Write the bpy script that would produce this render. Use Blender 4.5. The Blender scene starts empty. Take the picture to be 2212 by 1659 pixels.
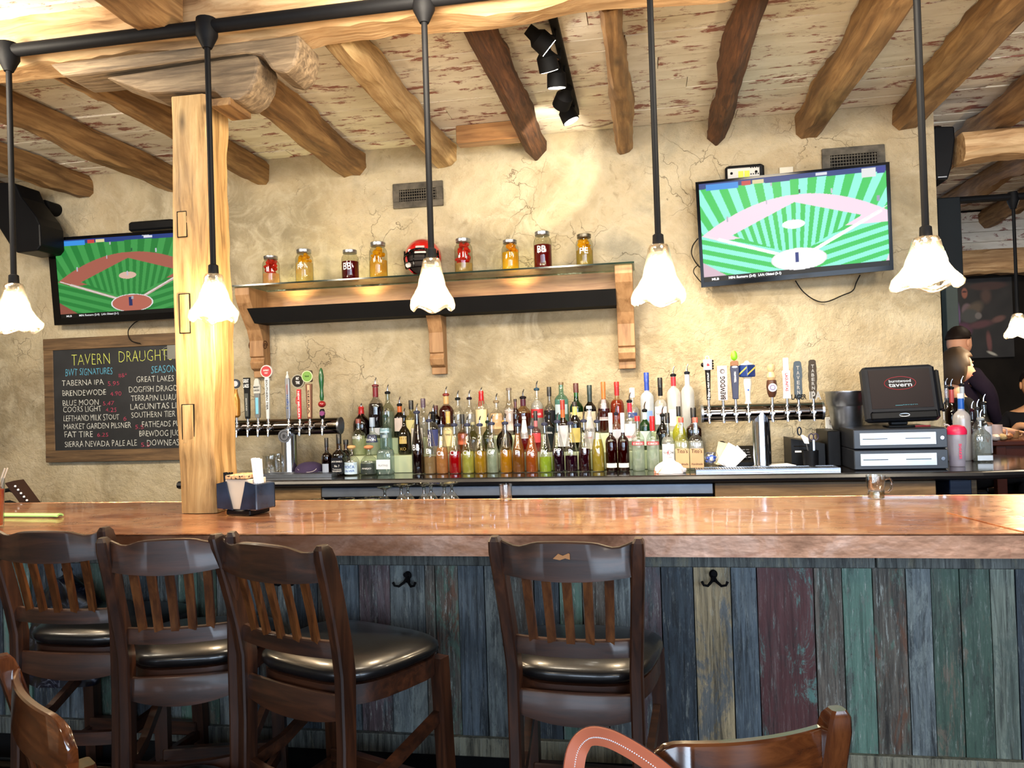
import bpy, bmesh, math, random
import numpy as np
from mathutils import Vector, Matrix, noise
sc = bpy.context.scene
COL = sc.collection
R = math.radians
PI = math.pi
random.seed(7)

# ---------------------------------------------------------------- camera
FPX, CX, CY = 1661.0, 1106.0, 829.5
YAW, PITCH, ROLL = R(9.72), R(0.70), R(1.83)
CAM = Vector((0, 0, 1.51))
FW = Vector((-math.sin(YAW) * math.cos(PITCH), math.cos(YAW) * math.cos(PITCH), math.sin(PITCH)))
R0 = Vector((math.cos(YAW), math.sin(YAW), 0))
U0 = R0.cross(FW)
RT = R0 * math.cos(ROLL) - U0 * math.sin(ROLL)
UP = U0 * math.cos(ROLL) + R0 * math.sin(ROLL)
cd = bpy.data.cameras.new('camera')
cam = bpy.data.objects.new('camera', cd)
COL.objects.link(cam)
m = Matrix((RT, UP, -FW)).transposed().to_4x4()
m.translation = CAM
cam.matrix_world = m
cd.sensor_width = 36
cd.lens = FPX / 2212 * 36
cd.clip_start = 0.05
sc.camera = cam

# ---------------------------------------------------------------- world, light, exposure
sc.view_settings.view_transform = 'Standard'
sc.view_settings.look = 'None'
sc.view_settings.gamma = 1.0
sc.view_settings.use_curve_mapping = False
sc.view_settings.exposure = 1.04
EX = 2 ** 1.04
w = bpy.data.worlds.new('world')
sc.world = w
w.use_nodes = True
w.node_tree.nodes['Background'].inputs[0].default_value = (0.78, 0.86, 1.0, 1)
w.node_tree.nodes['Background'].inputs[1].default_value = 1.0
sc.cycles.transparent_max_bounces = 20
sc.cycles.max_bounces = 8
sc.cycles.sample_clamp_indirect = 4.0
sc.cycles.caustics_reflective = False
sc.cycles.caustics_refractive = False

def light(name, kind, loc, energy, color, rot=None, target=None, **kw):
    l = bpy.data.lights.new(name, kind)
    l.energy = energy
    l.color = color
    for k, v in kw.items():
        setattr(l, k, v)
    o = bpy.data.objects.new(name, l)
    o.location = loc
    if target is not None:
        o.rotation_euler = (Vector(target) - Vector(loc)).to_track_quat('-Z', 'Y').to_euler()
    elif rot:
        o.rotation_euler = rot
    COL.objects.link(o)
    return o
# daylight entering by the street windows behind the camera
for x, en in ((-3.1, 14), (-0.9, 30), (1.3, 58), (3.5, 66)):
    light('window_daylight', 'AREA', (x, -2.93, 1.75), en, (0.64, 0.80, 1.0), rot=(R(90), 0, 0), shape='RECTANGLE', size=1.5, size_y=1.7)
# unseen fill lights added in front of the bar to brighten its wall
for x, en in ((-3.7, 20), (-2.75, 16), (-0.7, 18), (0.6, 16), (2.0, 15)):
    light('bar_wall_fill', 'AREA', (x, 2.35, 2.84), en, (1.0, 0.87, 0.68), rot=(R(62), 0, 0), shape='DISK', size=0.45)
for x, y in ((-2.0, -1.2), (1.6, -1.2)):  # added overhead fill behind the camera, raises the ambient level
    light('dining_room_fill', 'AREA', (x, y, 2.94), 14, (1.0, 0.86, 0.66), rot=(0, 0, 0), shape='DISK', size=0.5)

# ---------------------------------------------------------------- pixel <-> world
def ray(px, py):
    return FW + RT * ((px - CX) / FPX) - UP * ((py - CY) / FPX)
def at(px, py, D):
    d = ray(px, py)
    return CAM + d * (D / d.y)
def atz(px, py, z):
    d = ray(px, py)
    return CAM + d * ((z - CAM.z) / d.z)
def xat(px, D, z):
    u = (px - CX) / FPX
    dz = z - CAM.z
    return (u * (D * FW.y + dz * FW.z) - D * RT.y - dz * RT.z) / (RT.x - u * FW.x)
def zat(py, X, D):
    v = (CY - py) / FPX
    return CAM.z + (v * (X * FW.x + D * FW.y) - X * UP.x - D * UP.y) / (UP.z - v * FW.z)
def mpp(P):                      # metres per pixel at P
    return (Vector(P) - CAM).dot(FW) / FPX
def proj(P):
    d = Vector(P) - CAM
    z = d.dot(FW)
    return (CX + FPX * d.dot(RT) / z, CY - FPX * d.dot(UP) / z)

# ---------------------------------------------------------------- object helpers
def lin(v):
    v /= 255.0
    return v / 12.92 if v <= 0.04045 else ((v + 0.055) / 1.055) ** 2.4
def C(r, g, b):
    return (lin(r), lin(g), lin(b), 1.0)

def tag(o, label=None, cat=None, group=None, kind=None):
    if label: o['label'] = label
    if cat: o['category'] = cat
    if group: o['group'] = group
    if kind: o['kind'] = kind
    return o
def thing(name, label, cat, loc=(0, 0, 0), rz=0.0, group=None, rot=None):
    o = bpy.data.objects.new(name, None)
    COL.objects.link(o)
    o.empty_display_size = 0.05
    o.location = loc
    o.rotation_euler = rot if rot else (0, 0, rz)
    return tag(o, label, cat, group)
def link(name, me, mat=None, parent=None, loc=None, rot=None):
    o = bpy.data.objects.new(name, me)
    COL.objects.link(o)
    if mat is not None and not me.materials:
        me.materials.append(mat)
    if parent is not None: o.parent = parent
    if loc is not None: o.location = loc
    if rot is not None: o.rotation_euler = rot
    return o
def copy_tree(o, parent=None):
    c = o.copy()
    COL.objects.link(c)
    c.parent = parent
    for ch in o.children:
        copy_tree(ch, c)
    return c

class MB:
    def __init__(s):
        s.v = []; s.f = []; s.smooth = False
    def add(s, vs, fs, M=None):
        b = len(s.v)
        if M is not None: vs = [M @ Vector(v) for v in vs]
        s.v += [tuple(v) for v in vs]
        s.f += [tuple(i + b for i in f) for f in fs]
        return s
    def box(s, x0, x1, y0, y1, z0, z1, b=0.0, M=None):
        if b <= 0:
            vs = [(x, y, z) for z in (z0, z1) for y in (y0, y1) for x in (x0, x1)]
            return s.add(vs, [(0, 2, 3, 1), (4, 5, 7, 6), (0, 1, 5, 4), (2, 6, 7, 3), (0, 4, 6, 2), (1, 3, 7, 5)], M)
        # chamfered: stacked rounded-rect rings
        def ring(z, d):
            x0_, x1_, y0_, y1_ = x0 + d, x1 - d, y0 + d, y1 - d
            return [(x0_ + b, y0_, z), (x1_ - b, y0_, z), (x1_, y0_ + b, z), (x1_, y1_ - b, z), (x1_ - b, y1_, z), (x0_ + b, y1_, z), (x0_, y1_ - b, z), (x0_, y0_ + b, z)]
        rs = [ring(z0, b * .8), ring(z0 + b, 0), ring(z1 - b, 0), ring(z1, b * .8)]
        return s.rings(rs, M=M)
    def rings(s, rs, cap=True, M=None, closed=False):
        n = len(rs[0])
        vs = [p for r in rs for p in r]
        fs = []
        m_ = len(rs)
        for i in range(m_ if closed else m_ - 1):
            a, b = i * n, ((i + 1) % m_) * n
            for k in range(n):
                k2 = (k + 1) % n
                fs.append((a + k, a + k2, b + k2, b + k))
        if cap and not closed:
            fs.append(tuple(range(n))[::-1])
            fs.append(tuple(range((m_ - 1) * n, m_ * n)))
        return s.add(vs, fs, M)
    def lathe(s, prof, n=20, cap=True, M=None, c=(0, 0), wob=None):
        rs = []
        for j, (r, z) in enumerate(prof):
            ring = []
            for k in range(n):
                a = 2 * PI * k / n
                rr = r * (1 + (wob(a, j, z) if wob else 0))
                ring.append((c[0] + rr * math.cos(a), c[1] + rr * math.sin(a), z))
            rs.append(ring)
        s.smooth = True
        return s.rings(rs, cap, M)
    def tube(s, pts, r, n=8, cap=True, closed=False, M=None):
        pts = [Vector(p) for p in pts]
        rs = []
        up = Vector((0, 0, 1))
        prev = None
        N = len(pts)
        for i, p in enumerate(pts):
            if closed: t = pts[(i + 1) % N] - pts[i - 1]
            else: t = pts[min(i + 1, N - 1)] - pts[max(i - 1, 0)]
            t.normalize()
            if prev is None:
                a = t.cross(up)
                if a.length < 0.1: a = t.cross(Vector((1, 0, 0)))
                a.normalize()
            else:
                a = (prev - t * prev.dot(t)).normalized()
            prev = a
            b = t.cross(a)
            rr = r[i] if isinstance(r, (list, tuple)) else r
            rs.append([tuple(p + (a * math.cos(2 * PI * k / n) + b * math.sin(2 * PI * k / n)) * rr) for k in range(n)])
        s.smooth = True
        return s.rings(rs, cap, M, closed)
    def strip(s, pts, wv, th, M=None, taper=None):
        """sweep a rectangle along pts; wv(i)-> width vector, th(i)-> thickness vector"""
        rs = []
        for i, p in enumerate(pts):
            p = Vector(p); a = Vector(wv(i)) / 2; b = Vector(th(i)) / 2
            rs.append([tuple(p - a - b), tuple(p + a - b), tuple(p + a + b), tuple(p - a + b)])
        return s.rings(rs, True, M)
    def prism(s, poly, y0, y1, axis='Y', M=None):
        n = len(poly)
        def P(u, v, t):
            return {'Y': (u, t, v), 'X': (t, u, v), 'Z': (u, v, t)}[axis]
        vs = [P(u, v, y0) for u, v in poly] + [P(u, v, y1) for u, v in poly]
        fs = [tuple(range(n)), tuple(range(n, 2 * n))[::-1]] + [(i, i + n, (i + 1) % n + n, (i + 1) % n) for i in range(n)]
        return s.add(vs, fs, M)
    def ball(s, c, r, n=12, m_=8, sx=1, sy=1, sz=1, M=None, fn=None):
        rs = []
        for j in range(m_ + 1):
            t = PI * j / m_
            rr = max(math.sin(t), 0.02)
            ring = []
            for k in range(n):
                a = 2 * PI * k / n
                p = Vector((rr * math.cos(a), rr * math.sin(a), -math.cos(t)))
                q = 1.0 if fn is None else fn(p)
                ring.append((c[0] + p.x * r * sx * q, c[1] + p.y * r * sy * q, c[2] + p.z * r * sz * q))
            rs.append(ring)
        s.smooth = True
        return s.rings(rs, True, M)
    def mesh(s, name='mesh', smooth=None, angle=None):
        me = bpy.data.meshes.new(name)
        me.from_pydata(s.v, [], s.f)
        bm = bmesh.new()
        bm.from_mesh(me)
        bmesh.ops.recalc_face_normals(bm, faces=bm.faces)
        sm = s.smooth if smooth is None else smooth
        if sm:
            for f in bm.faces: f.smooth = True
            for e in bm.edges:
                if len(e.link_faces) == 2 and e.calc_face_angle(0) > R(angle or 38): e.smooth = False
        bm.to_mesh(me)
        bm.free()
        return me
    def obj(s, name, mat, parent=None, loc=None, rot=None, smooth=None, angle=None):
        return link(name, s.mesh(name, smooth, angle), mat, parent, loc, rot)

def box(name, mat, x0, x1, y0, y1, z0, z1, b=0.0, parent=None, loc=None, rot=None):
    return MB().box(min(x0, x1), max(x0, x1), min(y0, y1), max(y0, y1), min(z0, z1), max(z0, z1), b).obj(name, mat, parent, loc, rot)

def hewn(name, mat, L, w, h, parent=None, loc=(0, 0, 0), axis='Y', amp=0.008, seed=0, ch=0.15, taper=0.0, rot=None, n=None):
    """rough-hewn timber running along axis; local origin at its bottom centre, start end"""
    n = n or max(8, int(L / 0.05))
    rs = []
    c = min(w, h) * ch
    base = [(-w/2 + c, 0), (0, 0), (w/2 - c, 0), (w/2, c), (w/2, h/2), (w/2, h - c), (w/2 - c, h), (0, h), (-w/2 + c, h), (-w/2, h - c), (-w/2, h/2), (-w/2, c)]
    for i in range(n + 1):
        t = L * i / n
        k = 1 - taper * i / n
        ring = []
        for j, (a, b) in enumerate(base):
            d1 = noise.noise(Vector((a * 3 + seed * 7.3, t * 2.2, b * 3))) * amp * 2.2
            d2 = noise.noise(Vector((a * 14 + seed * 3.1, t * 9, b * 14))) * amp
            d3 = noise.noise(Vector((seed * 5.7, t * 0.9, 0))) * amp * 2.5
            q = 1 + (d1 + d2) / (w * .5)
            aa = a * k * q + d3
            bb = b if b > h * .9 else b + (d1 + d2) * 1.4
            ring.append((aa, t, bb) if axis == 'Y' else ((t, aa, bb) if axis == 'X' else (aa, b - h / 2 + (d1 + d2), t)))
        rs.append(ring)
    mb = MB().rings(rs)
    return mb.obj(name, mat, parent, loc, rot, smooth=True, angle=32)

# text as mesh; cached curve -> (verts, faces)
_tc = {}
def text_geo(s, bold=0.0):
    key = (s, bold)
    if key in _tc: return _tc[key]
    cu = bpy.data.curves.new('t', 'FONT')
    cu.body = s
    cu.size = 1.0
    cu.resolution_u = 2
    cu.offset = bold
    o = bpy.data.objects.new('t', cu)
    COL.objects.link(o)
    dg = bpy.context.evaluated_depsgraph_get()
    me = bpy.data.meshes.new_from_object(o.evaluated_get(dg))
    v = np.array([tuple(x.co) for x in me.vertices]) if len(me.vertices) else np.zeros((0, 3))
    f = [tuple(p.vertices) for p in me.polygons]
    bpy.data.meshes.remove(me)
    bpy.data.objects.remove(o)
    bpy.data.curves.remove(cu)
    if len(v):
        v[:, 0] -= v[:, 0].min()
    _tc[key] = (v, f)
    return _tc[key]
def text(name, s, mat, x0, x1, z0, h, parent, y=0.0, bend=0.0, vertical=False, bold=0.0, shear=0.0, rot=None, jit=0.0, center=True):
    """flat lettering in the local XZ plane facing -Y, fitted between x0 and x1 with cap height h"""
    v, f = text_geo(s, bold)
    if not len(v): return None
    v = v.copy()
    W = v[:, 0].max()
    if vertical:
        L = abs(x1 - x0)
        vx = v[:, 0] / W * L
        vz = v[:, 1] / 0.7 * h
        sgn = 1 if vertical is True else -1          # True: reads downward
        X = (x0 + x1) / 2 * 0 + (vz - h / 2) * sgn
        Z = -(vx) * sgn
        if sgn < 0: Z = vx - L
        P = np.stack([X + bend * 0, np.zeros(len(v)), Z], 1)
        cxo = h * 0
        P[:, 0] += 0
        P[:, 2] += z0
    else:
        vx = x0 + v[:, 0] / W * (x1 - x0)
        vz = v[:, 1] / 0.7 * h
        P = np.stack([vx + shear * vz, np.zeros(len(v)), z0 + vz], 1)
    if jit:
        for i in range(len(P)):
            P[i, 0] += jit * noise.noise(Vector((P[i, 0] * 30, P[i, 2] * 30, 1.0)))
            P[i, 2] += jit * noise.noise(Vector((P[i, 0] * 25, P[i, 2] * 25, 5.0)))
    if bend > 0:
        a = P[:, 0] / bend
        P[:, 0], P[:, 1] = bend * np.sin(a), -bend * np.cos(a)
    P[:, 1] += y
    me = bpy.data.meshes.new(name)
    me.from_pydata([tuple(p) for p in P], [], f)
    return link(name, me, mat, parent, rot=rot)

def grid_paint(name, fn, mat_, nx, ny, parent, corners=None, w=1, h=1, y=0.0):
    """flat panel facing -Y in XZ (or bilinear between 4 corners TL,TR,BR,BL) with colours fn(u,v)->rgb (linear)"""
    u, v = np.meshgrid(np.linspace(0, 1, nx + 1), np.linspace(0, 1, ny + 1))
    u = u.ravel(); v = v.ravel()
    if corners:
        TL, TR, BR, BL = [np.array(c) for c in corners]
        co = (np.outer((1 - u) * v, TL) + np.outer(u * v, TR) + np.outer(u * (1 - v), BR) + np.outer((1 - u) * (1 - v), BL))
    else:
        co = np.stack([(u - .5) * w, np.full_like(u, y), v * h], 1)
    me = bpy.data.meshes.new(name)
    i = np.arange(nx)[None, :] + (nx + 1) * np.arange(ny)[:, None]
    q = np.stack([i, i + 1, i + nx + 2, i + nx + 1], -1).reshape(-1, 4)
    me.vertices.add(len(co)); me.vertices.foreach_set('co', co.ravel())
    me.loops.add(q.size); me.loops.foreach_set('vertex_index', q.ravel())
    me.polygons.add(len(q)); me.polygons.foreach_set('loop_start', np.arange(0, q.size, 4))
    me.update()
    col = np.ones((len(co), 4), dtype=np.float32)
    col[:, :3] = fn(u, v)
    at_ = me.color_attributes.new('Col', 'FLOAT_COLOR', 'POINT')
    at_.data.foreach_set('color', col.ravel())
    return link(name, me, mat_, parent)
# ---------------------------------------------------------------- materials
def new_mat(name):
    m = bpy.data.materials.new(name)
    m.use_nodes = True
    nt = m.node_tree
    return m, nt, nt.nodes['Principled BSDF'], nt.nodes['Material Output']
def N(nt, t, **kw):
    n = nt.nodes.new(t)
    for k, v in kw.items():
        if k in ('noise_dimensions', 'feature', 'operation', 'blend_type', 'data_type', 'attribute_name', 'layer_name', 'wave_type', 'bands_direction', 'distance'):
            try:
                setattr(n, k, v); continue
            except Exception: pass
        n.inputs[k].default_value = v
    return n
def ramp(nt, src, stops, interp='LINEAR'):
    n = nt.nodes.new('ShaderNodeValToRGB')
    n.color_ramp.interpolation = interp
    e = n.color_ramp.elements
    while len(e) < len(stops): e.new(0.5)
    for i, (p, c) in enumerate(stops):
        e[i].position = p
        e[i].color = c if len(c) == 4 else (*c, 1)
    nt.links.new(src, n.inputs[0])
    return n.outputs[0]
def mix(nt, fac, a, b, blend='MIX'):
    n = nt.nodes.new('ShaderNodeMix')
    n.data_type = 'RGBA'
    n.blend_type = blend
    for s, v in ((n.inputs[0], fac), (n.inputs[6], a), (n.inputs[7], b)):
        if hasattr(v, 'is_linked') or isinstance(v, bpy.types.NodeSocket): nt.links.new(v, s)
        elif isinstance(v, (int, float)): s.default_value = v
        else: s.default_value = v if len(v) == 4 else (*v, 1)
    return n.outputs[2]
def coords(nt, scale=(1, 1, 1), jitter=True, kind='Object'):
    tc = nt.nodes.new('ShaderNodeTexCoord')
    src = tc.outputs[kind]
    if jitter:
        oi = nt.nodes.new('ShaderNodeObjectInfo')
        mu = nt.nodes.new('ShaderNodeMath'); mu.operation = 'MULTIPLY'; mu.inputs[1].default_value = 37.0
        nt.links.new(oi.outputs['Random'], mu.inputs[0])
        ad = nt.nodes.new('ShaderNodeVectorMath'); ad.operation = 'ADD'
        nt.links.new(src, ad.inputs[0]); nt.links.new(mu.outputs[0], ad.inputs[1])
        src = ad.outputs[0]
    mp = nt.nodes.new('ShaderNodeMapping')
    mp.inputs['Scale'].default_value = scale
    nt.links.new(src, mp.inputs[0])
    return mp.outputs[0]
def noi(nt, vec, scale, detail=4, rough=0.55, dist=0.0):
    n = nt.nodes.new('ShaderNodeTexNoise')
    n.inputs['Scale'].default_value = scale
    n.inputs['Detail'].default_value = detail
    n.inputs['Roughness'].default_value = rough
    n.inputs['Distortion'].default_value = dist
    nt.links.new(vec, n.inputs['Vector'])
    return n.outputs[0]
def bump(nt, bs, h, strength=0.3, dist=0.01):
    n = nt.nodes.new('ShaderNodeBump')
    n.inputs['Strength'].default_value = strength
    n.inputs['Distance'].default_value = dist
    nt.links.new(h, n.inputs['Height'])
    nt.links.new(n.outputs[0], bs.inputs['Normal'])
def plain(name, col, rough=0.5, metal=0.0, var=0.12, vs=8.0, bmp=0.0, coat=0.0, spec=None, emit=None, es=1.0):
    """solid-coloured material with faint procedural mottling"""
    m, nt, bs, out = new_mat(name)
    v = coords(nt)
    n = noi(nt, v, vs, 3)
    c = col if len(col) == 4 else (*col, 1)
    lo = tuple(x * (1 - var) for x in c[:3]) + (1,)
    hi = tuple(min(1, x * (1 + var)) for x in c[:3]) + (1,)
    nt.links.new(ramp(nt, n, [(0.3, lo), (0.7, hi)]), bs.inputs['Base Color'])
    bs.inputs['Roughness'].default_value = rough
    bs.inputs['Metallic'].default_value = metal
    if sum(c[:3]) < .06 and not coat: bs.inputs['Specular IOR Level'].default_value = .14
    if coat:
        bs.inputs['Coat Weight'].default_value = coat
        bs.inputs['Coat Roughness'].default_value = 0.08
    if bmp: bump(nt, bs, noi(nt, v, vs * 4, 4), bmp, 0.003)
    if emit:
        bs.inputs['Emission Color'].default_value = emit if len(emit) == 4 else (*emit, 1)
        bs.inputs['Emission Strength'].default_value = es
    return m
def wood(name, dark, mid, light_, axis='Y', rough=0.55, scale=1.0, bmp=0.35, coat=0.0, knots=True, blot=0.5):
    m, nt, bs, out = new_mat(name)
    s = {'X': (1.2, 14, 14), 'Y': (14, 1.2, 14), 'Z': (14, 14, 1.2)}[axis]
    s = tuple(x * scale for x in s)
    v = coords(nt, s)
    g = noi(nt, v, 2.2, 6, 0.62, 0.6)
    base = ramp(nt, g, [(0.30, dark), (0.48, mid), (0.66, light_)])
    s2 = tuple(x * scale for x in {'X': (1.6, 4.5, 4.5), 'Y': (4.5, 1.6, 4.5), 'Z': (4.5, 4.5, 1.6)}[axis])
    v2 = coords(nt, s2)
    b2 = noi(nt, v2, 1.3, 4, 0.6, 0.4)
    f = ramp(nt, b2, [(0.40, (0, 0, 0, 1)), (0.68, (blot, blot, blot, 1))])
    col = mix(nt, f, base, tuple(x * 0.42 for x in mid[:3]))
    if knots:
        vo = nt.nodes.new('ShaderNodeTexVoronoi')
        vo.inputs['Scale'].default_value = 1.1
        nt.links.new(v2, vo.inputs['Vector'])
        k = ramp(nt, vo.outputs['Distance'], [(0.0, (0.85,) * 3), (0.10, (0.0,) * 3)])
        col = mix(nt, k, col, tuple(x * 0.25 for x in dark[:3]))
    nt.links.new(col, bs.inputs['Base Color'])
    bs.inputs['Roughness'].default_value = rough
    if coat:
        bs.inputs['Coat Weight'].default_value = coat
        bs.inputs['Coat Roughness'].default_value = 0.12
    bump(nt, bs, g, bmp, 0.006)
    return m
def glass(name, tint=(1, 1, 1), density=0.12, rough=0.03):
    """thin bottle glass: mostly see-through, tinted, glancing reflections"""
    m, nt, bs, out = new_mat(name)
    nt.nodes.remove(bs)
    tr = nt.nodes.new('ShaderNodeBsdfTransparent'); tr.inputs[0].default_value = (*tint[:3], 1)
    gl = nt.nodes.new('ShaderNodeBsdfGlossy'); gl.inputs['Roughness'].default_value = rough
    v = coords(nt)
    nn = noi(nt, v, 35, 2)
    bp = nt.nodes.new('ShaderNodeBump'); bp.inputs['Strength'].default_value = 0.12; bp.inputs['Distance'].default_value = 0.004
    nt.links.new(nn, bp.inputs['Height']); nt.links.new(bp.outputs[0], gl.inputs['Normal'])
    lw = nt.nodes.new('ShaderNodeLayerWeight'); lw.inputs[0].default_value = 0.32
    fo = ramp(nt, lw.outputs['Facing'], [(0.0, (density * .6,) * 3), (0.5, (density * 1.3,) * 3), (0.75, (.40,) * 3), (1.0, (.95,) * 3)])
    tn = ramp(nt, lw.outputs['Facing'], [(0.45, tuple(tint[:3])), (0.95, tuple(x * .42 for x in tint[:3]))])
    nt.links.new(tn, tr.inputs[0])
    mx = nt.nodes.new('ShaderNodeMixShader')
    nt.links.new(fo, mx.inputs[0]); nt.links.new(tr.outputs[0], mx.inputs[1]); nt.links.new(gl.outputs[0], mx.inputs[2])
    nt.links.new(mx.outputs[0], out.inputs[0])
    return m
def liquid(name, col, clear=0.35):
    m, nt, bs, out = new_mat(name)
    nt.nodes.remove(bs)
    c = col[:3]
    tint = tuple(min(1, x ** 0.38) for x in c)
    tr = nt.nodes.new('ShaderNodeBsdfTransparent'); tr.inputs[0].default_value = (*tint, 1)
    tl = nt.nodes.new('ShaderNodeBsdfTranslucent')
    df = nt.nodes.new('ShaderNodeBsdfDiffuse')
    v = coords(nt); nn = noi(nt, v, 22, 3)
    cr = ramp(nt, nn, [(0.3, tuple(min(1, x * 1.0) for x in c)), (0.7, tuple(min(1, x * 1.4) for x in c))])
    nt.links.new(cr, tl.inputs[0]); nt.links.new(cr, df.inputs[0])
    a = nt.nodes.new('ShaderNodeMixShader'); a.inputs[0].default_value = 0.5
    nt.links.new(tl.outputs[0], a.inputs[1]); nt.links.new(df.outputs[0], a.inputs[2])
    b = nt.nodes.new('ShaderNodeMixShader'); b.inputs[0].default_value = clear
    nt.links.new(a.outputs[0], b.inputs[1]); nt.links.new(tr.outputs[0], b.inputs[2])
    nt.links.new(b.outputs[0], out.inputs[0])
    return m
def emis_attr(name, strength):
    m, nt, bs, out = new_mat(name)
    at_ = nt.nodes.new('ShaderNodeAttribute'); at_.attribute_name = 'Col'
    bs.inputs['Base Color'].default_value = (0.004, 0.004, 0.004, 1)
    bs.inputs['Roughness'].default_value = 0.35
    bs.inputs['Specular IOR Level'].default_value = 0.15
    nt.links.new(at_.outputs[0], bs.inputs['Emission Color'])
    bs.inputs['Emission Strength'].default_value = strength
    return m
def diff_attr(name, rough=0.7):
    m, nt, bs, out = new_mat(name)
    at_ = nt.nodes.new('ShaderNodeAttribute'); at_.attribute_name = 'Col'
    nt.links.new(at_.outputs[0], bs.inputs['Base Color'])
    bs.inputs['Roughness'].default_value = rough
    return m

def plaster():
    m, nt, bs, out = new_mat('plaster')
    v = coords(nt, jitter=False)
    a = noi(nt, v, 1.3, 6, 0.6, 0.5)
    c = ramp(nt, a, [(0.34, C(138, 126, 100)), (0.47, C(168, 154, 124)), (0.58, C(190, 175, 144)), (0.70, C(158, 150, 128))])
    b = noi(nt, v, 5.0, 6, 0.7, 1.2)
    c = mix(nt, ramp(nt, b, [(0.46, (0, 0, 0)), (0.66, (.5, .5, .5))]), c, C(204, 192, 166))
    d = noi(nt, v, 9.0, 7, 0.75, 1.6)
    c = mix(nt, ramp(nt, d, [(0.57, (0, 0, 0)), (0.74, (.55, .55, .55))]), c, C(118, 102, 76))
    # fine trowel cracks
    dis = nt.nodes.new('ShaderNodeVectorMath'); dis.operation = 'MULTIPLY_ADD'
    nz = nt.nodes.new('ShaderNodeTexNoise'); nz.inputs['Scale'].default_value = 3.2; nz.inputs['Detail'].default_value = 5
    nt.links.new(v, nz.inputs['Vector'])
    nt.links.new(nz.outputs[1], dis.inputs[0]); dis.inputs[1].default_value = (0.7, 0.7, 0.7); nt.links.new(v, dis.inputs[2])
    vo = nt.nodes.new('ShaderNodeTexVoronoi'); vo.feature = 'DISTANCE_TO_EDGE'; vo.inputs['Scale'].default_value = 4.2
    nt.links.new(dis.outputs[0], vo.inputs['Vector'])
    cr = ramp(nt, vo.outputs['Distance'], [(0.0, (1, 1, 1)), (0.010, (0, 0, 0))])
    msk = ramp(nt, noi(nt, v, 2.1, 3), [(0.54, (0, 0, 0)), (0.68, (.6, .6, .6))])
    mm = mix(nt, 1.0, cr, msk, 'MULTIPLY')
    c = mix(nt, mm, c, C(92, 76, 52))
    # brown stain patches
    c = mix(nt, ramp(nt, noi(nt, v, 0.8, 4, .6, .8), [(0.50, (0, 0, 0)), (0.72, (.42, .42, .42))]), c, C(160, 130, 88))
    nt.links.new(c, bs.inputs['Base Color'])
    bs.inputs['Roughness'].default_value = 0.85
    h = mix(nt, 0.5, noi(nt, v, 4, 8, 0.7, 0.8), noi(nt, v, 26, 5, 0.7))
    h = mix(nt, mm, h, (0, 0, 0))
    bump(nt, bs, h, 0.8, 0.035)
    return m
def whitewash():
    """ceiling boards: cream paint worn to grey and brick red in streaks along the board"""
    m, nt, bs, out = new_mat('whitewashed_board')
    v = coords(nt, (1.0, 3.2, 3.2))
    base = ramp(nt, noi(nt, v, 2.5, 5), [(0.3, C(224, 214, 194)), (0.6, C(250, 243, 228)), (0.8, C(236, 226, 206))])
    g = noi(nt, v, 3.6, 9, 0.78, 0.5)
    c = mix(nt, ramp(nt, g, [(0.58, (0, 0, 0)), (0.66, (.62, .62, .62))]), base, C(140, 120, 100))
    v2 = coords(nt, (2.6, 6.0, 6.0))
    r_ = noi(nt, v2, 2.1, 9, 0.72, 0.3)
    c = mix(nt, ramp(nt, r_, [(0.545, (0, 0, 0)), (0.60, (.88, .88, .88))]), c, C(140, 62, 48))
    nt.links.new(c, bs.inputs['Base Color'])
    bs.inputs['Roughness'].default_value = 0.8
    bump(nt, bs, g, 0.35, 0.008)
    return m
def paintplank(name, c1, c2, c3, t2=0.5, t3=0.6, streak=0.6, sz=1.0):
    """weathered board: grain c1, peeling paint c2 above threshold, second layer c3"""
    m, nt, bs, out = new_mat(name)
    t2 -= .03; t3 -= .035
    def ds(c, k=.22):
        g_ = sum(c[:3]) / 3
        return tuple(x * (1 - k) + g_ * k for x in c[:3]) + (1,)
    c1, c2, c3 = [tuple(min(1, x * .86) for x in ds(c_)[:3]) + (1,) for c_ in (c1, c2, c3)]
    v = coords(nt, (22, 22, 1.1))
    g = noi(nt, v, 2.6, 9, 0.74, 0.6)
    dk = tuple(x * .32 for x in c1[:3]); lt = tuple(min(1, x * 1.55) for x in c1[:3])
    c = ramp(nt, g, [(0.36, dk), (0.5, c1), (0.64, lt)])
    v2 = coords(nt, (6.5 * sz, 6.5 * sz, 2.0 * sz))
    p = noi(nt, v2, 2.0, 12, 0.80, 0.5)
    c = mix(nt, ramp(nt, p, [(t2 - .01, (0, 0, 0)), (t2 + .05, (.85, .85, .85))]), c, c2)
    v3 = coords(nt, (7 * sz, 7 * sz, 1.6 * sz))
    q = noi(nt, v3, 1.7, 12, 0.82, 0.8)
    c = mix(nt, ramp(nt, q, [(t3 - .02, (0, 0, 0)), (t3 + .03, (.9, .9, .9))]), c, c3)
    # grain keeps showing through the paint
    gg = ramp(nt, g, [(0.36, (.45,) * 3), (0.5, (1.0,) * 3), (0.66, (1.25,) * 3)])
    c = mix(nt, .75, c, gg, 'MULTIPLY')
    v4 = coords(nt, (40, 40, 4.0))
    s = noi(nt, v4, 2.6, 8, 0.85, .4)
    c = mix(nt, ramp(nt, s, [(0.55, (0, 0, 0)), (0.64, (streak,) * 3)]), c, C(168, 174, 166))
    c = mix(nt, ramp(nt, s, [(0.33, (.75, .75, .75)), (0.42, (0, 0, 0))]), c, C(26, 28, 28))
    nt.links.new(c, bs.inputs['Base Color'])
    bs.inputs['Roughness'].default_value = 0.5
    bump(nt, bs, g, 0.6, 0.006)
    return m
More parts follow.
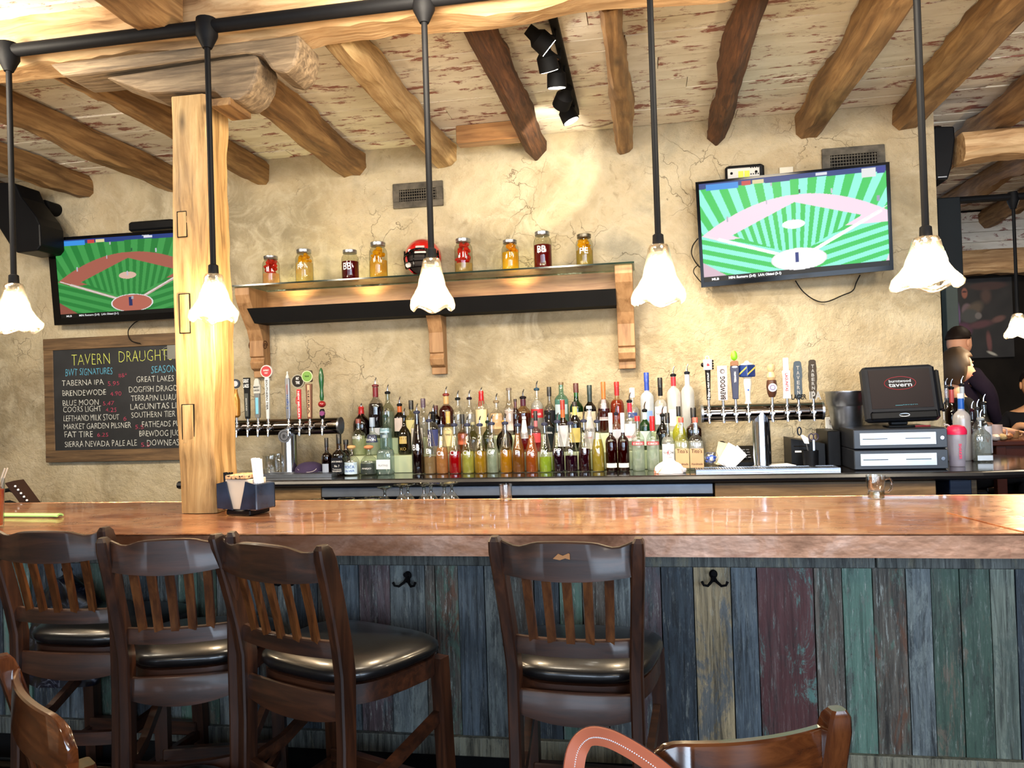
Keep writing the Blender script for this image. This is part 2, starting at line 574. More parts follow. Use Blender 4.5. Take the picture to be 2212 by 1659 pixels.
def frost_mat(name, col):
    m, nt, bs, out = new_mat(name)
    nt.nodes.remove(bs)
    tr = nt.nodes.new('ShaderNodeBsdfTransparent'); tr.inputs[0].default_value = (.97, .97, .98, 1)
    tl = nt.nodes.new('ShaderNodeBsdfTranslucent'); tl.inputs[0].default_value = col
    df = nt.nodes.new('ShaderNodeBsdfDiffuse'); df.inputs[0].default_value = col
    gl = nt.nodes.new('ShaderNodeBsdfGlossy'); gl.inputs['Roughness'].default_value = .3
    v = coords(nt); f = ramp(nt, noi(nt, v, 12, 3), [(.3, (.35,) * 3), (.7, (.5,) * 3)])
    a = nt.nodes.new('ShaderNodeMixShader'); a.inputs[0].default_value = .5
    nt.links.new(tl.outputs[0], a.inputs[1]); nt.links.new(df.outputs[0], a.inputs[2])
    b = nt.nodes.new('ShaderNodeMixShader'); nt.links.new(f, b.inputs[0])
    nt.links.new(a.outputs[0], b.inputs[1]); nt.links.new(tr.outputs[0], b.inputs[2])
    c = nt.nodes.new('ShaderNodeMixShader'); c.inputs[0].default_value = .12
    nt.links.new(b.outputs[0], c.inputs[1]); nt.links.new(gl.outputs[0], c.inputs[2])
    nt.links.new(c.outputs[0], out.inputs[0])
    return m
def copper(name, face=False):
    m, nt, bs, out = new_mat(name)
    v = coords(nt, (1.0, 2.2, 1.6), jitter=False)
    a = noi(nt, v, 2.4, 7, 0.66, 0.9)
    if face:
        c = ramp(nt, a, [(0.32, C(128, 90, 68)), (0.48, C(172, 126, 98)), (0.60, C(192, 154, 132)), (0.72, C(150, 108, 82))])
    else:
        c = ramp(nt, a, [(0.32, C(168, 104, 70)), (0.45, C(214, 150, 110)), (0.58, C(236, 182, 142)), (0.72, C(202, 132, 92))])
    s_ = noi(nt, coords(nt, (1.3, 7, 4), jitter=False), 3.2, 8, 0.74, 0.8)
    c = mix(nt, ramp(nt, s_, [(0.56, (0, 0, 0)), (0.68, (.5, .5, .5))]), c, C(128, 66, 44))
    nt.links.new(c, bs.inputs['Base Color'])
    bs.inputs['Metallic'].default_value = 0.85
    rr = nt.nodes.new('ShaderNodeMapRange'); rr.inputs['To Min'].default_value = 0.16 if not face else .34; rr.inputs['To Max'].default_value = 0.44 if not face else .6
    nt.links.new(noi(nt, v, 7, 5), rr.inputs['Value']); nt.links.new(rr.outputs[0], bs.inputs['Roughness'])
    h = mix(nt, .5, noi(nt, v, 5.0, 2, 0.4, 0.5), noi(nt, v, 34.0, 2, 0.4))
    bump(nt, bs, h, 0.35 if not face else .28, 0.010)
    bs.inputs['Coat Weight'].default_value = 0.5 if not face else .15
    bs.inputs['Coat Roughness'].default_value = 0.06
    return m

M = {}
M['plaster'] = plaster()
M['board'] = whitewash()
M['beam'] = wood('pale_hewn_timber', C(128, 92, 56), C(188, 148, 102), C(222, 188, 142), 'X', 0.7, 0.8, 0.6)
M['bolster'] = wood('weathered_grey_timber', C(74, 60, 44), C(122, 102, 78), C(158, 136, 106), 'X', 0.75, 1.3, 0.9)
M['joist'] = wood('brown_joist', C(88, 60, 32), C(136, 100, 60), C(176, 138, 90), 'Y', 0.65, 0.8, 0.6)
M['joist_pale'] = wood('pale_joist', C(124, 94, 56), C(178, 144, 98), C(210, 180, 132), 'Y', 0.65, 0.8, 0.5)
M['joist_dark'] = wood('dark_bark_joist', C(44, 24, 12), C(84, 50, 26), C(118, 76, 44), 'Y', 0.8, 1.6, 1.0)
M['joist_red'] = wood('orange_bark_joist', C(96, 44, 18), C(150, 82, 40), C(176, 108, 60), 'Y', 0.8, 2.0, 1.0)
M['post'] = wood('honey_post_timber', C(116, 84, 44), C(184, 144, 90), C(212, 176, 120), 'Z', 0.6, 0.9, 0.5, blot=0.5)
M['bracket'] = wood('corbel_pine', C(124, 88, 54), C(160, 120, 80), C(178, 138, 96), 'Z', 0.55, 0.8, 0.15, knots=False, blot=.25)
M['shelfwood'] = wood('shelf_backboard', C(120, 80, 44), C(164, 118, 72), C(186, 142, 92), 'X', 0.4, 0.8, 0.15, blot=.3)
M['chair'] = wood('dark_mahogany', C(26, 12, 7), C(50, 26, 14), C(72, 40, 22), 'Z', 0.42, 1.2, 0.08, coat=0.14, knots=False, blot=.3)
M['chair_x'] = wood('dark_mahogany_rail', C(26, 12, 7), C(50, 26, 14), C(70, 38, 21), 'X', 0.42, 1.2, 0.08, coat=0.14, knots=False, blot=.3)
M['slat'] = wood('amber_slat', C(44, 21, 9), C(80, 44, 20), C(110, 66, 32), 'Z', 0.32, 1.4, 0.08, coat=0.3, knots=False, blot=.4)
M['gloss'] = wood('glossy_red_brown', C(50, 24, 12), C(86, 44, 20), C(118, 66, 32), 'X', 0.16, 1.0, 0.05, coat=0.8, knots=False, blot=.25)
M['gloss_z'] = wood('glossy_red_brown_upright', C(50, 24, 12), C(86, 44, 20), C(118, 66, 32), 'Z', 0.16, 1.0, 0.05, coat=0.8, knots=False, blot=.25)
M['vinyl'] = plain('black_vinyl', C(14, 15, 17), 0.3, var=.2, vs=30, bmp=.08, coat=.25)
M['frame'] = wood('chalkboard_frame_wood', C(62, 46, 30), C(100, 76, 50), C(126, 98, 66), 'X', .65, 1.0, .3)
M['cab'] = wood('cabinet_oak', C(84, 64, 40), C(122, 96, 64), C(150, 122, 86), 'X', .5, 1.0, .12, knots=False)
M['copper'] = copper('copper_sheet')
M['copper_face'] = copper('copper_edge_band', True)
M['black'] = plain('matt_black_metal', C(9, 9, 10), 0.7, 0.0)
M['pipe'] = plain('black_iron_pipe', C(14, 14, 16), 0.6, 0.0, bmp=.1, vs=20)
M['plastic'] = plain('black_plastic', C(15, 16, 19), 0.4)
M['plastic2'] = plain('charcoal_plastic', C(26, 28, 34), 0.45)
M['bezel'] = plain('glossy_black_bezel', C(10, 10, 12), 0.12)
M['steel'] = plain('brushed_steel', C(170, 175, 184), 0.32, 1.0, var=.08, vs=40)
M['chrome'] = plain('chrome', C(205, 210, 220), 0.14, 1.0, var=.05)
M['darkchrome'] = plain('smoked_chrome', C(120, 112, 106), 0.12, 1.0, var=.1)
M['zinc'] = plain('zinc_rail', C(150, 160, 176), 0.38, 0.9, bmp=.1)
M['stone'] = plain('dark_polished_counter', C(30, 27, 28), 0.10, 0.0, var=.35, vs=14, coat=.4)
M['cooler'] = plain('blue_black_cooler', C(20, 26, 36), 0.35, 0.2)
M['white'] = plain('white', C(236, 236, 236), 0.5, var=.04)
M['paper'] = plain('white_paper', C(246, 246, 250), 0.7, var=.03)
M['cream'] = plain('cream', C(226, 206, 168), 0.5)
M['red'] = plain('red_lacquer', C(176, 26, 24), 0.25, coat=.4)
M['dirtymetal'] = plain('dirty_vent_metal', C(84, 78, 68), 0.75, 0.2, var=.55, vs=14, bmp=.5)
M['darkhole'] = plain('dark_recess', C(16, 14, 12), 0.9)
M['rubber'] = plain('black_rubber', C(18, 18, 18), 0.7)
M['floor'] = wood('dark_floor_boards', C(30, 20, 14), C(54, 36, 24), C(78, 54, 36), 'X', .4, .8, .2)
M['farwall'] = plain('dark_brown_wall', C(26, 22, 18), 0.8, var=.4, vs=3)
M['green_step'] = plain('pale_green_riser', C(196, 206, 168), 0.4, var=.05, coat=.2)
M['clear'] = glass('clear_glass', (0.97, 0.98, 0.97), .20)
M['shelfglass'] = glass('shelf_glass', (0.80, 0.88, 0.80), 0.06)
M['edgeglass'] = plain('dark_green_glass_edge', C(24, 40, 32), 0.1, coat=.5)
for k, r_, g_, b_ in (('ink_white', 240, 240, 240), ('ink_black', 18, 18, 20), ('ink_red', 190, 26, 40), ('ink_blue', 40, 80, 170), ('ink_gold', 196, 160, 80), ('ink_grey', 150, 150, 150),
                      ('chalk_white', 196, 196, 188), ('chalk_green', 198, 206, 96), ('chalk_blue', 84, 160, 190), ('chalk_red', 170, 56, 84)):
    M[k] = plain(k, C(r_, g_, b_), 0.7, var=.25 if 'chalk' in k else .04, vs=60)
_pc = {}
def paint(rgb, rough=0.45, metal=0.0, coat=0.0):
    k = (tuple(rgb), rough, metal, coat)
    if k not in _pc:
        _pc[k] = plain('paint_%d_%d_%d' % tuple(rgb), C(*rgb), rough, metal, coat=coat, var=.08)
    return _pc[k]
_lc = {}
def liq(rgb, clear=0.3):
    k = (tuple(rgb), clear)
    if k not in _lc: _lc[k] = liquid('liquid_%d_%d_%d' % tuple(rgb), C(*rgb), clear)
    return _lc[k]
_gc = {}
def gls(rgb, dens=.12, rough=.03):
    k = (tuple(rgb), dens, rough)
    if k not in _gc and rough >= .3: _gc[k] = frost_mat('frosted_%d_%d_%d' % tuple(rgb), C(*rgb))
    if k not in _gc: _gc[k] = glass('glass_%d_%d_%d' % tuple(rgb), C(*rgb), dens, rough)
    return _gc[k]
# ---------------------------------------------------------------- setting
WALL = 4.92
CEIL = 3.17
XR = at(2030, 600, WALL).x              # right end of the bar's back wall
XL = -5.2
def struct(o, kind='structure'):
    o['kind'] = kind
    return o
# back wall: plaster slab with gentle trowel relief
def relief_wall(name, x0, x1, z0, z1, y, th, mat_, step=.06, amp=.006):
    nx, nz = int((x1 - x0) / step), int((z1 - z0) / step)
    vs, fs = [], []
    for j in range(nz + 1):
        for i in range(nx + 1):
            x, z = x0 + (x1 - x0) * i / nx, z0 + (z1 - z0) * j / nz
            d = noise.noise(Vector((x * 1.7, z * 1.7, 0))) * amp * 1.6 + noise.noise(Vector((x * 7, z * 7, 3))) * amp * .6
            edge = min(1, (x1 - x) / .1)
            vs.append((x, y + (d if edge > .99 else d * edge), z))
    for j in range(nz):
        for i in range(nx):
            a = j * (nx + 1) + i
            fs.append((a, a + 1, a + nx + 2, a + nx + 1))
    mb = MB(); mb.add(vs, fs)
    o = mb.obj(name, mat_, smooth=True)
    mb2 = MB().box(x0, x1, y + .012, y + th, z0, z1)
    me = o.data
    bm = bmesh.new(); bm.from_mesh(me)
    b = len(bm.verts)
    nv = [bm.verts.new(v) for v in mb2.v]
    for f in mb2.f: bm.faces.new([nv[i] for i in f])
    bm.to_mesh(me); bm.free()
    return struct(o)
relief_wall('wall_back', XL, XR, 0, CEIL + .02, WALL, .16, M['plaster'])
# plaster fillets swelling up around the joists, against the wall top
struct(box('floor', M['floor'], XL - .1, 9.2, -3.2, 12.2, -0.1, 0.0))
struct(box('wall_left', M['plaster'], XL - .15, XL, -3.2, WALL + .1, 0, CEIL + .1))
# front (street) wall with four window openings
fw = struct(thing('wall_front', None, None, (0, -3.1, 0)))
mbw = MB()
mbw.box(XL, 9.2, -.08, .08, 0, .9); mbw.box(XL, 9.2, -.08, .08, 2.6, CEIL + .1)
xs = [XL]
for x in (-3.1, -0.9, 1.3, 3.5): xs += [x - .75, x + .75]
xs.append(9.2)
for i in range(0, len(xs), 2): mbw.box(xs[i], xs[i + 1], -.08, .08, .9, 2.6)
o = mbw.obj('plaster_panel', M['plaster'], fw); o['kind'] = 'structure'
for i, x in enumerate((-3.1, -0.9, 1.3, 3.5)):
    wn = struct(thing('window_%d' % (i + 1), None, None, (x, -3.1, .9)))
    f_ = MB()
    for a in (-.75, -.02, .71): f_.box(a, a + .04, -.04, .04, 0, 1.7)
    for a in (0, .82, 1.66): f_.box(-.75, .75, -.035, .035, a, a + .04)
    f_.obj('window_frame', M['black'], wn)
struct(box('wall_right', M['farwall'], 9.1, 9.2, -3.2, 12.2, 0, CEIL + .1))
struct(box('wall_far', M['farwall'], XR - 2.0, 9.2, 9.2, 9.3, 0, 2.4))

# ceiling: backing + boards as parts
cl = struct(thing('ceiling', None, None, (0, 0, CEIL)))
box('ceiling_backing', M['joist_dark'], XL - .1, 9.2, -3.2, 12.2, .03, .1, parent=cl)
bd = []
for k in range(5):
    L = 2.9
    mb = MB().box(-L / 2, L / 2, 0, .136, 0, .022)
    mb.v = [(x, y, z + noise.noise(Vector((x, y * 9, k))) * .004) for x, y, z in mb.v]
    bd.append(mb.mesh('board'))
    bd[-1].materials.append(M['board'])
y = 4.92 - .142
row = 0
while y > .55:
    off = (row * 1.37) % 2.9
    x = XL + off - 2.9
    while x < 5.6:
        if x + 2.9 > XL:
            link('board', bd[(row + int(x)) % 5], None, cl, (x + 1.45, y, random.uniform(0, .006)), (R(random.uniform(-.8, .8)), 0, 0))
        x += 2.9 + .004
    y -= .142
    row += 1
y = 4.93
row = 0
while y < 9:                                # boards of the next room's ceiling
    for x in (XR - .5 + 1.45, XR - .5 + 4.36):
        link('board', bd[row % 5], None, cl, (x, y, random.uniform(0, .006)), (R(random.uniform(-.8, .8)), 0, 0))
    y += .142
    row += 1

# joists
JB = 3.01
jspec = [  # px at wall (centre of underside), width m, height, material, label, amp
    (-180, .15, .16, 'joist', 'brown hewn ceiling joist just outside the left edge'),
    (8, .15, .16, 'joist', 'brown hewn ceiling joist at the far left, ending above the black speaker'),
    (180, .14, .16, 'joist', 'square brown ceiling joist ending above the left television'),
    (372, .15, .16, 'joist', 'brown hewn ceiling joist running behind the timber post from the left'),
    (566, .12, .15, 'joist', 'hewn ceiling joist with pale underside just right of the timber post'),
    (764, .19, .17, 'joist', 'widest weathered hewn ceiling joist, above the left end of the glass shelf'),
    (962, .15, .16, 'joist_pale', 'pale chamfered ceiling joist above the wall vent'),
    (1157, .13, .17, 'joist_dark', 'dark bark-covered ceiling joist left of the track spotlights'),
    (1350, .105, .16, 'joist', 'slim straight ceiling joist just right of the track spotlights'),
    (1546, .12, .16, 'joist_dark', 'dark rounded ceiling joist above the left end of the right television'),
    (1750, .16, .17, 'joist', 'brown hewn ceiling joist above the middle of the right television'),
    (1958, .17, .17, 'joist', 'knotty brown ceiling joist at the right end of the plaster wall'),
]
for i, (px, w_, h_, mt, lb) in enumerate(jspec):
    X = xat(px, WALL, JB)
    j = hewn('ceiling_joist', M[mt], WALL + .05 - 3.05, w_, h_ + .0, None, (X, 3.05, JB), 'Y', .010, i + 1, .22 if mt != 'joist_dark' else .45)
    tag(j, lb, 'beam', 'ceiling joists over the bar')
    if i in (1, 3, 5, 7, 9, 11) or i == 2:
        j2 = hewn('ceiling_joist', M['joist'], 2.2, w_, h_, None, (X, .62, JB), 'Y', .010, i + 31, .2)
        tag(j2, 'near-side ceiling joist, in line with the ' + {1: 'leftmost joist above the speaker', 2: 'joist above the left television', 3: 'joist behind the post', 5: 'widest joist over the shelf', 7: 'dark bark joist', 9: 'dark rounded joist', 11: 'knotty joist at the wall end'}[i], 'beam', 'ceiling joists on the near side')
# lit orange end of the bark joist is the same timber
# joists carrying on in the next room
for k, (x, lb) in enumerate(((XR + .42, 'brown joist of the next room nearest the plaster wall end'), (XR + 1.0, 'second brown joist of the next room'), (XR + 1.6, 'third brown joist of the next room'), (XR + 2.2, 'fourth brown joist of the next room'))):
    j = hewn('ceiling_joist', M['joist'], 5.8, .16, .17, None, (x, 3.1, JB - .01), 'Y', .012, 60 + k, .3)
    tag(j, lb, 'beam', 'ceiling joists of the next room')
# cross beam of the next room
b2 = hewn('cross_beam', M['beam'], 4.0, .2, .17, None, (XR + .17, 5.02, JB - .20), 'X', .012, 71, .2)
tag(b2, 'pale hewn cross beam of the next room beyond the wall end', 'beam')

# blocking board between two joists close to the wall
xa, xb = xat(985, 4.6, 3.1), xat(1120, 4.6, 3.1)
tag(box('blocking_board', M['shelfwood'], xa, xb, 4.60, 4.70, 3.06, CEIL, .004), 'flat tan blocking board fixed between two joists near the wall', 'board')

# big cross beam over the bar, bolster, post
bm_ = hewn('cross_beam', M['beam'], 9.4, .2, .30, None, (XL, 2.94, 2.98), 'X', .014, 11, .16)
tag(bm_, 'big pale hewn cross beam carried by the timber post above the bar', 'beam')
px_c = 428
PX = xat(px_c, 2.95, 2.5)
def P2(px, py, D=2.90):
    p = at(px, py, D)
    return (p.x - PX, p.z - 2.7)
bs_ = thing('bolster', 'weathered grey carved bolster timber between the post and the cross beam', 'beam', (PX, 2.86, 2.7))
def bolster(name, poly, y0, y1):
    mb = MB().prism(poly, y0, y1)
    o = mb.obj(name, M['bolster'], bs_)
    md = o.modifiers.new('b', 'BEVEL'); md.width = .012; md.segments = 2
    return o
zb = 2.965 - 2.7
up_ = [(P2(120, 160)[0], zb), (P2(655, 70)[0], zb), P2(656, 112), P2(646, 150), P2(625, 166), P2(596, 158), P2(575, 128), P2(540, 122), P2(200, 168), P2(150, 172)]
bolster('upper_bolster', up_, 0, .2)
lo_ = [P2(235, 172), P2(560, 122), P2(566, 140), P2(560, 176), P2(545, 205), P2(520, 222), P2(488, 218), P2(470, 200), P2(360, 205), P2(330, 206), P2(300, 196), P2(262, 182)]
bolster('lower_bolster', lo_, .012, .188)
ztop = at(430, 203, 2.88).z
ps = thing('timber_post', 'honey-coloured square timber post standing on the bar, with mortise plugs', 'post', (PX, 2.97, 1.062))
hewn('post_shaft', M['post'], ztop - 1.062, .165, .17, ps, (0, 0, 0), 'Z', .006, 5, .06, n=80)
for k, (x0, y0, x1, y1) in enumerate(((382, 458, 402, 510), (386, 636, 409, 718), (392, 875, 418, 957))):
    a, b = at(x0, y0, 2.88), at(x1, y1, 2.88)
    z0, z1 = b.z - 1.062, a.z - 1.062
    xo = a.x - PX
    box('mortise_plug', M['post'], xo, xo + (b.x - a.x), -.0875, -.05, z0, z1, .002, ps)
    e = MB()
    xx1 = xo + (b.x - a.x)
    for q in ((xo - .003, xx1 + .003, z1, z1 + .003), (xo - .003, xx1 + .003, z0 - .003, z0), (xx1, xx1 + .003, z0, z1), (xo - .003, xo, z0, z1)):
        e.box(q[0], q[1], -.0868, -.06, q[2], q[3])
    e.obj('plug_joint', M['darkhole'], ps)
# horizontal shim projecting at the post head
a, b = at(455, 192, 2.86), at(495, 228, 2.86)
tag(box('wedge_shim', M['joist'], a.x, b.x + .01, 2.85, 3.02, b.z, b.z + .03, .002), 'thin dark wooden wedge sticking out at the head of the timber post', 'wedge')

# iron pipe with pendant drops
PD, PZ = 2.78, 2.995
pipe = thing('iron_pipe', 'black iron pipe with tee fittings carrying the pendant lamps along the beam', 'pipe', (0, PD, PZ))
MB().tube([(XL + .2, 0, 0), (-2, 0, 0), (0, 0, 0), (xat(2100, PD, PZ), 0, 0)], .0265, 14).obj('pipe_run', M['pipe'], pipe)
pend = [(30, 611, 715, 'leftmost'), (461, 590, 693, 'second from left, in front of the timber post'), (932, 556, 668, 'middle, hanging before the glass shelf'), (1422, 526, 655, 'fourth from left, between shelf and right television'), (2000, 510, 622, 'rightmost, hanging at the end of the plaster wall')]
M['shade'] = None
m_, nt, bs, out = new_mat('rippled_glass_shade')
nt.nodes.remove(bs)
v = coords(nt)
tr = nt.nodes.new('ShaderNodeBsdfTransparent'); tr.inputs[0].default_value = (1, .97, .92, 1)
tl = nt.nodes.new('ShaderNodeBsdfTranslucent'); tl.inputs[0].default_value = (1, .95, .86, 1)
gl = nt.nodes.new('ShaderNodeBsdfGlossy'); gl.inputs[0].default_value = (1, .98, .95, 1); gl.inputs[1].default_value = .06
bp = nt.nodes.new('ShaderNodeBump'); bp.inputs['Strength'].default_value = .6; bp.inputs['Distance'].default_value = .01
nt.links.new(noi(nt, v, 26, 3, .5, 1.0), bp.inputs['Height'])
nt.links.new(bp.outputs[0], gl.inputs['Normal']); nt.links.new(bp.outputs[0], tl.inputs['Normal'])
mx1 = nt.nodes.new('ShaderNodeMixShader')
sz2 = nt.nodes.new('ShaderNodeSeparateXYZ'); tcc = nt.nodes.new('ShaderNodeTexCoord'); nt.links.new(tcc.outputs['Object'], sz2.inputs[0])
mr2 = nt.nodes.new('ShaderNodeMapRange'); mr2.inputs['From Min'].default_value = -.02; mr2.inputs['From Max'].default_value = -.075; mr2.inputs['To Min'].default_value = .015; mr2.inputs['To Max'].default_value = .13
nt.links.new(sz2.outputs[2], mr2.inputs['Value']); nt.links.new(mr2.outputs[0], mx1.inputs[0])
nt.links.new(tr.outputs[0], mx1.inputs[1]); nt.links.new(tl.outputs[0], mx1.inputs[2])
lw = nt.nodes.new('ShaderNodeLayerWeight'); lw.inputs[0].default_value = .35
nt.links.new(bp.outputs[0], lw.inputs['Normal'])
mx2 = nt.nodes.new('ShaderNodeMixShader')
nt.links.new(lw.outputs['Facing'], mx2.inputs[0]); nt.links.new(mx1.outputs[0], mx2.inputs[1]); nt.links.new(gl.outputs[0], mx2.inputs[2])
nt.links.new(mx2.outputs[0], out.inputs[0])
M['shade'] = m_
M['bulb'] = plain('lit_bulb', C(255, 240, 210), .5, emit=(1.0, .80, .52), es=22)
def shade_obj(parent, H, W, seed):
    prof = [(.020, 0), (.036, -.03), (.042, -.10), (.045, -.20), (.052, -.32), (.060, -.44), (.064, -.55), (.080, -.68), (.098, -.80), (.104, -.88), (.100, -.95), (.086, -1.0)]
    def wob(a, j, z):
        k = min(1, -z / H)
        return (.03 + .09 * k ** 2) * (math.sin(3 * a + seed) * .6 + math.sin(5 * a + seed * 2.3 + j * .5) * .5) * (1 if j > 2 else .2)
    s = W / .2
    P = [(r * s, z * H) for r, z in prof]
    mb = MB().lathe(P, 36, False, wob=wob)
    # ruffled scalloped rim
    mb.v = [(x, y, z + (math.sin(4 * math.atan2(y, x) + seed) * .010 if z < -.85 * H else 0)) for x, y, z in mb.v]
    o = mb.obj('glass_shade', M['shade'], parent, angle=80)
    md = o.modifiers.new('s', 'SOLIDIFY'); md.thickness = .004
    return o
for i, (px, yt, yb, where) in enumerate(pend):
    X = xat(px, PD, at(px, yt, PD).z)
    zt, zb_ = at(px, yt, PD).z, at(px, yb, PD).z
    t = thing('pendant_lamp', 'lit pendant lamp with ruffled glass shade, ' + where, 'lamp', (X, PD, zt), group='pendant lamps over the bar')
    Hh = zt - zb_
    MB().tube([(0, 0, PZ - .03 - zt), (0, 0, 1.0), (0, 0, .02)], .0115, 10).obj('stem', M['pipe'], t)
    MB().lathe([(.0268 * 1.5, PZ - zt + .03), (.042, PZ - zt + .012), (.042, PZ - zt - .035), (.030, PZ - zt - .06), (.018, PZ - zt - .085)], 16).obj('tee_fitting', M['pipe'], t)
    MB().lathe([(.012, .035), (.019, .03), (.021, -.012), (.012, -.03)], 14).obj('lamp_holder', M['pipe'], t)
    shade_obj(t, Hh, mpp((X, PD, zt)) * (96, 98, 94, 112, 136)[i], i * 1.7)
    MB().ball((0, 0, -Hh * .45), .021, 12, 8, sz=1.9).obj('bulb', M['bulb'], t)
    light('pendant_glow', 'POINT', (X, PD, zt - Hh * .80), 15, (1.0, .78, .5), shadow_soft_size=.05)
# ---------------------------------------------------------------- copper bar
BZ = 1.06
BN, BF = 2.43, 3.24            # near and far edge of the copper top
BXL, BXR = XL + .1, 2.75
bar = thing('bar_counter', 'long bar with copper-clad top over a front of weathered painted boards', 'bar', (0, BN, 0))
def warp_slab(name, x0, x1, y0, y1, z0, z1, mat_, parent, amp=.002):
    nx, ny = int((x1 - x0) / .04), int(max(2, (y1 - y0) / .04))
    vs, fs = [], []
    for j in range(ny + 1):
        for i in range(nx + 1):
            x, y = x0 + (x1 - x0) * i / nx, y0 + (y1 - y0) * j / ny
            vs.append((x, y, z1 + noise.noise(Vector((x * 3, y * 5, 0))) * amp + noise.noise(Vector((x * 14, y * 18, 2))) * amp * .35))
    for j in range(ny):
        for i in range(nx):
            a = j * (nx + 1) + i
            fs.append((a, a + 1, a + nx + 2, a + nx + 1))
    mb = MB().add(vs, fs)
    mb.box(x0, x1, y0 + .002, y1 - .002, z0, z1 - .006)
    return mb.obj(name, mat_, parent, smooth=True)
warp_slab('copper_top', BXL, BXR, 0, BF - BN, BZ - .02, BZ, M['copper'], bar, .0016)
# copper edge band with dimples, a rolled lip and small nails
mb = MB()
nx = int((BXR - BXL) / .03)
vs, fs = [], []
for j in range(5):
    for i in range(nx + 1):
        x = BXL + (BXR - BXL) * i / nx
        vs.append((x, -.008 + noise.noise(Vector((x * 6, j * .4, 0))) * .0016, BZ - .004 - .066 * j / 4))
for j in range(4):
    for i in range(nx):
        a = j * (nx + 1) + i
        fs.append((a, a + nx + 1, a + nx + 2, a + 1))
mb.add(vs, fs)
mb.box(BXL, BXR, -.004, .03, BZ - .070, BZ - .006)
mb.obj('copper_edge', M['copper_face'], bar, smooth=True)
mb = MB()
pts = [(BXL + (BXR - BXL) * i / 240, -.009 + noise.noise(Vector((i * .9, 0, 0))) * .0015, BZ + .0005 + noise.noise(Vector((i * .7, 4, 0))) * .0012) for i in range(241)]
mb.tube(pts, .0035, 6).obj('edge_lip', M['copper'], bar)
# far lip
MB().tube([(BXL, BF - BN, BZ - .004), (BXR, BF - BN, BZ - .004)], .006, 6).obj('far_lip', M['copper'], bar)
# seam across the right end of the top
a, b = atz(2046, 1108, BZ), atz(2212, 1150, BZ)
MB().tube([(a.x, a.y - BN, BZ + .001), (b.x, b.y - BN, BZ + .001)], .0022, 5).obj('copper_seam', M['copper'], bar)
PDp = 2.68
# body behind the boards
box('bar_core', M['darkhole'], BXL, BXR, PDp - BN + .024, BF - BN - .06, 0.0, BZ - .021, parent=bar)
box('overhang_soffit', M['darkhole'], BXL, BXR, .03, PDp - BN + .03, BZ - .05, BZ - .021, parent=bar)
zt0 = .905
greytrim = paintplank('trim_board_grey', C(84, 88, 82), C(120, 116, 92), C(70, 82, 90), .60, .66, .35, .7)
paletrim = paintplank('trim_board_pale', C(128, 122, 98), C(150, 146, 118), C(96, 98, 88), .50, .62, .4, .7)
box('top_rail', greytrim, BXL, .72, PDp - BN - .022, PDp - BN, zt0, BZ - .05, .003, bar)
box('top_rail', greytrim, .724, BXR, PDp - BN - .022, PDp - BN, zt0, BZ - .05, .003, bar)
xk = xat(952, PDp, .27)
box('bottom_rail', greytrim, BXL, xk, PDp - BN - .024, PDp - BN, .235, .300, .003, bar)
box('bottom_rail', paletrim, xk + .003, BXR, PDp - BN - .024, PDp - BN, .235, .300, .003, bar)
# toe kick and foot rail
box('toe_kick', M['black'], BXL, BXR, PDp - BN - .012, PDp - BN + .02, 0, .235, parent=bar)
fr = MB().tube([(BXL, PDp - BN - .17, .19), (BXR, PDp - BN - .17, .19)], .024, 14).obj('foot_rail', paint((60, 54, 50), .2, 1.0), bar)
for x in (-3.4, -2.0, -.7, .7, 2.0):
    MB().tube([(x, PDp - BN - .17, .19), (x, PDp - BN - .06, .14), (x, PDp - BN, .14)], .012, 8).obj('rail_bracket', M['black'], bar)
pal = {
 'g': paintplank('board_grey_blue', C(96, 106, 108), C(132, 144, 140), C(70, 84, 92), .54, .62, .7),
 'd': paintplank('board_dark_slate', C(44, 56, 66), C(58, 74, 84), C(34, 40, 46), .56, .62, .45),
 'o': paintplank('board_ochre', C(158, 136, 92), C(84, 96, 104), C(176, 160, 120), .545, .60, .5, .8),
 's': paintplank('board_slate', C(78, 92, 102), C(98, 112, 120), C(60, 72, 80), .56, .62, .4),
 'm': paintplank('board_maroon_teal', C(90, 58, 56), C(96, 44, 44), C(92, 150, 140), .47, .60, .3),
 'b': paintplank('board_brown_streaked', C(98, 88, 76), C(92, 118, 104), C(84, 60, 44), .58, .62, .95),
 't': paintplank('board_teal_green', C(86, 98, 90), C(94, 140, 120), C(112, 118, 108), .46, .60, .9),
 'n': paintplank('board_rust_green', C(90, 82, 70), C(86, 124, 104), C(112, 66, 34), .55, .58, .8),
 'k': paintplank('board_dark_green', C(64, 80, 68), C(70, 100, 82), C(122, 106, 86), .48, .585, .6),
 'p': paintplank('board_pale_sage', C(112, 122, 106), C(92, 108, 96), C(140, 148, 128), .52, .60, .5),
 'w': paintplank('board_brown_grey', C(80, 70, 58), C(98, 104, 98), C(58, 64, 66), .54, .60, .6),
 'r': paintplank('board_plum', C(82, 62, 66), C(104, 92, 98), C(70, 84, 88), .55, .60, .7),
}
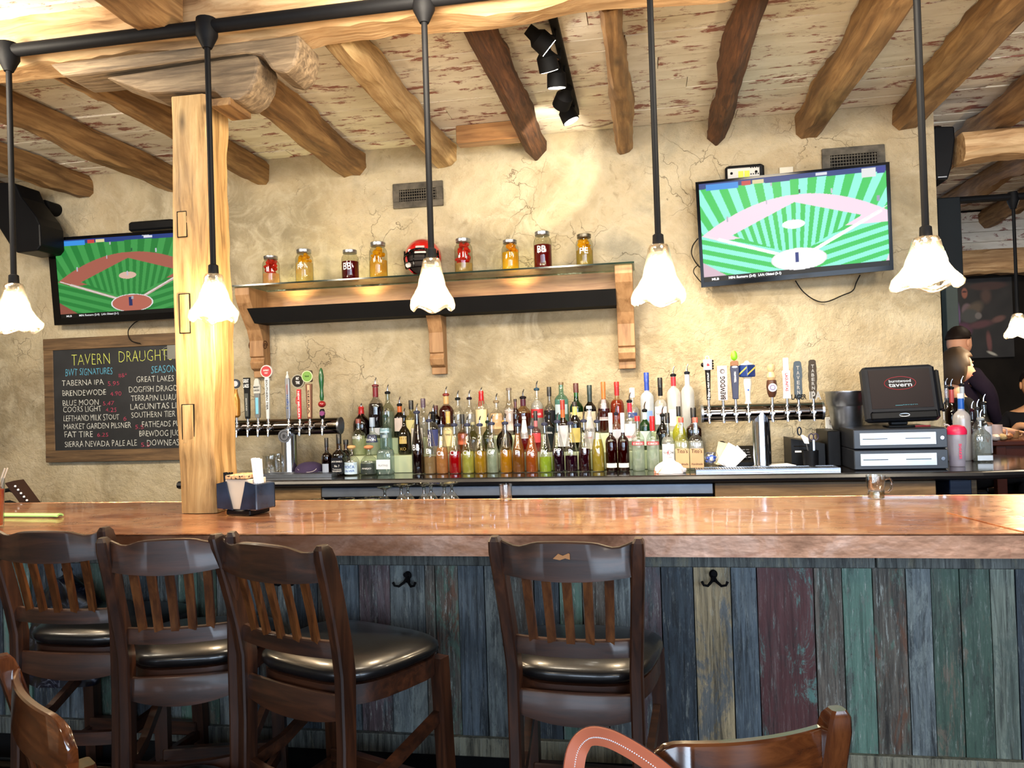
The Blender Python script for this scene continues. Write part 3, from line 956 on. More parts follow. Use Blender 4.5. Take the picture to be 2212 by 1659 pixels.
bounds = [(-260, 'w'), (-190, 'k'), (-120, 'g'), (-52, 'd'), (10, 't'), (70, 'd'), (130, 's'), (186, 'k'), (240, 'w'), (292, 'd'), (342, 'g'), (388, 't'), (430, 'k'), (472, 'g'), (515, 's'), (560, 'w'), (604, 'g'), (640, 'd'), (690, 'w'), (738, 's'), (778, 'r'), (846, 'g'), (922, 'b'), (944, 'n'), (994, 's'), (1051, 'g'), (1103, 'w'), (1158, 'd'), (1212, 't'), (1262, 'b'), (1312, 'g'), (1368, 'r'), (1433, 'd'), (1503, 'o'), (1584, 's'), (1640, 'm'), (1763, 'b'), (1824, 't'), (1890, 'n'), (1962, 'g'), (2017, 'k'), (2079, 'k'), (2145, 'p'), (2200, 'd'), (2262, 'g'), (2330, 't'), (2400, 'w'), (2470, 'b')]
for (p0, kk), (p1, _) in zip(bounds, bounds[1:]):
    x0, x1 = xat(p0, PDp, .6), xat(p1, PDp, .6)
    d = random.uniform(-.006, .003)
    mb = MB()
    wd = x1 - x0
    n = 10
    rs = []
    for i in range(n + 1):
        z = .295 + (zt0 + .01 - .295) * i / n
        e = noise.noise(Vector((p0, z * 4, 0))) * .0018
        rs.append([(.0017 + e, 0, z), (wd - .0017 + e, 0, z), (wd - .0017 + e, .022, z), (.0017 + e, .022, z)])
    mb.rings(rs)
    mb.obj('board', pal[kk], bar, (x0, PDp - BN + d, 0), smooth=False)
# coat hooks
def coat_hook(px, py, lb):
    p = at(px, py, PDp - .006)
    t = thing('coat_hook', lb, 'hook', (p.x, PDp - .008, p.z), group='black double coat hooks on the bar front')
    MB().ball((0, -.001, .016), .014, 12, 8, sy=.4, sz=1.1).obj('back_plate', M['black'], t)
    MB().box(-.008, .008, -.006, .003, -.010, .010, .002).obj('shank', M['black'], t)
    for s in (-1, 1):
        MB().tube([(0, -.006, .012), (s * .008, -.022, -.004), (s * .022, -.040, -.014), (s * .036, -.046, -.010), (s * .041, -.047, .002)], [.005, .005, .0045, .004, .005], 8).obj('prong', M['black'], t)
    MB().tube([(0, -.002, .022), (0, -.018, .026), (0, -.030, .024)], [.005, .006, .009], 8).obj('top_knob', M['black'], t)
coat_hook(882, 1252, 'black double coat hook on a grey board right of the third stool')
coat_hook(1541, 1250, 'black double coat hook on the ochre board right of the last stool')
coat_hook(625, 1250, 'black double coat hook seen between the slats of the third stool')
coat_hook(150, 1240, 'black double coat hook hidden behind the dark jacket at the first stool')

# ---------------------------------------------------------------- back counter
KZ, KN = 1.04, 4.26
KX0 = xat(385, KN, KZ)
KX1 = xat(2120, KN, KZ)
kc = thing('back_counter', 'dark polished counter slab under the bottles with rounded right end', 'counter', (0, KN, KZ))
poly = [(KX0, 0), (KX1, 0)]
ex = XR + .52
for i in range(0, 9):
    a = -PI / 2 + PI * i / 8
    poly.append((KX1 + (ex - KX1) * math.cos(a), .55 + .55 * math.sin(a)))
poly += [(XR + .03, 1.1), (XR + .03, WALL - KN), (KX0, WALL - KN)]
MB().prism(poly, -.045, 0, 'Z').obj('counter_slab', M['stone'], kc)
# stone nosing
pts = [(x, y, -.022) for x, y in poly[:11]]
MB().tube(pts, .021, 8).obj('counter_nosing', paint((22, 22, 26), .3, 0, .2), kc)
# base units
x0, x1 = xat(690, KN, 1.0), xat(1541, KN, 1.0)
cb = thing('bottle_cooler', 'blue-black back bar cooler with a long zinc top rail', 'cooler', ((x0 + x1) / 2, KN + .03, 0))
hw = (x1 - x0) / 2
box('cooler_body', M['cooler'], -hw, hw, .03, .58, .0, KZ - .047, parent=cb)
box('zinc_rail', M['zinc'], -hw, hw, -.005, .03, KZ - .108, KZ - .05, .004, cb)
for k in range(4):
    a = -hw + .02 + k * (2 * hw - .02) / 4
    b = a + (2 * hw - .06) / 4
    d = box('cooler_door', M['cooler'], a, b, .004, .03, .12, KZ - .125, .006, cb)
    box('door_handle', M['black'], a + .03, b - .03, -.012, .004, KZ - .165, KZ - .150, .003, d)
def cabinet(px0, px1, name, lb, doors, cols):
    x0, x1 = xat(px0, KN, 1.0), xat(px1, KN, 1.0)
    t = thing('base_cabinet', lb, 'cabinet', ((x0 + x1) / 2, KN + .03, 0))
    h = (x1 - x0) / 2
    box('cabinet_body', M['cab'], -h, h, .03, .58, .0, KZ - .047, parent=t)
    zt = KZ - .05
    box('top_rail', M['cab'], -h, h, 0, .03, zt - .075, zt, .003, t)
    xs_ = [-h + 2 * h * i / doors for i in range(doors + 1)]
    for i, x in enumerate(xs_):
        w_ = .045
        a = min(max(x - w_ / 2, -h), h - w_)
        box('stile', M['cab'], a, a + w_, 0, .03, .1, zt - .075, .003, t)
    for i in range(doors):
        a, b = xs_[i] + .035, xs_[i + 1] - .035
        d = box('door', M['cab'], a, b, .012, .03, .12, zt - .085, 0, t)
        n = max(3, int((b - a) / .105))
        for k in range(n):
            u0, u1 = a + (b - a) * k / n, a + (b - a) * (k + 1) / n
            box('board', pal[cols[(k + i * 3) % len(cols)]], u0 + .0015, u1 - .0015, .002 + random.uniform(0, .004), .012, .125, zt - .09, 0, d)
    return t
cabinet(1545, 2026, 'base_cabinet', 'oak-framed base cabinet with patchwork painted board doors, right of the cooler', 2, 'wggsrrktprwr')
cabinet(390, 688, 'base_cabinet', 'oak-framed base cabinet left of the cooler, behind the napkin holder', 2, 'wgwb')
# end panel: dark blue with oak post
a, b = xat(2052, KN + .1, .9), xat(2100, KN + .1, .9)
t = thing('counter_end_support', 'blue-black end cabinet and oak post under the rounded counter end', 'cabinet', (a, KN + .1, 0))
box('end_cabinet', paint((30, 46, 74), .4), 0, b - a, 0, .5, 0, KZ - .047, .004, t)
box('oak_post', M['cab'], b - a + .005, b - a + .045, .05, .09, 0, KZ - .047, .003, t)

# stepped bottle riser
rx0, rx1 = xat(760, 4.62, 1.1), xat(1513, 4.62, 1.1)
T1, T2 = KZ + .108, KZ + .208
R1, R2, R3 = 4.50, 4.66, 4.80            # row depths
rs_ = thing('bottle_riser', 'pale green translucent stepped display riser carrying the back rows of bottles', 'shelf', (0, 4.58, KZ + .001))
gm = M['green_step']
box('lower_step', gm, rx0, rx1, 0, .155, 0, .107, .003, rs_)
box('upper_step', gm, rx0, rx1, .157, .32, 0, .207, .003, rs_)
# ---------------------------------------------------------------- bottles
SH = {  # profile: (radius factor, height fraction)
 'std': [(.90, 0), (1, .03), (1, .60), (.97, .65), (.80, .71), (.52, .76), (.38, .80), (.34, .86), (.34, 1)],
 'tall': [(.92, 0), (1, .02), (1, .66), (.96, .71), (.75, .76), (.42, .80), (.34, .84), (.33, 1)],
 'cone': [(.95, 0), (1, .03), (1, .42), (.97, .47), (.86, .55), (.66, .68), (.48, .80), (.40, .88), (.40, 1)],
 'squat': [(.88, 0), (1, .05), (1, .46), (.93, .56), (.72, .66), (.42, .74), (.28, .80), (.28, 1)],
 'dome': [(.92, 0), (1, .03), (1, .56), (.96, .62), (.84, .67), (.60, .71), (.36, .735), (.32, .78), (.32, 1)],
 'heart': [(.55, 0), (.85, .08), (1, .28), (1, .45), (.80, .62), (.45, .72), (.28, .78), (.28, 1)],
 'flute': [(.80, 0), (.84, .04), (.90, .4), (1, .62), (.9, .70), (.55, .77), (.36, .82), (.34, 1)],
 'slim': [(.95, 0), (1, .02), (1, .52), (.9, .58), (.62, .66), (.5, .72), (.46, .80), (.44, 1)],
}
_prof_cache = {}
def at_frac(P, t):
    for (r0, a), (r1, b) in zip(P, P[1:]):
        if a <= t <= b: return r0 + (r1 - r0) * (t - a) / max(b - a, 1e-6)
    return P[-1][0]
def lathe_sq(mb, prof, n, sq):
    """round or softly squared section"""
    rs = []
    for r, z in prof:
        ring = []
        for k in range(n):
            a = 2 * PI * k / n + PI / n
            c_, s_ = math.cos(a), math.sin(a)
            q = 1.0
            if sq: q = 1 / (abs(c_) ** 5 + abs(s_) ** 5) ** (1 / 5)
            ring.append((r * c_ * q, r * s_ * q, z))
        rs.append(ring)
    mb.smooth = True
    return mb.rings(rs)
def bottle(px, D, base, ytop, wpx, shape, gcol, lcol=None, level=.6, cap='pour', ccol=(20, 20, 22), label=None, txt=None, desc='', sq=False, dens=.12, neckc=None, grp='bottles on the back counter', frost=False, name='bottle', clear=.25):
    """label = (rgb, z0frac, z1frac[, halfangle]); txt = list of (string, rgb_key, zfrac, hfrac, widthfrac[, vertical])"""
    X = xat(px, D, base)
    k = mpp((X, D, base))
    r = wpx * k / 2
    X = xat(px, D, base + .1)
    H = zat(ytop, X, D) - base
    t = thing(name, desc, 'bottle', (X, D, base + .0008), group=grp)
    hc = {'pour': .062, 'screw': .028, 'long': .058, 'cork': .026, 'ball': .024, 'short': .016, 'wax': .05}[cap]
    Hb = H - hc + (.0 if cap != 'wax' else .02)
    P = SH[shape]
    prof = [(r * a, Hb * b) for a, b in P]
    nr = r * P[-1][0]
    mb = MB(); lathe_sq(mb, prof, 20, sq)
    if name == 'juice_bottle': dens = .26
    elif dens == .12 and min(gcol) > 200: dens = .18
    gcol = tuple(int(255 - (255 - c_) * .62) for c_ in gcol)
    gm = gls(gcol, dens, .35 if frost else .03)
    mb.obj('glass_body', gm, t, angle=50)
    if clear >= .5 and lcol: lcol = tuple(int(255 - (255 - c_) * .45) for c_ in lcol)
    if lcol:
        li = [(max(rr * .93, .001), z) for rr, z in prof if z < Hb * level]
        li[0] = (li[0][0], .004)
        li.append((r * at_frac(P, level) * .93, Hb * level))
        mb = MB(); lathe_sq(mb, li, 18, sq)
        mb.obj('liquid', liq(lcol, clear), t, angle=50)
    if neckc:
        MB().lathe([(nr * 1.10, Hb * .80), (nr * 1.12, Hb * .84), (nr * 1.10, Hb * .995)], 16).obj('neck_foil', paint(neckc, .35), t)
    if cap == 'pour':
        c_ = MB().lathe([(nr * 1.02, Hb), (nr * 1.35, Hb + .004), (nr * 1.35, Hb + .014), (nr * .8, Hb + .018), (nr * .5, Hb + .02)], 14).obj('pourer', paint(ccol, .5), t)
        MB().tube([(0, 0, Hb + .018), (0, 0, Hb + .036), (.003, -.002, Hb + .05), (.009, -.005, Hb + hc)], [.0052, .0048, .0042, .0034], 8).obj('spout', M['chrome'], c_)
    elif cap == 'wax':
        mb = MB().lathe([(nr * 1.2, Hb * .80), (nr * 1.3, Hb * .86), (nr * 1.15, Hb * .95), (nr * 1.3, Hb * .99), (nr * 1.0, Hb + .008)], 16)
        for a in (.5, 1.9, 3.6, 4.8):
            mb.tube([(nr * 1.15 * math.cos(a), nr * 1.15 * math.sin(a), Hb * .82), (nr * 1.2 * math.cos(a), nr * 1.2 * math.sin(a), Hb * (.70 + .04 * math.sin(a * 5)))], .0032, 6)
        c_ = mb.obj('wax_seal', paint(ccol, .3, 0, .5), t)
        MB().tube([(0, 0, Hb + .004), (0, 0, Hb + .018), (.007, -.004, Hb + hc - .02)], [.005, .0045, .0034], 8).obj('spout', M['chrome'], c_)
    elif cap == 'ball':
        MB().lathe([(nr * .8, Hb - .004), (nr * 1.0, Hb), (nr * 1.9, Hb + .007), (nr * 2.05, Hb + .014), (nr * 1.6, Hb + .021), (nr * .6, Hb + hc)], 14).obj('stopper', paint(ccol, .8), t)
    else:
        q = 1.18 if cap != 'cork' else 1.25
        MB().lathe([(nr * q, Hb - .001), (nr * q, Hb + hc - .003), (nr * (q - .12), Hb + hc)], 18).obj('cap', paint(ccol, .35, 0, .2), t)
    if label:
        lc, l0, l1 = label[0], label[1], label[2]
        ha = R(label[3]) if len(label) > 3 else R(68)
        rl = r * 1.012
        n = 12
        vs, fs = [], []
        hl = sq
        for j in range(2):
            z = Hb * (l0, l1)[j]
            rr = r * at_frac(P, (l0, l1)[j]) * 1.014
            for i in range(n + 1):
                a = -ha + 2 * ha * i / n
                if sq:
                    x_ = rr * (i / n * 2 - 1) * .9
                    vs.append((x_, -rr * 1.005, z))
                else:
                    vs.append((rr * math.sin(a), -rr * math.cos(a), z))
        for i in range(n):
            fs.append((i, i + 1, i + n + 2, i + n + 1))
        o = MB().add(vs, fs).obj('label', paint(lc, .55), t)
        md = o.modifiers.new('s', 'SOLIDIFY'); md.thickness = .0006
        if len(label) > 4:
            pass
    for q in (txt or []):
        s_, ck, zf, hf, wf = q[:5]
        vert = len(q) > 5 and q[5]
        zz = Hb * zf
        rr = r * at_frac(P, min(1, zf + hf / 2)) * 1.04 + .0008
        hh = Hb * hf
        if vert:
            L = Hb * wf
            text('lettering', s_, M[ck], 0, L, zz, hh, t, y=-rr * 1.0, vertical=True, bold=.01)
        else:
            W = 2 * r * wf
            text('lettering', s_, M[ck], -W / 2, W / 2, zz, hh, t, y=0 if not sq else -rr, bend=0 if sq else rr, bold=.0)
    return t

G = (251, 252, 251)      # clear glass tint
GG = (236, 244, 236)
JG = 'juice bottles in the front row'
# --- lettered juice bottles, front row
juice = [
 (903, 872, 'BB', (24, 6, 10), .90, 'juice bottle lettered BB, full of near-black syrup'),
 (929, 890, 'B', (176, 150, 110), .33, 'juice bottle lettered B, one third full of beige juice'),
 (955, 901, 'CA', (206, 150, 92), .56, 'juice bottle lettered CA, holding peach-coloured juice'),
 (983, 899, 'CH', (190, 10, 22), .46, 'juice bottle lettered CH, half full of bright red juice'),
 (1011, 899, 'CH', (196, 196, 96), .46, 'juice bottle lettered CH, holding pale yellow-green juice'),
 (1038, 899, 'C', (198, 158, 40), .46, 'juice bottle lettered C, holding amber-yellow juice'),
 (1064, 896, 'GP', (176, 190, 170), .50, 'juice bottle lettered GP, holding pale grey-green juice'),
 (1093, 895, 'O', (206, 150, 30), .46, 'juice bottle lettered O, half full of orange-yellow juice'),
 (1120, 899, 'P', (150, 96, 34), .86, 'juice bottle lettered P, full of brown-orange juice'),
 (1149, 904, 'PE', (186, 98, 34), .86, 'juice bottle lettered PE, full of cloudy orange juice'),
 (1178, 897, 'PK', (180, 206, 72), .32, 'juice bottle lettered PK, one third full of lime green juice'),
 (1206, 892, 'PP', (40, 10, 28), .46, 'juice bottle lettered PP, half full of dark purple juice'),
 (1234, 895, 'R', (46, 8, 30), .34, 'juice bottle lettered R, part full of plum-coloured juice'),
 (1263, 890, 'T', (52, 8, 22), .46, 'juice bottle lettered T, half full of maroon juice'),
 (1292, 891, 'V', (190, 172, 70), .66, 'juice bottle lettered V, holding yellow-olive juice'),
]
for px, yt, s_, lc, lv, ds in juice:
    bottle(px, R1, KZ, yt, 27, 'cone', G, lc, lv, 'pour', (40, 44, 70), None, [(s_, 'ink_white', .40, .095, .26 * len(s_) + .06)], ds, grp=JG, name='juice_bottle')
F = 'front row of spirit bottles'
bottle(706, R1, KZ, 946, 22, 'tall', (120, 50, 30), (52, 14, 8), .9, 'long', (20, 16, 16), ((150, 160, 180), .05, .42, 40), None, 'slim dark red-brown bottle with black cap, left of the black-labelled whiskey', grp=F)
bottle(733, R1, KZ, 938, 28, 'std', (120, 80, 40), (40, 20, 8), .8, 'long', (14, 14, 16), ((20, 22, 30), .06, .56, 74), [("JACK DANIEL'S", 'ink_white', .42, .05, .85), ('No. 7', 'ink_white', .27, .07, .4), ('Tennessee', 'ink_white', .19, .035, .7), ('WHISKEY', 'ink_white', .12, .045, .75)], 'square-shouldered whiskey bottle with black label and white lettering, far left of the bottles', sq=True, grp=F)
bottle(748, 4.60, KZ, 950, 28, 'std', (120, 80, 40), (34, 16, 8), .8, 'screw', (14, 14, 16), None, None, 'dark brown bottle half hidden behind the black-labelled whiskey', grp=F)
bottle(760, R1, KZ, 962, 33, 'squat', G, (186, 200, 180), .5, 'ball', (206, 166, 112), ((190, 214, 232), .05, .50, 60), [('ROCA', 'ink_blue', .28, .11, .7), ('SILVER', 'ink_blue', .14, .08, .7)], 'squat clear bottle with blue-lettered label and round cork stopper', grp=F, clear=.6)
bottle(797, R1, KZ, 962, 37, 'squat', GG, (48, 62, 56), .52, 'ball', (214, 140, 96), ((34, 44, 40), .08, .46, 56), [('ANEJO', 'ink_white', .24, .06, .6)], 'squat clear bottle with black label and orange cork stopper', grp=F, clear=.5)
bottle(833, R1, KZ, 940, 34, 'dome', (205, 226, 226), (196, 214, 210), .66, 'short', (150, 170, 180), ((206, 214, 224), .16, .42, 50), [('PLATINO', 'ink_grey', .24, .05, .6)], 'tall textured clear bottle with pale blue-white label beside the green riser', sq=True, grp=F, clear=.7)
for px, n_ in ((1321, 'left'), (1347, 'right')):
    bottle(px, R1, KZ, 892, 25, 'dome', (160, 60, 40), (70, 10, 8), .84, 'long', (206, 208, 214), ((224, 220, 216), .08, .17, 60), [('CLEVELAND', 'ink_white', .70, .085, .52, 1)], 'dark red whiskey bottle with silver cap and vertical white lettering, %s one of the pair' % n_, neckc=(206, 208, 214), grp=F)
for px, n_ in ((1379, 'left'), (1411, 'right')):
    bottle(px, R1, KZ, 899, 28, 'std', GG, (172, 190, 176), .62, 'screw', (196, 22, 30), ((176, 26, 46), .52, .59, 66), [('SOBIESKI', 'ink_white', .53, .045, .85), ('VODKA', 'ink_grey', .22, .03, .5)], 'clear vodka bottle with red cap and red label band, %s one of the pair' % n_, neckc=(196, 22, 30) if n_ == 'right' else None, grp=F, clear=.6)
bottle(1444, R1, KZ, 892, 28, 'dome', G, (206, 214, 214), .70, 'long', (18, 18, 20), ((226, 228, 234), .12, .56, 66), [('Ketel One', 'ink_black', .36, .06, .8), ('VODKA', 'ink_red', .27, .035, .45), ('K', 'ink_red', .33, .12, .18)], 'clear vodka bottle with black cap and tall white label above the crumpled towel', grp=F, clear=.75)
for px, n_, lq in ((1473, 'left', (206, 206, 130)), (1504, 'right', (190, 196, 190))):
    bottle(px, R1, KZ, 902, 31, 'dome', G, lq, .60, 'screw', (206, 90, 74), ((186, 146, 106), .06, .46, 74), [("Tito's", 'ink_black', .37, .08, .72), ('Handmade', 'ink_black', .12, .045, .75)], 'clear vodka bottle with brown paper label and handwritten lettering, %s one of the pair' % n_, sq=True, grp=F, clear=.7)
    t = [o for o in COL.objects if o.name.startswith('bottle') and o.type == 'EMPTY'][-1]
# tier 1 (middle) and tier 2 (back)
MR = 'middle row of bottles on the lower step'
BK = 'back row of bottles on the upper step'
def b1(*a, **k): return bottle(a[0], R2, T1, *a[1:], grp=MR, **k)
def b2(*a, **k): return bottle(a[0], R3, T2, *a[1:], grp=BK, **k)
b1(775, 905, 29, 'std', GG, (186, 196, 110), .60, 'screw', (120, 50, 40), None, [('AVION', 'ink_white', .52, .09, .8)], 'clear tequila bottle with yellow-green spirit and white lettering, leftmost in the middle row', clear=.55)
b1(805, 902, 29, 'std', GG, (176, 190, 150), .52, 'long', (150, 168, 190), ((30, 44, 90), .45, .72, 66), [('AVION', 'ink_white', .50, .09, .8)], 'clear tequila bottle with blue label band and silver-blue cap', clear=.55)
b1(834, 881, 27, 'tall', (190, 214, 214), (180, 206, 206), .7, 'pour', (30, 60, 50), ((190, 210, 226), .60, .72, 50), [('1800', 'ink_blue', .48, .07, .5)], 'slender pale teal bottle with green pourer and round blue emblem', clear=.7)
b1(874, 882, 29, 'squat', (150, 130, 60), (60, 50, 16), .9, 'pour', (20, 20, 16), ((196, 168, 96), .30, .50, 34), [('XO', 'ink_gold', .12, .08, .5)], 'round-shouldered dark olive bottle with gold emblem in the middle row')
b1(902, 872, 27, 'std', G, (200, 204, 206), .5, 'pour', (20, 20, 24), ((222, 216, 208), .1, .64, 72), None, 'clear bottle with white label and black pourer behind the BB juice bottle', neckc=(24, 22, 30), clear=.7)
b1(937, 874, 27, 'std', G, (190, 194, 200), .5, 'pour', (20, 20, 24), ((52, 60, 116), .2, .62, 60), None, 'clear bottle with dark blue label behind the B juice bottle', neckc=(16, 16, 18), clear=.6)
b1(969, 889, 26, 'std', G, (224, 212, 160), .7, 'screw', (196, 160, 90), ((228, 208, 150), .2, .62, 60), [('J. TIMES', 'ink_black', .48, .05, .7)], 'small bottle with cream label and gold cap behind the CA juice bottle', neckc=(206, 180, 96))
b1(1000, 895, 24, 'std', (210, 190, 160), (150, 90, 50), .7, 'long', (18, 20, 24), ((190, 96, 60), .3, .66, 62), None, 'bottle with broad black cap and orange label between the two CH juice bottles')
b1(1022, 912, 30, 'squat', (170, 170, 120), (110, 108, 62), .8, 'short', (150, 146, 110), ((70, 60, 40), .1, .5, 50), None, 'squat olive-coloured round bottle behind the yellow CH juice bottle')
b1(1054, 893, 26, 'squat', (150, 160, 110), (84, 92, 44), .8, 'pour', (20, 34, 26), None, None, 'round green liqueur bottle with pourer behind the GP juice bottle')
b1(1090, 893, 36, 'heart', (110, 70, 30), (34, 18, 8), .7, 'pour', (190, 150, 70), None, None, 'heart-shaped dark liqueur bottle with gold collar behind the O juice bottle')
b1(1133, 900, 18, 'slim', (206, 200, 200), (150, 20, 26), .45, 'short', (190, 190, 196), ((224, 224, 226), .42, .98, 80), [('C', 'ink_red', .62, .14, .5)], 'small white bottle with red emblem between the P and PE juice bottles')
b1(1158, 888, 22, 'std', (220, 170, 170), (176, 60, 70), .6, 'long', (26, 18, 22), ((206, 70, 74), .3, .6, 66), None, 'pink cherry bottle with dark cap behind the PE juice bottle', neckc=(186, 110, 116))
b1(1187, 875, 24, 'tall', (70, 80, 70), (14, 20, 18), .9, 'pour', (18, 20, 20), ((20, 26, 26), .1, .66, 74), [('HERBAL', 'ink_white', .50, .05, .7)], 'black-labelled dark bottle behind the PK juice bottle')
b1(1217, 864, 26, 'std', (170, 130, 90), (60, 30, 12), .86, 'long', (150, 40, 30), ((206, 206, 210), .12, .62, 66), None, 'dark rum bottle with red-gold neck and pale picture label behind the PP juice bottle', neckc=(180, 90, 40))
b1(1243, 868, 26, 'std', (70, 70, 50), (18, 20, 14), .9, 'screw', (30, 24, 22), ((196, 176, 96), .2, .52, 60), None, 'black-green bottle with yellow neck label behind the R juice bottle', neckc=(226, 200, 110))
b1(1274, 877, 26, 'cone', (240, 240, 240), (236, 232, 228), .95, 'short', (240, 240, 240), ((240, 238, 234), .05, .80, 80), [('MALIBU', 'ink_black', .46, .07, .85), ('COCONUT', 'ink_red', .30, .04, .5)], 'white coconut rum bottle with black lettering', clear=.05)
b1(1332, 875, 22, 'std', G, (206, 206, 214), .5, 'pour', (30, 26, 40), ((206, 208, 220), .1, .6, 70), [('SILVER', 'ink_grey', .30, .05, .6)], 'clear bottle with white and grey emblem label above the pair of vertical-lettered whiskeys', clear=.7)
b1(1362, 848, 27, 'std', G, (206, 210, 214), .6, 'pour', (20, 20, 22), ((226, 214, 220), .2, .56, 66), [('SMIRNOFF', 'ink_red', .26, .055, .85)], 'clear vodka bottle with red neck and red-lettered white label in the middle row', neckc=(176, 36, 56), clear=.75)
b1(1394, 868, 25, 'std', (60, 170, 70), (16, 100, 34), .84, 'pour', (16, 16, 18), ((196, 214, 206), .12, .5, 66), None, 'bright green gin bottle with black pourer and white collar', neckc=(206, 222, 214))
b1(1432, 878, 30, 'squat', (50, 50, 56), (8, 8, 12), .9, 'pour', (16, 16, 18), None, None, 'opaque black bottle with double black pourer behind the tall white-labelled vodka')
b1(1467, 878, 29, 'squat', (226, 226, 170), (206, 206, 92), .75, 'long', (18, 18, 20), None, None, 'yellow limoncello bottle with black and cream cap', neckc=(200, 186, 120))
b1(1499, 881, 32, 'std', (150, 90, 70), (50, 14, 12), .66, 'long', (16, 16, 18), None, None, 'dark red-brown square bottle with black cap at the right end of the middle row', sq=True)
b2(781, 871, 36, 'squat', (120, 50, 40), (50, 14, 12), .9, 'wax', (176, 36, 34), None, None, 'dark bourbon bottle with dripping red wax neck, left end of the back row')
b2(813, 816, 32, 'std', (214, 214, 214), (30, 18, 26), .68, 'pour', (110, 28, 34), ((206, 206, 214), .06, .2, 50), None, 'tall clear bottle with dark red neck and black spirit, left in the back row', neckc=(116, 28, 36))
b2(839, 831, 27, 'std', (206, 214, 196), (170, 186, 160), .6, 'pour', (18, 18, 20), None, None, 'clear pale green bottle with black pourer in the back row beside the dark-red-necked one', clear=.7)
b2(864, 857, 26, 'std', (120, 70, 40), (30, 14, 8), .8, 'pour', (18, 18, 20), ((214, 198, 190), .2, .62, 46), None, 'dark bottle with amber neck and cream flap label', neckc=(190, 96, 40))
b2(889, 865, 27, 'tall', (222, 222, 180), (214, 206, 130), .5, 'long', (22, 22, 24), ((214, 204, 140), .15, .62, 66), None, 'clear bottle with black cap and yellow label in the back row')
b2(915, 861, 27, 'tall', G, (206, 206, 200), .5, 'long', (84, 66, 84), None, None, 'clear bottle with purple-grey cap in the back row', clear=.7)
b2(942, 876, 24, 'std', (110, 70, 40), (38, 16, 10), .8, 'screw', (74, 22, 22), None, None, 'dark brown bottle with dark red cap behind the B juice bottle')
b2(965, 835, 32, 'std', (220, 206, 200), (88, 18, 14), .76, 'pour', (130, 40, 30), None, None, 'tall bottle of dark red-amber spirit with cream and red neck', neckc=(206, 166, 110))
b2(990, 844, 26, 'std', G, (210, 214, 210), .6, 'pour', (22, 26, 24), None, None, 'clear bottle with dark pourer behind the bright red CH juice bottle', clear=.8)
b2(1015, 843, 26, 'std', G, (214, 214, 212), .6, 'pour', (34, 24, 36), None, None, 'clear bottle with purple-black pourer behind the yellow CH juice bottle', clear=.8)
b2(1041, 837, 27, 'std', G, (222, 204, 160), .6, 'wax', (186, 20, 26), ((224, 206, 160), .2, .60, 60), None, 'clear bourbon bottle with bright red dripping wax neck and cream label')
b2(1073, 850, 30, 'std', G, (220, 190, 150), .6, 'pour', (130, 110, 80), ((214, 176, 130), .2, .68, 66), None, 'clear bottle with tan illustrated label and bronze pourer')
b2(1101, 838, 24, 'slim', (224, 220, 214), (214, 200, 190), .6, 'short', (110, 96, 84), ((216, 200, 194), .1, .56, 60), None, 'slim clear bottle with long glass neck and pinkish white label', clear=.6)
b2(1114, 862, 18, 'std', (150, 60, 50), (88, 10, 16), .8, 'short', (40, 20, 20), None, None, 'narrow dark red bottle squeezed behind the slim clear one')
b2(1131, 841, 32, 'std', (214, 180, 140), (92, 30, 12), .60, 'pour', (24, 16, 22), None, None, 'broad amber-brown bottle with purple foil neck', neckc=(70, 22, 40))
b2(1161, 823, 27, 'std', G, (210, 214, 216), .78, 'pour', (24, 60, 80), ((170, 34, 40), .38, .58, 74), [('WALKER', 'ink_white', .44, .05, .8)], 'clear square bottle with slanted red label and teal pourer', clear=.7)
b2(1188, 836, 25, 'std', (190, 190, 186), (22, 22, 24), .62, 'long', (18, 18, 20), ((30, 30, 34), .3, .62, 70), None, 'clear-shouldered bottle with black label and stamped black cap')
b2(1214, 826, 30, 'tall', (150, 206, 200), (110, 170, 170), .7, 'short', (110, 90, 60), ((176, 196, 206), .40, .60, 60), None, 'large teal glass bottle with gold rim in the back row', clear=.5)
b2(1246, 828, 29, 'std', (60, 150, 60), (20, 90, 26), .9, 'long', (84, 40, 36), ((206, 196, 150), .14, .52, 66), [('WHISKEY', 'ink_black', .36, .05, .7)], 'green whiskey bottle with brown cap and cream label')
b2(1275, 832, 27, 'std', (60, 66, 50), (20, 20, 16), .9, 'long', (34, 52, 50), ((196, 186, 160), .14, .56, 66), None, 'near-black bottle with dark green cap and cream label behind the white coconut rum', neckc=(34, 50, 48))
b2(1305, 825, 26, 'tall', (224, 220, 220), (84, 16, 14), .58, 'long', (190, 110, 50), ((214, 206, 212), .30, .80, 50), None, 'tall bottle of dark red spirit with copper cap and white label', neckc=(196, 116, 54))
b2(1334, 825, 30, 'dome', (230, 190, 150), (170, 70, 16), .70, 'screw', (186, 36, 32), None, None, 'bulbous amber bourbon bottle with square red stopper', neckc=(160, 30, 32), clear=.35)
b2(1367, 838, 29, 'std', G, (212, 214, 218), .7, 'long', (222, 226, 232), ((52, 76, 140), .42, .56, 40), None, 'clear vodka bottle with silver cap and blue lettering', clear=.8)
b2(1399, 805, 29, 'tall', (224, 230, 236), (206, 214, 224), .8, 'long', (36, 66, 160), ((120, 150, 214), .22, .42, 44), None, 'frosted vodka bottle with bright blue cap and blue oval', neckc=(36, 66, 160), dens=.3, frost=True, clear=.4)
b2(1428, 816, 28, 'dome', G, (222, 226, 226), .72, 'long', (18, 18, 20), ((226, 228, 232), .16, .56, 62), [('Ketel One', 'ink_black', .38, .05, .8), ('K', 'ink_red', .34, .1, .16)], 'tall clear vodka bottle with black cap and white label in the back row', neckc=(24, 24, 26), clear=.7)
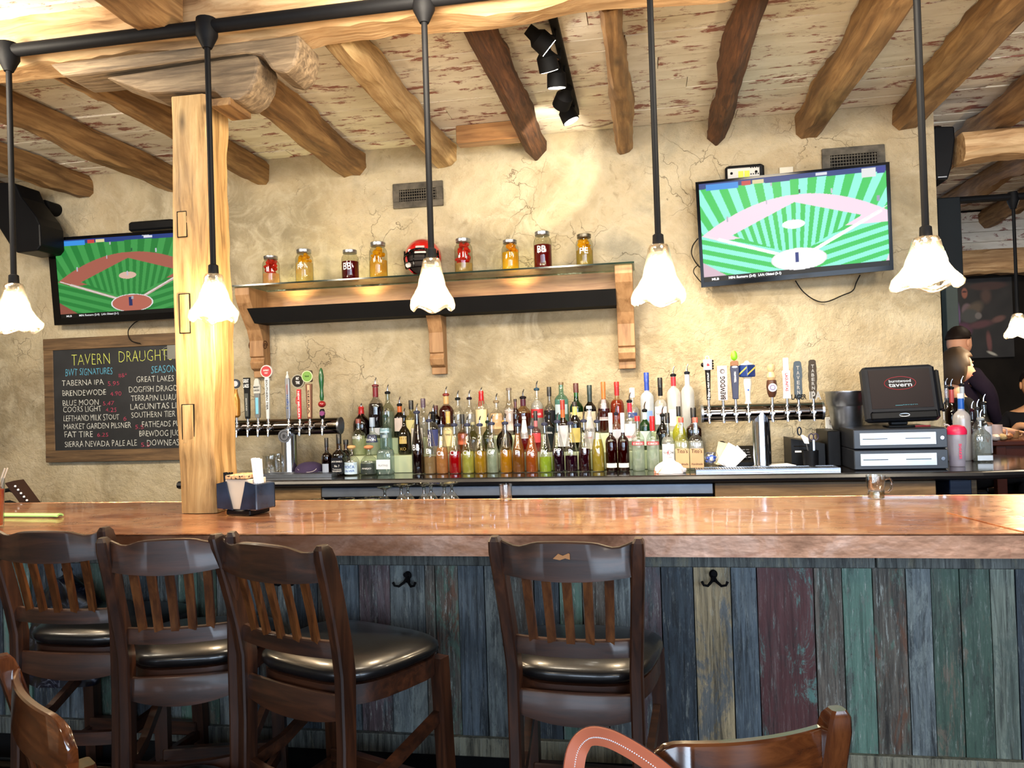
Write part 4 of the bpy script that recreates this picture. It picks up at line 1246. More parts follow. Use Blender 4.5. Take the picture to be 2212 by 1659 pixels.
b2(1457, 792, 29, 'tall', (230, 226, 224), (222, 218, 216), .66, 'pour', (18, 18, 20), ((226, 216, 214), .1, .4, 50), None, 'tall frosted clear vodka bottle with red neck in the back row', neckc=(190, 40, 50), dens=.22, frost=True, clear=.6)
b2(1487, 787, 28, 'tall', (222, 226, 230), (206, 210, 214), .66, 'pour', (18, 22, 34), None, None, 'tall frosted bottle with blue-white neck, right end of the back row', neckc=(196, 206, 226), dens=.25, frost=True, clear=.6)
# group on the rounded end of the counter, right of the till
E_ = 'bottles on the rounded counter end'
def be(px, D, *a, **k): return bottle(px, D, KZ, *a, grp=E_, **k)
be(2041, 4.78, 866, 15, 'std', G, (206, 206, 206), .6, 'pour', (18, 18, 20), None, None, 'small clear bottle just right of the till screen', clear=.7)
be(2059, 4.98, 819, 25, 'std', (150, 90, 60), (44, 20, 12), .8, 'pour', (18, 18, 20), None, None, 'dark brown bottle with pink-red neck right of the till', neckc=(196, 84, 84))
be(2048, 5.18, 817, 20, 'std', G, (206, 210, 206), .5, 'pour', (60, 60, 66), None, None, 'clear bottle with long silver pourer at the wall end', clear=.7)
be(2082, 5.10, 813, 24, 'std', (220, 226, 200), (206, 210, 170), .5, 'pour', (24, 26, 34), ((206, 216, 220), .3, .6, 60), None, 'pale bottle with white neck and long steel pourer behind the blue-collared one', neckc=(206, 216, 224), clear=.6)
be(2079, 4.82, 850, 34, 'tall', (226, 226, 228), (214, 206, 206), .8, 'screw', (220, 224, 230), None, None, 'frosted bottle with blue neck collar behind the shaker cup', neckc=(30, 90, 180), dens=.25, frost=True, clear=.4)
be(2102, 4.98, 867, 20, 'std', (190, 150, 160), (84, 30, 44), .6, 'pour', (50, 20, 30), None, None, 'small plum-coloured bottle with pourer in the counter end group')
be(2114, 4.88, 863, 20, 'std', G, (200, 204, 204), .6, 'pour', (40, 40, 44), None, None, 'narrow clear bottle with steel pourer behind the square clear bottle', clear=.7)
be(2128, 4.94, 852, 27, 'std', G, (206, 210, 214), .6, 'pour', (18, 18, 20), ((222, 222, 230), .1, .60, 60), [('V', 'ink_red', .3, .1, .3)], 'clear bottle with white and red label, rightmost on the counter end', clear=.7)
be(2120, 4.74, 885, 33, 'std', (214, 222, 220), (186, 194, 190), .76, 'pour', (150, 156, 160), ((206, 220, 236), .04, .16, 60), None, 'large square clear bottle in front on the counter end', sq=True, clear=.75)
# ---------------------------------------------------------------- beer towers
def on(px, D, z):        # point on plane depth D and height z seen at pixel column px
    return Vector((xat(px, D, z), D, z))
def tower(name, lb, pxl, pxr, pyc, rad, colpx, colw, base_y, D, lbl):
    zc = at(colpx, pyc, D).z
    xl, xr = xat(pxl, D, zc), xat(pxr, D, zc)
    xc = xat(colpx, D, KZ + .1)
    t = thing('beer_tower', lb, 'beer tower', (xc, D, KZ + .001))
    zc -= KZ + .001
    MB().tube([(xl - xc, 0, zc), (xl - xc + .004, 0, zc), (xr - xc - .004, 0, zc), (xr - xc, 0, zc)], [rad * .9, rad, rad, rad * .9], 28).obj('tap_cylinder', M['darkchrome'], t)
    for s in (xl - xc, xr - xc):
        MB().tube([(s - .006, 0, zc), (s + .006, 0, zc)], rad * 1.04, 28).obj('end_band', M['steel'], t)
    cw = colw * mpp((xc, D, KZ)) / 2
    MB().lathe([(cw * 1.25, 0), (cw * 1.25, .008), (cw * 1.02, .014), (cw, .02), (cw, zc)], 28).obj('tower_column', M['chrome'], t)
    return t, xc, zc
TD = 4.58
tl_, tlx, tlz = tower('beer_tower', 'chrome beer tower with horizontal tap cylinder left of the bottles, nearest the timber post', 505, 735, 922, .052, 626, 35, 1027, TD, '')
tr_, trx, trz = tower('beer_tower', 'chrome beer tower with horizontal tap cylinder right of the bottles', 1517, 1776, 890, .050, 1646, 38, 1003, TD, '')
# round emblem where the left column meets the cylinder
e = MB().tube([(0, -.064, tlz - .055), (0, -.068, tlz - .055)], .042, 24).obj('round_emblem', M['steel'], tl_)
MB().tube([(0.029 * math.cos(a), -.0685, tlz - .055 + .029 * math.sin(a)) for a in [2 * PI * i / 24 for i in range(24)]], .0018, 5, closed=True).obj('emblem_ring', M['black'], e)
text('lettering', 'B', M['ink_black'], -.009, .009, tlz - .066, .022, e, y=-.0692, bold=.01)
def faucet(tw, x, z, black=False):
    f = MB().tube([(x, -.045, z), (x, -.062, z)], .013, 12)
    f.tube([(x, -.060, z), (x, -.072, z + .001)], [.016, .013], 12)
    f.tube([(x, -.070, z - .002), (x, -.078, z - .012), (x, -.080, z - .05)], [.009, .0085, .0075], 10)
    f.lathe([(.013, z + .004), (.010, z + .012), (.0075, z + .016), (.0075, z + .03), (.011, z + .033), (.009, z + .044)], 12, c=(x, -.070))
    mt = M['chrome']
    o = f.obj('faucet', mt, tw)
    MB().tube([(x, -.071, z), (x, -.084, z)], [.011, .008], 12).obj('faucet_nut', M['steel'], o)
    if black:
        MB().tube([(x, -.080, z - .03), (x, -.080, z - .10)], [.0095, .006], 10).obj('black_spout', M['plastic'], o)
    return o
def slab_prof(mb, prof, th, y=-.070, nx_=1):
    """prof: list of (halfwidth, z) -> extruded plate"""
    poly = [(-w_, z) for w_, z in prof] + [(w_, z) for w_, z in prof[::-1]]
    return mb.prism(poly, y - th / 2, y + th / 2)
def handle_at(tw, tx, tz, px, ytop, ybot, lb, build):
    x = xat(px, TD - .07, KZ + tz)
    xo = x - tx
    faucet(tw, xo, tz - .004, black=(px in (1537,)))
    z0 = zat(ybot, x, TD - .07)
    z1 = zat(ytop, x, TD - .07)
    t = thing('tap_handle', lb, 'tap handle', (x, TD - .07, z0), group='tap handles')
    MB().lathe([(.0075, -(z0 - KZ - tz) + .040), (.007, .004)], 10).obj('ferrule', M['steel'], t)
    build(t, z1 - z0, mpp((x, TD - .07, z0)))
    return t
def plate(t, name, mt, prof, th=.016, bev=.003):
    mb = slab_prof(MB(), prof, th, 0)
    o = mb.obj(name, mt, t)
    md = o.modifiers.new('b', 'BEVEL'); md.width = bev; md.segments = 2
    return o
def disc(t, name, mt, z, r, y=-.010, th=.004, x=0, sx=1.0):
    pts = []
    mb = MB()
    rs = [[(x + r * sx * math.cos(2 * PI * k / 24), y + d, z + r * math.sin(2 * PI * k / 24)) for k in range(24)] for d in (0, th)]
    mb.rings(rs)
    return mb.obj(name, mt, t)
# left tower, left to right
def h_a(t, H, k):
    MB().lathe([(.012, 0), (.024, H * .05), (.024, H * .45), (.015, H * .58), (.010, H * .66), (.010, H * .74)], 18).obj('amber_body', paint((176, 122, 50), .25, .4), t)
    disc(t, 'round_badge', paint((40, 50, 66)), H * .88, H * .12, -.006, .012)
    disc(t, 'badge_ring', paint((196, 200, 206)), H * .88, H * .075, -.0075, .003)
    MB().box(-.030, -.014, -.010, .010, 0, H * .5, .002).obj('dark_plate', paint((66, 46, 30)), t)
handle_at(tl_, tlx, tlz, 512, 819, 902, 'tap handle with small round navy badge and amber body, leftmost on the left tower', h_a)
def h_b(t, H, k):
    plate(t, 'black_handle', paint((24, 26, 28)), [(.013, 0), (.016, H * .1), (.018, H * .72), (.020, H * .74), (.021, H)], .02)
    plate(t, 'inner_plate', paint((70, 74, 70)), [(.010, H * .06), (.012, H * .62)], .026, .002)
    text('lettering', 'GREAT', M['ink_white'], -.019, .019, H * .88, H * .085, t, y=-.0125, bold=.02)
    text('lettering', 'LAKES', M['ink_white'], -.019, .019, H * .76, H * .085, t, y=-.0125, bold=.02)
    text('lettering', 'EDMUND', M['ink_white'], 0, H * .3, H * .5, .007, t, y=-.0145, vertical=True)
handle_at(tl_, tlx, tlz, 536, 816, 905, 'black tap handle with two words in white block letters, second on the left tower', h_b)
def h_c(t, H, k):
    plate(t, 'grey_handle', paint((110, 112, 112)), [(.014, 0), (.017, H * .1), (.018, H * .62)], .018)
    plate(t, 'blue_panel', paint((120, 190, 214)), [(.009, H * .10), (.010, H * .52)], .023, .002)
    plate(t, 'shield_top', paint((196, 196, 188)), [(.022, H * .62), (.023, H * .82), (.018, H * .86), (.016, H * .95), (.008, H)], .020)
    text('lettering', 'MARKET', M['ink_black'], -.019, .019, H * .76, H * .05, t, y=-.0112, bold=.01)
    text('lettering', 'GARDEN', M['ink_black'], -.019, .019, H * .68, H * .05, t, y=-.0112, bold=.01)
handle_at(tl_, tlx, tlz, 558, 818, 903, 'grey tap handle with pale shield top and light blue panel', h_c)
def h_d(t, H, k):
    plate(t, 'white_handle', paint((214, 216, 214)), [(.009, 0), (.010, H * .08), (.016, H * .74), (.013, H * .78)], .016)
    disc(t, 'round_badge', paint((226, 214, 206)), H * .885, H * .118, -.009, .018)
    disc(t, 'badge_face', paint((180, 50, 56)), H * .885, H * .100, -.0105, .003)
    text('lettering', 'RASPBERRY', M['ink_white'], -.019, .019, H * .89, H * .03, t, y=-.0115, bold=.01)
    text('lettering', 'WHEAT', M['ink_white'], -.012, .012, H * .84, H * .03, t, y=-.0115, bold=.01)
    text('lettering', 'SOUTHERN TIER', M['ink_black'], 0, H * .56, H * .73, .0125, t, y=-.0092, vertical=True, bold=.02)
handle_at(tl_, tlx, tlz, 580, 789, 905, 'tall white tap handle with vertical black lettering and round red badge', h_d)
def h_e(t, H, k):
    plate(t, 'silver_handle', M['steel'], [(.012, 0), (.013, H * .12), (.014, H * .82), (.010, H * .86)], .022)
    plate(t, 'side_face', paint((120, 116, 112)), [(.017, H * .06), (.018, H * .84)], .006, .001)
    MB().lathe([(.010, H * .84), (.012, H * .88), (.006, H * .93), (.005, H * .95), (.007, H * .97), (.003, H)], 12).obj('finial', paint((206, 206, 200)), t)
    text('lettering', 'COORS', M['ink_red'], 0, H * .2, H * .72, .008, t, y=-.0122, vertical='up')
    text('lettering', 'Light', M['ink_blue'], 0, H * .3, H * .52, .011, t, y=-.0122, vertical='up')
handle_at(tl_, tlx, tlz, 624, 802, 905, 'silver faceted tap handle with pointed finial, in the middle of the left tower', h_e)
def h_f(t, H, k):
    plate(t, 'red_handle', paint((196, 26, 40)), [(.009, 0), (.012, H * .1), (.013, H * .66)], .016)
    text('lettering', 'NEW BELGIUM', M['ink_white'], 0, H * .58, H * .62, .011, t, y=-.0092, vertical=True, bold=.02)
    disc(t, 'round_badge', paint((150, 146, 130)), H * .84, H * .155, -.006, .012, -.004)
    disc(t, 'badge_face', paint((40, 36, 32)), H * .84, H * .130, -.0075, .003, -.004)
    text('lettering', 'FAT', M['ink_white'], -.014, .006, H * .87, H * .06, t, y=-.0085, bold=.02)
    text('lettering', 'TIRE', M['ink_white'], -.017, .010, H * .78, H * .06, t, y=-.0085, bold=.02)
    MB().tube([(-.012, 0, H * .50), (-.020, 0, H * .46), (-.022, 0, H * .36), (-.012, 0, H * .33)], .003, 6).obj('wheel_arc', paint((196, 26, 40)), t)
handle_at(tl_, tlx, tlz, 648, 808, 905, 'red tap handle with vertical white lettering and round dark badge', h_f)
def h_g(t, H, k):
    plate(t, 'brown_handle', paint((104, 62, 40)), [(.012, 0), (.014, H * .06), (.021, H * .72)], .018)
    plate(t, 'cream_panel', paint((206, 170, 136)), [(.008, H * .04), (.009, H * .70)], .023, .002)
    text('lettering', 'SIERRA', M['ink_black'], 0, H * .5, H * .60, .010, t, y=-.0125, vertical=True, bold=.02)
    plate(t, 'square_top', paint((60, 40, 26)), [(.020, H * .76), (.024, H * .78), (.024, H * .97), (.020, H)], .016)
    disc(t, 'green_badge', paint((206, 214, 170)), H * .875, H * .120, -.012, .004, -.006)
    disc(t, 'badge_face', paint((110, 156, 66)), H * .875, H * .104, -.0132, .003, -.006)
    text('lettering', 'PALE ALE', M['ink_black'], -.019, .007, H * .865, H * .03, t, y=-.0142, bold=.02)
handle_at(tl_, tlx, tlz, 670, 800, 905, 'brown tap handle with cream vertical panel and green round badge', h_g)
def h_h(t, H, k):
    MB().lathe([(.010, H * .36), (.014, H * .44), (.011, H * .52), (.011, H * .60), (.016, H * .74), (.0165, H * .84), (.010, H * .96), (.004, H)], 16).obj('green_grip', paint((20, 84, 40), .25, 0, .5), t)
    MB().ball((0, 0, H * .29), .0245, 16, 10, sz=.85).obj('red_ball', paint((150, 34, 34), .25, 0, .5), t)
    MB().lathe([(.010, 0), (.016, H * .04), (.016, H * .16), (.010, H * .20)], 14).obj('black_base', M['plastic'], t)
    disc(t, 'purple_button', paint((120, 50, 110)), H * .11, .015, -.022, .02, .006)
handle_at(tl_, tlx, tlz, 697, 795, 905, 'glossy dark green tap handle with red ball, rightmost on the left tower', h_h)
# right tower
def r_a(t, H, k):
    MB().lathe([(.011, 0), (.012, H * .3), (.0155, H * .66), (.0155, H * .68)], 16).obj('black_grip', paint((20, 20, 22)), t)
    text('lettering', 'Nitro', M['ink_white'], 0, H * .24, H * .02 + H * .24, .013, t, y=-.0165, vertical='up', bold=.03)
    text('lettering', 'MILK STOUT', M['ink_white'], 0, H * .34, H * .62, .010, t, y=-.0168, vertical='up', bold=.01)
    plate(t, 'white_block', paint((226, 222, 218)), [(.023, H * .68), (.024, H * .92)], .036)
    MB().tube([(-.010, 0, H * .92), (-.008, 0, H * .985), (0, 0, H), (.008, 0, H * .985), (.010, 0, H * .92)], .003, 6).obj('loop', paint((206, 206, 206)), t)
    disc(t, 'round_mark', paint((246, 240, 236)), H * .80, .017, -.020, .002)
    h = MB().box(-.006, .006, -.0222, -.0205, H * .77, H * .80)
    for i in range(4): h.box(-.0062 + i * .0033, -.0038 + i * .0033, -.0222, -.0205, H * .80, H * (.825 + .008 * (1 if i in (1, 2) else 0)))
    h.box(.0065, .0095, -.0222, -.0205, H * .775, H * .805)
    h.obj('hand_mark', M['ink_red'], t)
    for i in range(4):
        MB().ball((.027, -.004, H * (.71 + i * .057)), .0065, 8, 6, sx=1.2).obj('black_knuckle', paint((14, 14, 16), .2), t)
    MB().ball((-.027, 0, H * .80), .010, 8, 6, sz=1.3).obj('black_thumb', paint((14, 14, 16), .2), t)
handle_at(tr_, trx, trz, 1532, 769, 864, 'black tap handle topped by a white block with red hand mark and black knuckles', r_a)
def r_b(t, H, k):
    plate(t, 'white_plate', paint((232, 206, 206)), [(.0255, 0), (.0275, H)], .016)
    text('lettering', 'BREWDOG', M['ink_black'], 0, H * .66, H * .69, .026, t, y=-.0092, vertical='up', bold=.03)
    disc(t, 'dog_mark', paint((90, 84, 86)), H * .84, .014, -.0092, .002)
    disc(t, 'dog_mark_inner', paint((232, 206, 206)), H * .83, .007, -.0102, .002, .003)
handle_at(tr_, trx, trz, 1563, 790, 865, 'flat pinkish white tap handle with black letters reading upward', r_b)
def r_c(t, H, k):
    plate(t, 'navy_body', paint((26, 34, 66)), [(.0155, 0), (.017, H * .15), (.0235, H * .60), (.0235, H * .68)], .03)
    plate(t, 'brown_cap', paint((128, 84, 44)), [(.021, H * .68), (.021, H * .76), (.016, H * .785)], .03)
    MB().ball((0, 0, H * .885), .0185, 10, 8, sz=1.55, sy=.6, fn=lambda p: 1 + .12 * math.sin(9 * p.z)).obj('green_hop', paint((120, 200, 30), .4), t)
    text('lettering', 'TERRAPIN', M['ink_white'], 0, H * .22, H * .56, .010, t, y=-.0162, vertical='up', bold=.03)
    disc(t, 'white_bar', paint((200, 210, 214)), H * .66, .006, -.0165, .003, 0, 2.6)
handle_at(tr_, trx, trz, 1590, 757, 862, 'navy and brown tap handle with a lime green hop on top', r_c)
def r_d(t, H, k):
    MB().lathe([(.020, 0), (.013, H * .08), (.016, H * .25), (.023, H * .48), (.020, H * .58), (.028, H * .62)], 18).obj('white_stem', paint((226, 222, 212), .3, 0, .4), t)
    MB().box(-.033, .033, -.033, .033, H * .62, H * .90, .004, Matrix.Rotation(R(38), 4, 'Z')).obj('blue_cube', paint((34, 56, 116), .3), t)
    o = MB()
    for a in (38, -52):
        Mr = Matrix.Rotation(R(a), 4, 'Z')
        o.prism([(-.030, H * .66), (-.030, H * .70), (.030, H * .86), (.030, H * .82)], -.0345, -.0325, M=Mr)
    o.obj('gold_stripe', paint((206, 186, 90)), t)
    MB().lathe([(.036, H * .90), (.034, H * .92), (.016, H * .95), (.012, H * .98), (.005, H)], 14).obj('finial', paint((226, 216, 196)), t)
    disc(t, 'star_mark', M['ink_blue'], H * .32, .005, -.0225, .002)
handle_at(tr_, trx, trz, 1617, 779, 872, 'white turned tap handle with blue cube top and gold stripes', r_d)
def r_e(t, H, k):
    MB().lathe([(.016, 0), (.025, H * .12), (.030, H * .32), (.026, H * .50), (.022, H * .52)], 18).obj('barrel', paint((76, 44, 28), .4), t)
    disc(t, 'badge', paint((206, 196, 214)), H * .29, .0235, -.031, .003)
    disc(t, 'badge_centre', paint((110, 96, 140)), H * .29, .015, -.0325, .003)
    disc(t, 'badge_dot', paint((214, 206, 220)), H * .29, .010, -.034, .003)
    MB().lathe([(.018, H * .52), (.025, H * .60), (.020, H * .70), (.014, H * .76), (.022, H * .84), (.020, H * .95), (.008, H)], 16).obj('cream_knob', paint((214, 178, 132), .4), t)
handle_at(tr_, trx, trz, 1669, 786, 858, 'tap handle with dark barrel, lilac round badge and rounded cream top', r_e)
def r_f(t, H, k):
    plate(t, 'white_body', paint((236, 234, 238)), [(.022, 0), (.019, H * .12), (.019, H * .50), (.0215, H * .68), (.014, H * .69), (.014, H)], .02)
    text('lettering', 'LAGUNITAS', M['ink_red'], 0, H * .44, H * .62, .014, t, y=-.0112, vertical=True, bold=.03)
handle_at(tr_, trx, trz, 1701, 773, 861, 'white tap handle with vertical red lettering and narrower top', r_f)
def r_g(colr, s1, s2, sc_):
    def f(t, H, k):
        rnd = random.Random(len(s1))
        prof = [(.014, 0)] + [(.0235 + rnd.uniform(-.003, .002) - abs(z - .6) * .008, H * z) for z in (.1, .2, .3, .4, .5, .6, .7, .8, .9)] + [(.018, H * .97), (.010, H)]
        plate(t, 'carved_body', paint(colr, .8), prof, .018, .002)
        n = len(s1)
        for i, ch in enumerate(s1):
            text('lettering', ch, M['ink_grey'], -.008, .008, H * (.90 - (i + 1) * .78 / n), H * .58 / n, t, y=-.0102, bold=.03)
        W = .072 if s2 == 'LAGER' else .060
        text('lettering', s2, M[sc_], -W / 2 + (.006 if s2 == 'IPA' else -.004), W / 2 + (.010 if s2 == 'IPA' else .004), H * -.02, H * (.13 if s2 == 'LAGER' else .20), t, y=-.0135, bold=.03)
    return f
handle_at(tr_, trx, trz, 1726, 780, 861, 'rough slate-blue carved tap handle with vertical letters', r_g((66, 80, 94), 'TAVERN', 'LAGER', 'ink_black'))
handle_at(tr_, trx, trz, 1758, 777, 861, 'rough dark brown carved tap handle, rightmost on the right tower', r_g((56, 48, 40), 'TABERNA', 'IPA', 'ink_grey'))

# drip trays
def drip(px0, px1, D0, lb, dz=.018):
    x0, x1 = xat(px0, D0, KZ), xat(px1, D0, KZ)
    t = thing('drip_tray', lb, 'tray', ((x0 + x1) / 2, D0, KZ + .001))
    h = (x1 - x0) / 2
    mb = MB()
    mb.box(-h, h, 0, .006, 0, dz); mb.box(-h, h, .134, .14, 0, dz); mb.box(-h, -h + .006, .006, .134, 0, dz); mb.box(h - .006, h, .006, .134, 0, dz); mb.box(-h + .006, h - .006, .006, .134, 0, .004)
    mb.obj('tray', M['steel'], t)
    g = MB()
    n = int(2 * h / .014)
    for i in range(n):
        x = -h + .01 + (2 * h - .02) * i / n
        g.box(x, x + .006, .006, .134, dz - .006, dz - .001)
    g.obj('grille', M['steel'], t)['kind'] = 'stuff'
drip(1504, 1816, 4.33, 'long steel drip tray with slotted grille under the right beer tower')
drip(560, 716, 4.37, 'steel drip tray under the left beer tower', .022)

# ---------------------------------------------------------------- till with cash drawers
a = on(1846, 4.36, KZ); b = on(2048, 4.36, KZ)
W = b.x - a.x
def drawer(z, lb, h):
    t = thing('cash_drawer', lb, 'cash drawer', ((a.x + b.x) / 2, 4.36, z), group='stacked cash drawers')
    box('drawer_case', M['plastic2'], -W / 2, W / 2, .006, .42, 0, h, .004, t)
    f = box('drawer_front', paint((46, 52, 62), .35), -W / 2, W / 2, -.008, .006, .004, h - .004, .003, t)
    box('steel_plate', paint((196, 208, 220), .35, .55), -W / 2 + .03, W / 2 - .055, -.012, -.008, .022, h - .02, .002, f)
    for s in (-1, 1):
        box('slot', M['ink_black'], -.02 + s * W * .23 - .062, -.02 + s * W * .23 + .062, -.0135, -.0118, h * .50, h * .50 + .0035, 0, f)
    MB().tube([(W / 2 - .026, -.008, h * .52), (W / 2 - .026, -.013, h * .52)], .0095, 14).obj('lock', M['chrome'], f)
    return t
drawer(KZ + .001, 'black cash drawer with brushed steel front, lower of the two', .108)
drawer(KZ + .111, 'black cash drawer with brushed steel front, upper of the two under the till screen', .108)
# till terminal
tD = 4.46
c1, c2, c3, c4 = at(1857, 795, tD + .03), at(2012, 788, tD + .03), at(2035, 905, tD - .04), at(1874, 912, tD - .04)
cen = (c1 + c2 + c3 + c4) / 4
till = thing('till_terminal', 'black touchscreen till showing a red oval logo, on the cash drawers', 'till', (cen.x, cen.y, KZ + .2195))
ex_ = ((c2 - c1) + (c3 - c4)).normalized(); ez_ = ((c1 - c4) + (c2 - c3)).normalized(); ny_ = ex_.cross(ez_).normalized(); ez_ = ny_.cross(ex_) * -1 if ny_.cross(ex_).z < 0 else ny_.cross(ex_)
Wt, Ht = ((c2 - c1).length + (c3 - c4).length) / 2, ((c1 - c4).length + (c2 - c3).length) / 2
Rm = Matrix((ex_, -ny_ if ny_.y < 0 else ny_, ez_)).transposed()
if Rm.determinant() < 0: Rm = Matrix((ex_, ny_, ez_)).transposed()
Mt = Matrix.Translation(cen - Vector(till.location)) @ Rm.to_4x4()
def tb(name, mt, x0, x1, y0, y1, z0, z1, b_=0, par=None):
    o = MB().box(x0, x1, y0, y1, z0, z1, b_).obj(name, mt, par)
    return o
head = MB().box(-Wt / 2, Wt / 2, -.02, .05, -Ht / 2, Ht / 2, .014, Mt).obj('screen_housing', M['plastic2'], till)
MB().box(-Wt / 2 + .030, Wt / 2 - .030, -.0225, -.0195, -Ht / 2 + .065, Ht / 2 - .022, 0, Mt).obj('screen', paint((22, 12, 15), .4), head)
MB().box(-Wt / 2 + .018, Wt / 2 - .018, -.028, -.018, -Ht / 2 + .004, -Ht / 2 + .048, .008, Mt).obj('chin', M['plastic'], head)
def ring_ellipse(rx, rz, cx_, cz, y, r_, n=40):
    return [Mt @ Vector((cx_ + rx * math.cos(2 * PI * i / n), y, cz + rz * math.sin(2 * PI * i / n))) for i in range(n)]
lit_red = plain('screen_red', C(20, 5, 5), .3, emit=C(200, 60, 66), es=.5)
lit_white = plain('screen_white', C(20, 20, 20), .3, emit=C(235, 235, 235), es=.5)
lit_blue = plain('screen_cyan', C(5, 20, 20), .3, emit=C(110, 200, 215), es=.45)
MB().tube(ring_ellipse(Wt * .215, Ht * .118, 0, Ht * .17, -.024, .0015), .0013, 5, closed=True).obj('logo_oval', lit_red, head)
for s_, zz, w_, h_ in (('burntwood', .185, .30, .050), ('tavern', .105, .32, .075)):
    o = text('logo_lettering', s_, lit_white, -Wt * w_ / 2, Wt * w_ / 2, Ht * zz, Ht * h_, head, y=-.024, bold=.02)
    o.data.transform(Mt)
o = text('logo_lettering', 'tavern', lit_blue, Wt * .0, Wt * .2, -Ht * .235, Ht * .018, head, y=-.024); o.data.transform(Mt)
o = MB().box(-Wt * .10, -.0, -.0245, -.0235, -Ht * .238, -Ht * .232, 0, Mt).obj('line_mark', lit_blue, head)
MB().ball((0, 0, 0), .001).v
pts = [Mt @ Vector((.026 * math.cos(2 * PI * i / 20), -.0285, -Ht / 2 + .026 + .008 * math.sin(2 * PI * i / 20))) for i in range(20)]
MB().tube(pts, .0018, 5, closed=True).obj('oval_button', M['steel'], head)
MB().box(-.07, .07, -.02, .09, 0, .012, .004).obj('stand_foot', M['plastic'], till)
MB().box(-.045, .045, .03, .07, .01, cen.z - till.location.z, .006).obj('stand_neck', M['plastic'], till)
MB().box(Wt / 2, Wt / 2 + .022, -.01, .035, -Ht / 2 + .05, Ht / 2 - .03, .006, Mt).obj('card_reader', M['plastic'], head)
# red pen and white clip in front of the till
p = on(1978, 4.40, KZ + .2205)
tag(MB().tube([(0, 0, .006), (.075, .01, .006)], .005, 8).obj('pen', paint((110, 24, 40)), None, p), 'dark red pen lying on the upper cash drawer below the till screen', 'pen')
# ice bucket
bx = on(1826, 4.72, KZ + .2)
t = thing('ice_bucket', 'steel wine bucket with ring handle, left of the till screen', 'bucket', (bx.x + .01, 4.72, KZ + .2))
s = .118
s *= .92
MB().lathe([(s * .70, 0), (s * .74, .01), (s * .92, .135), (s * .93, .14), (s * 1.0, .15), (s * 1.02, .205), (s * 1.06, .215), (s * 1.06, .222), (s * .98, .222), (s * .9, .14), (s * .68, .012)], 32).obj('bucket_body', M['steel'], t)
for a_ in (PI * 1.08, -.08):
    cx_, cy_ = math.cos(a_) * s * 1.0, -abs(math.sin(a_)) * s
    MB().tube([(cx_ + math.copysign(.018, cx_) * (0.3 - .7 * math.cos(u)) , cy_ - .002, .135 - .026 * math.sin(u / 2) * 1.6) for u in [2 * PI * i / 16 for i in range(16)]], .0035, 6, closed=True).obj('ring_handle', M['chrome'], t)
# black equipment box under the bucket
a1, b1_ = on(1800, 4.52, KZ), on(1848, 4.52, KZ)
tag(box('equipment_box', M['plastic'], on(1790, 4.60, KZ).x, a.x - .008, 4.60, 4.90, KZ + .001, KZ + .199, .004), 'black equipment box on the counter carrying the steel bucket', 'box')
# sloping black printer box with wedge top
p0, p1 = on(1712, 4.60, KZ), on(1785, 4.60, KZ)
t = thing('sloping_case', 'large black sloping case on the counter behind the pen holder', 'case', (p0.x, 4.62, KZ + .001))
wz = zat(948, p0.x, 4.62) - KZ
mb = MB()
xe = p1.x - p0.x
mb.rings([[(0, 0, 0), (0, .24, 0), (0, .24, wz), (0, 0, wz)], [(xe, 0, 0), (xe, .24, 0), (xe, .24, wz * .80), (xe, 0, wz * .80)]])
mb.obj('case_body', M['plastic'], t)
box('white_sticker', M['paper'], .02, .055, -.002, 0, wz * .5, wz * .56, 0, t)
box('front_slot', M['darkhole'], .015, .10, -.0015, 0, wz * .70, wz * .74, 0, t)
# pen holder with scissors
q = on(1752, 4.50, KZ)
t = thing('pen_holder', 'black wire cup in front of the sloping case', 'holder', (q.x, 4.50, KZ + .001))
MB().lathe([(.036, 0), (.040, .004), (.043, .10), (.041, .10), (.036, .006)], 18).obj('cup', M['plastic'], t)
q2 = (q.x, 4.50, KZ + .02)
t = thing('scissors', 'scissors with dark handles standing in the black cup', 'scissors', q2)
for s_ in (-1, 1):
    MB().tube([(.018 + s_ * .012 + .013 * math.cos(u), -.004, .155 + .018 * math.sin(u)) for u in [2 * PI * i / 16 for i in range(16)]], .0035, 6, closed=True).obj('finger_ring', paint((36, 30, 60)), t)
MB().box(.012, .024, -.006, -.002, 0, .14, .001).obj('blade', M['steel'], t)
t = thing('ladle', 'dark-handled scraper with white head leaning in the black cup', 'utensil', (q.x, 4.50, KZ + .02))
MB().tube([(-.055 + .010 * math.cos(u), 0, .188 + .022 * math.sin(u)) for u in [2 * PI * i / 16 for i in range(16)]], .004, 6, closed=True).obj('loop_handle', paint((22, 30, 44)), t)
MB().prism([(-.050, .165), (-.038, .168), (-.012, .150), (-.006, .118), (-.030, .120)], -.006, .004).obj('white_head', M['paper'], t)
MB().tube([(-.02, 0, .12), (.004, 0, .0)], .004, 6).obj('shaft', M['steel'], t)
# phone
q = on(1596, 4.72, KZ)
t = thing('desk_phone', 'black desk telephone on the counter left of the right beer tower column', 'phone', (q.x, 4.72, KZ + .001))
MB().rings([[(-.11, -.08, 0), (.11, -.08, 0), (.11, .08, 0), (-.11, .08, 0)], [(-.11, -.08, .025), (.11, -.08, .025), (.11, .08, .11), (-.11, .08, .11)]]).obj('phone_body', M['plastic'], t)
MB().tube([(-.085, -.06, .05), (-.085, -.02, .075), (-.085, .05, .115), (-.085, .08, .118)], [.022, .014, .016, .024], 10).obj('handset', M['plastic'], t)
kb = MB()
for i in range(4):
    for j in range(3):
        kb.box(.0 + j * .024, .017 + j * .024, -.05 + i * .024, -.035 + i * .024, .048 + i * .0128, .054 + i * .0128)
kb.obj('keypad', paint((120, 120, 124)), t)['kind'] = 'stuff'
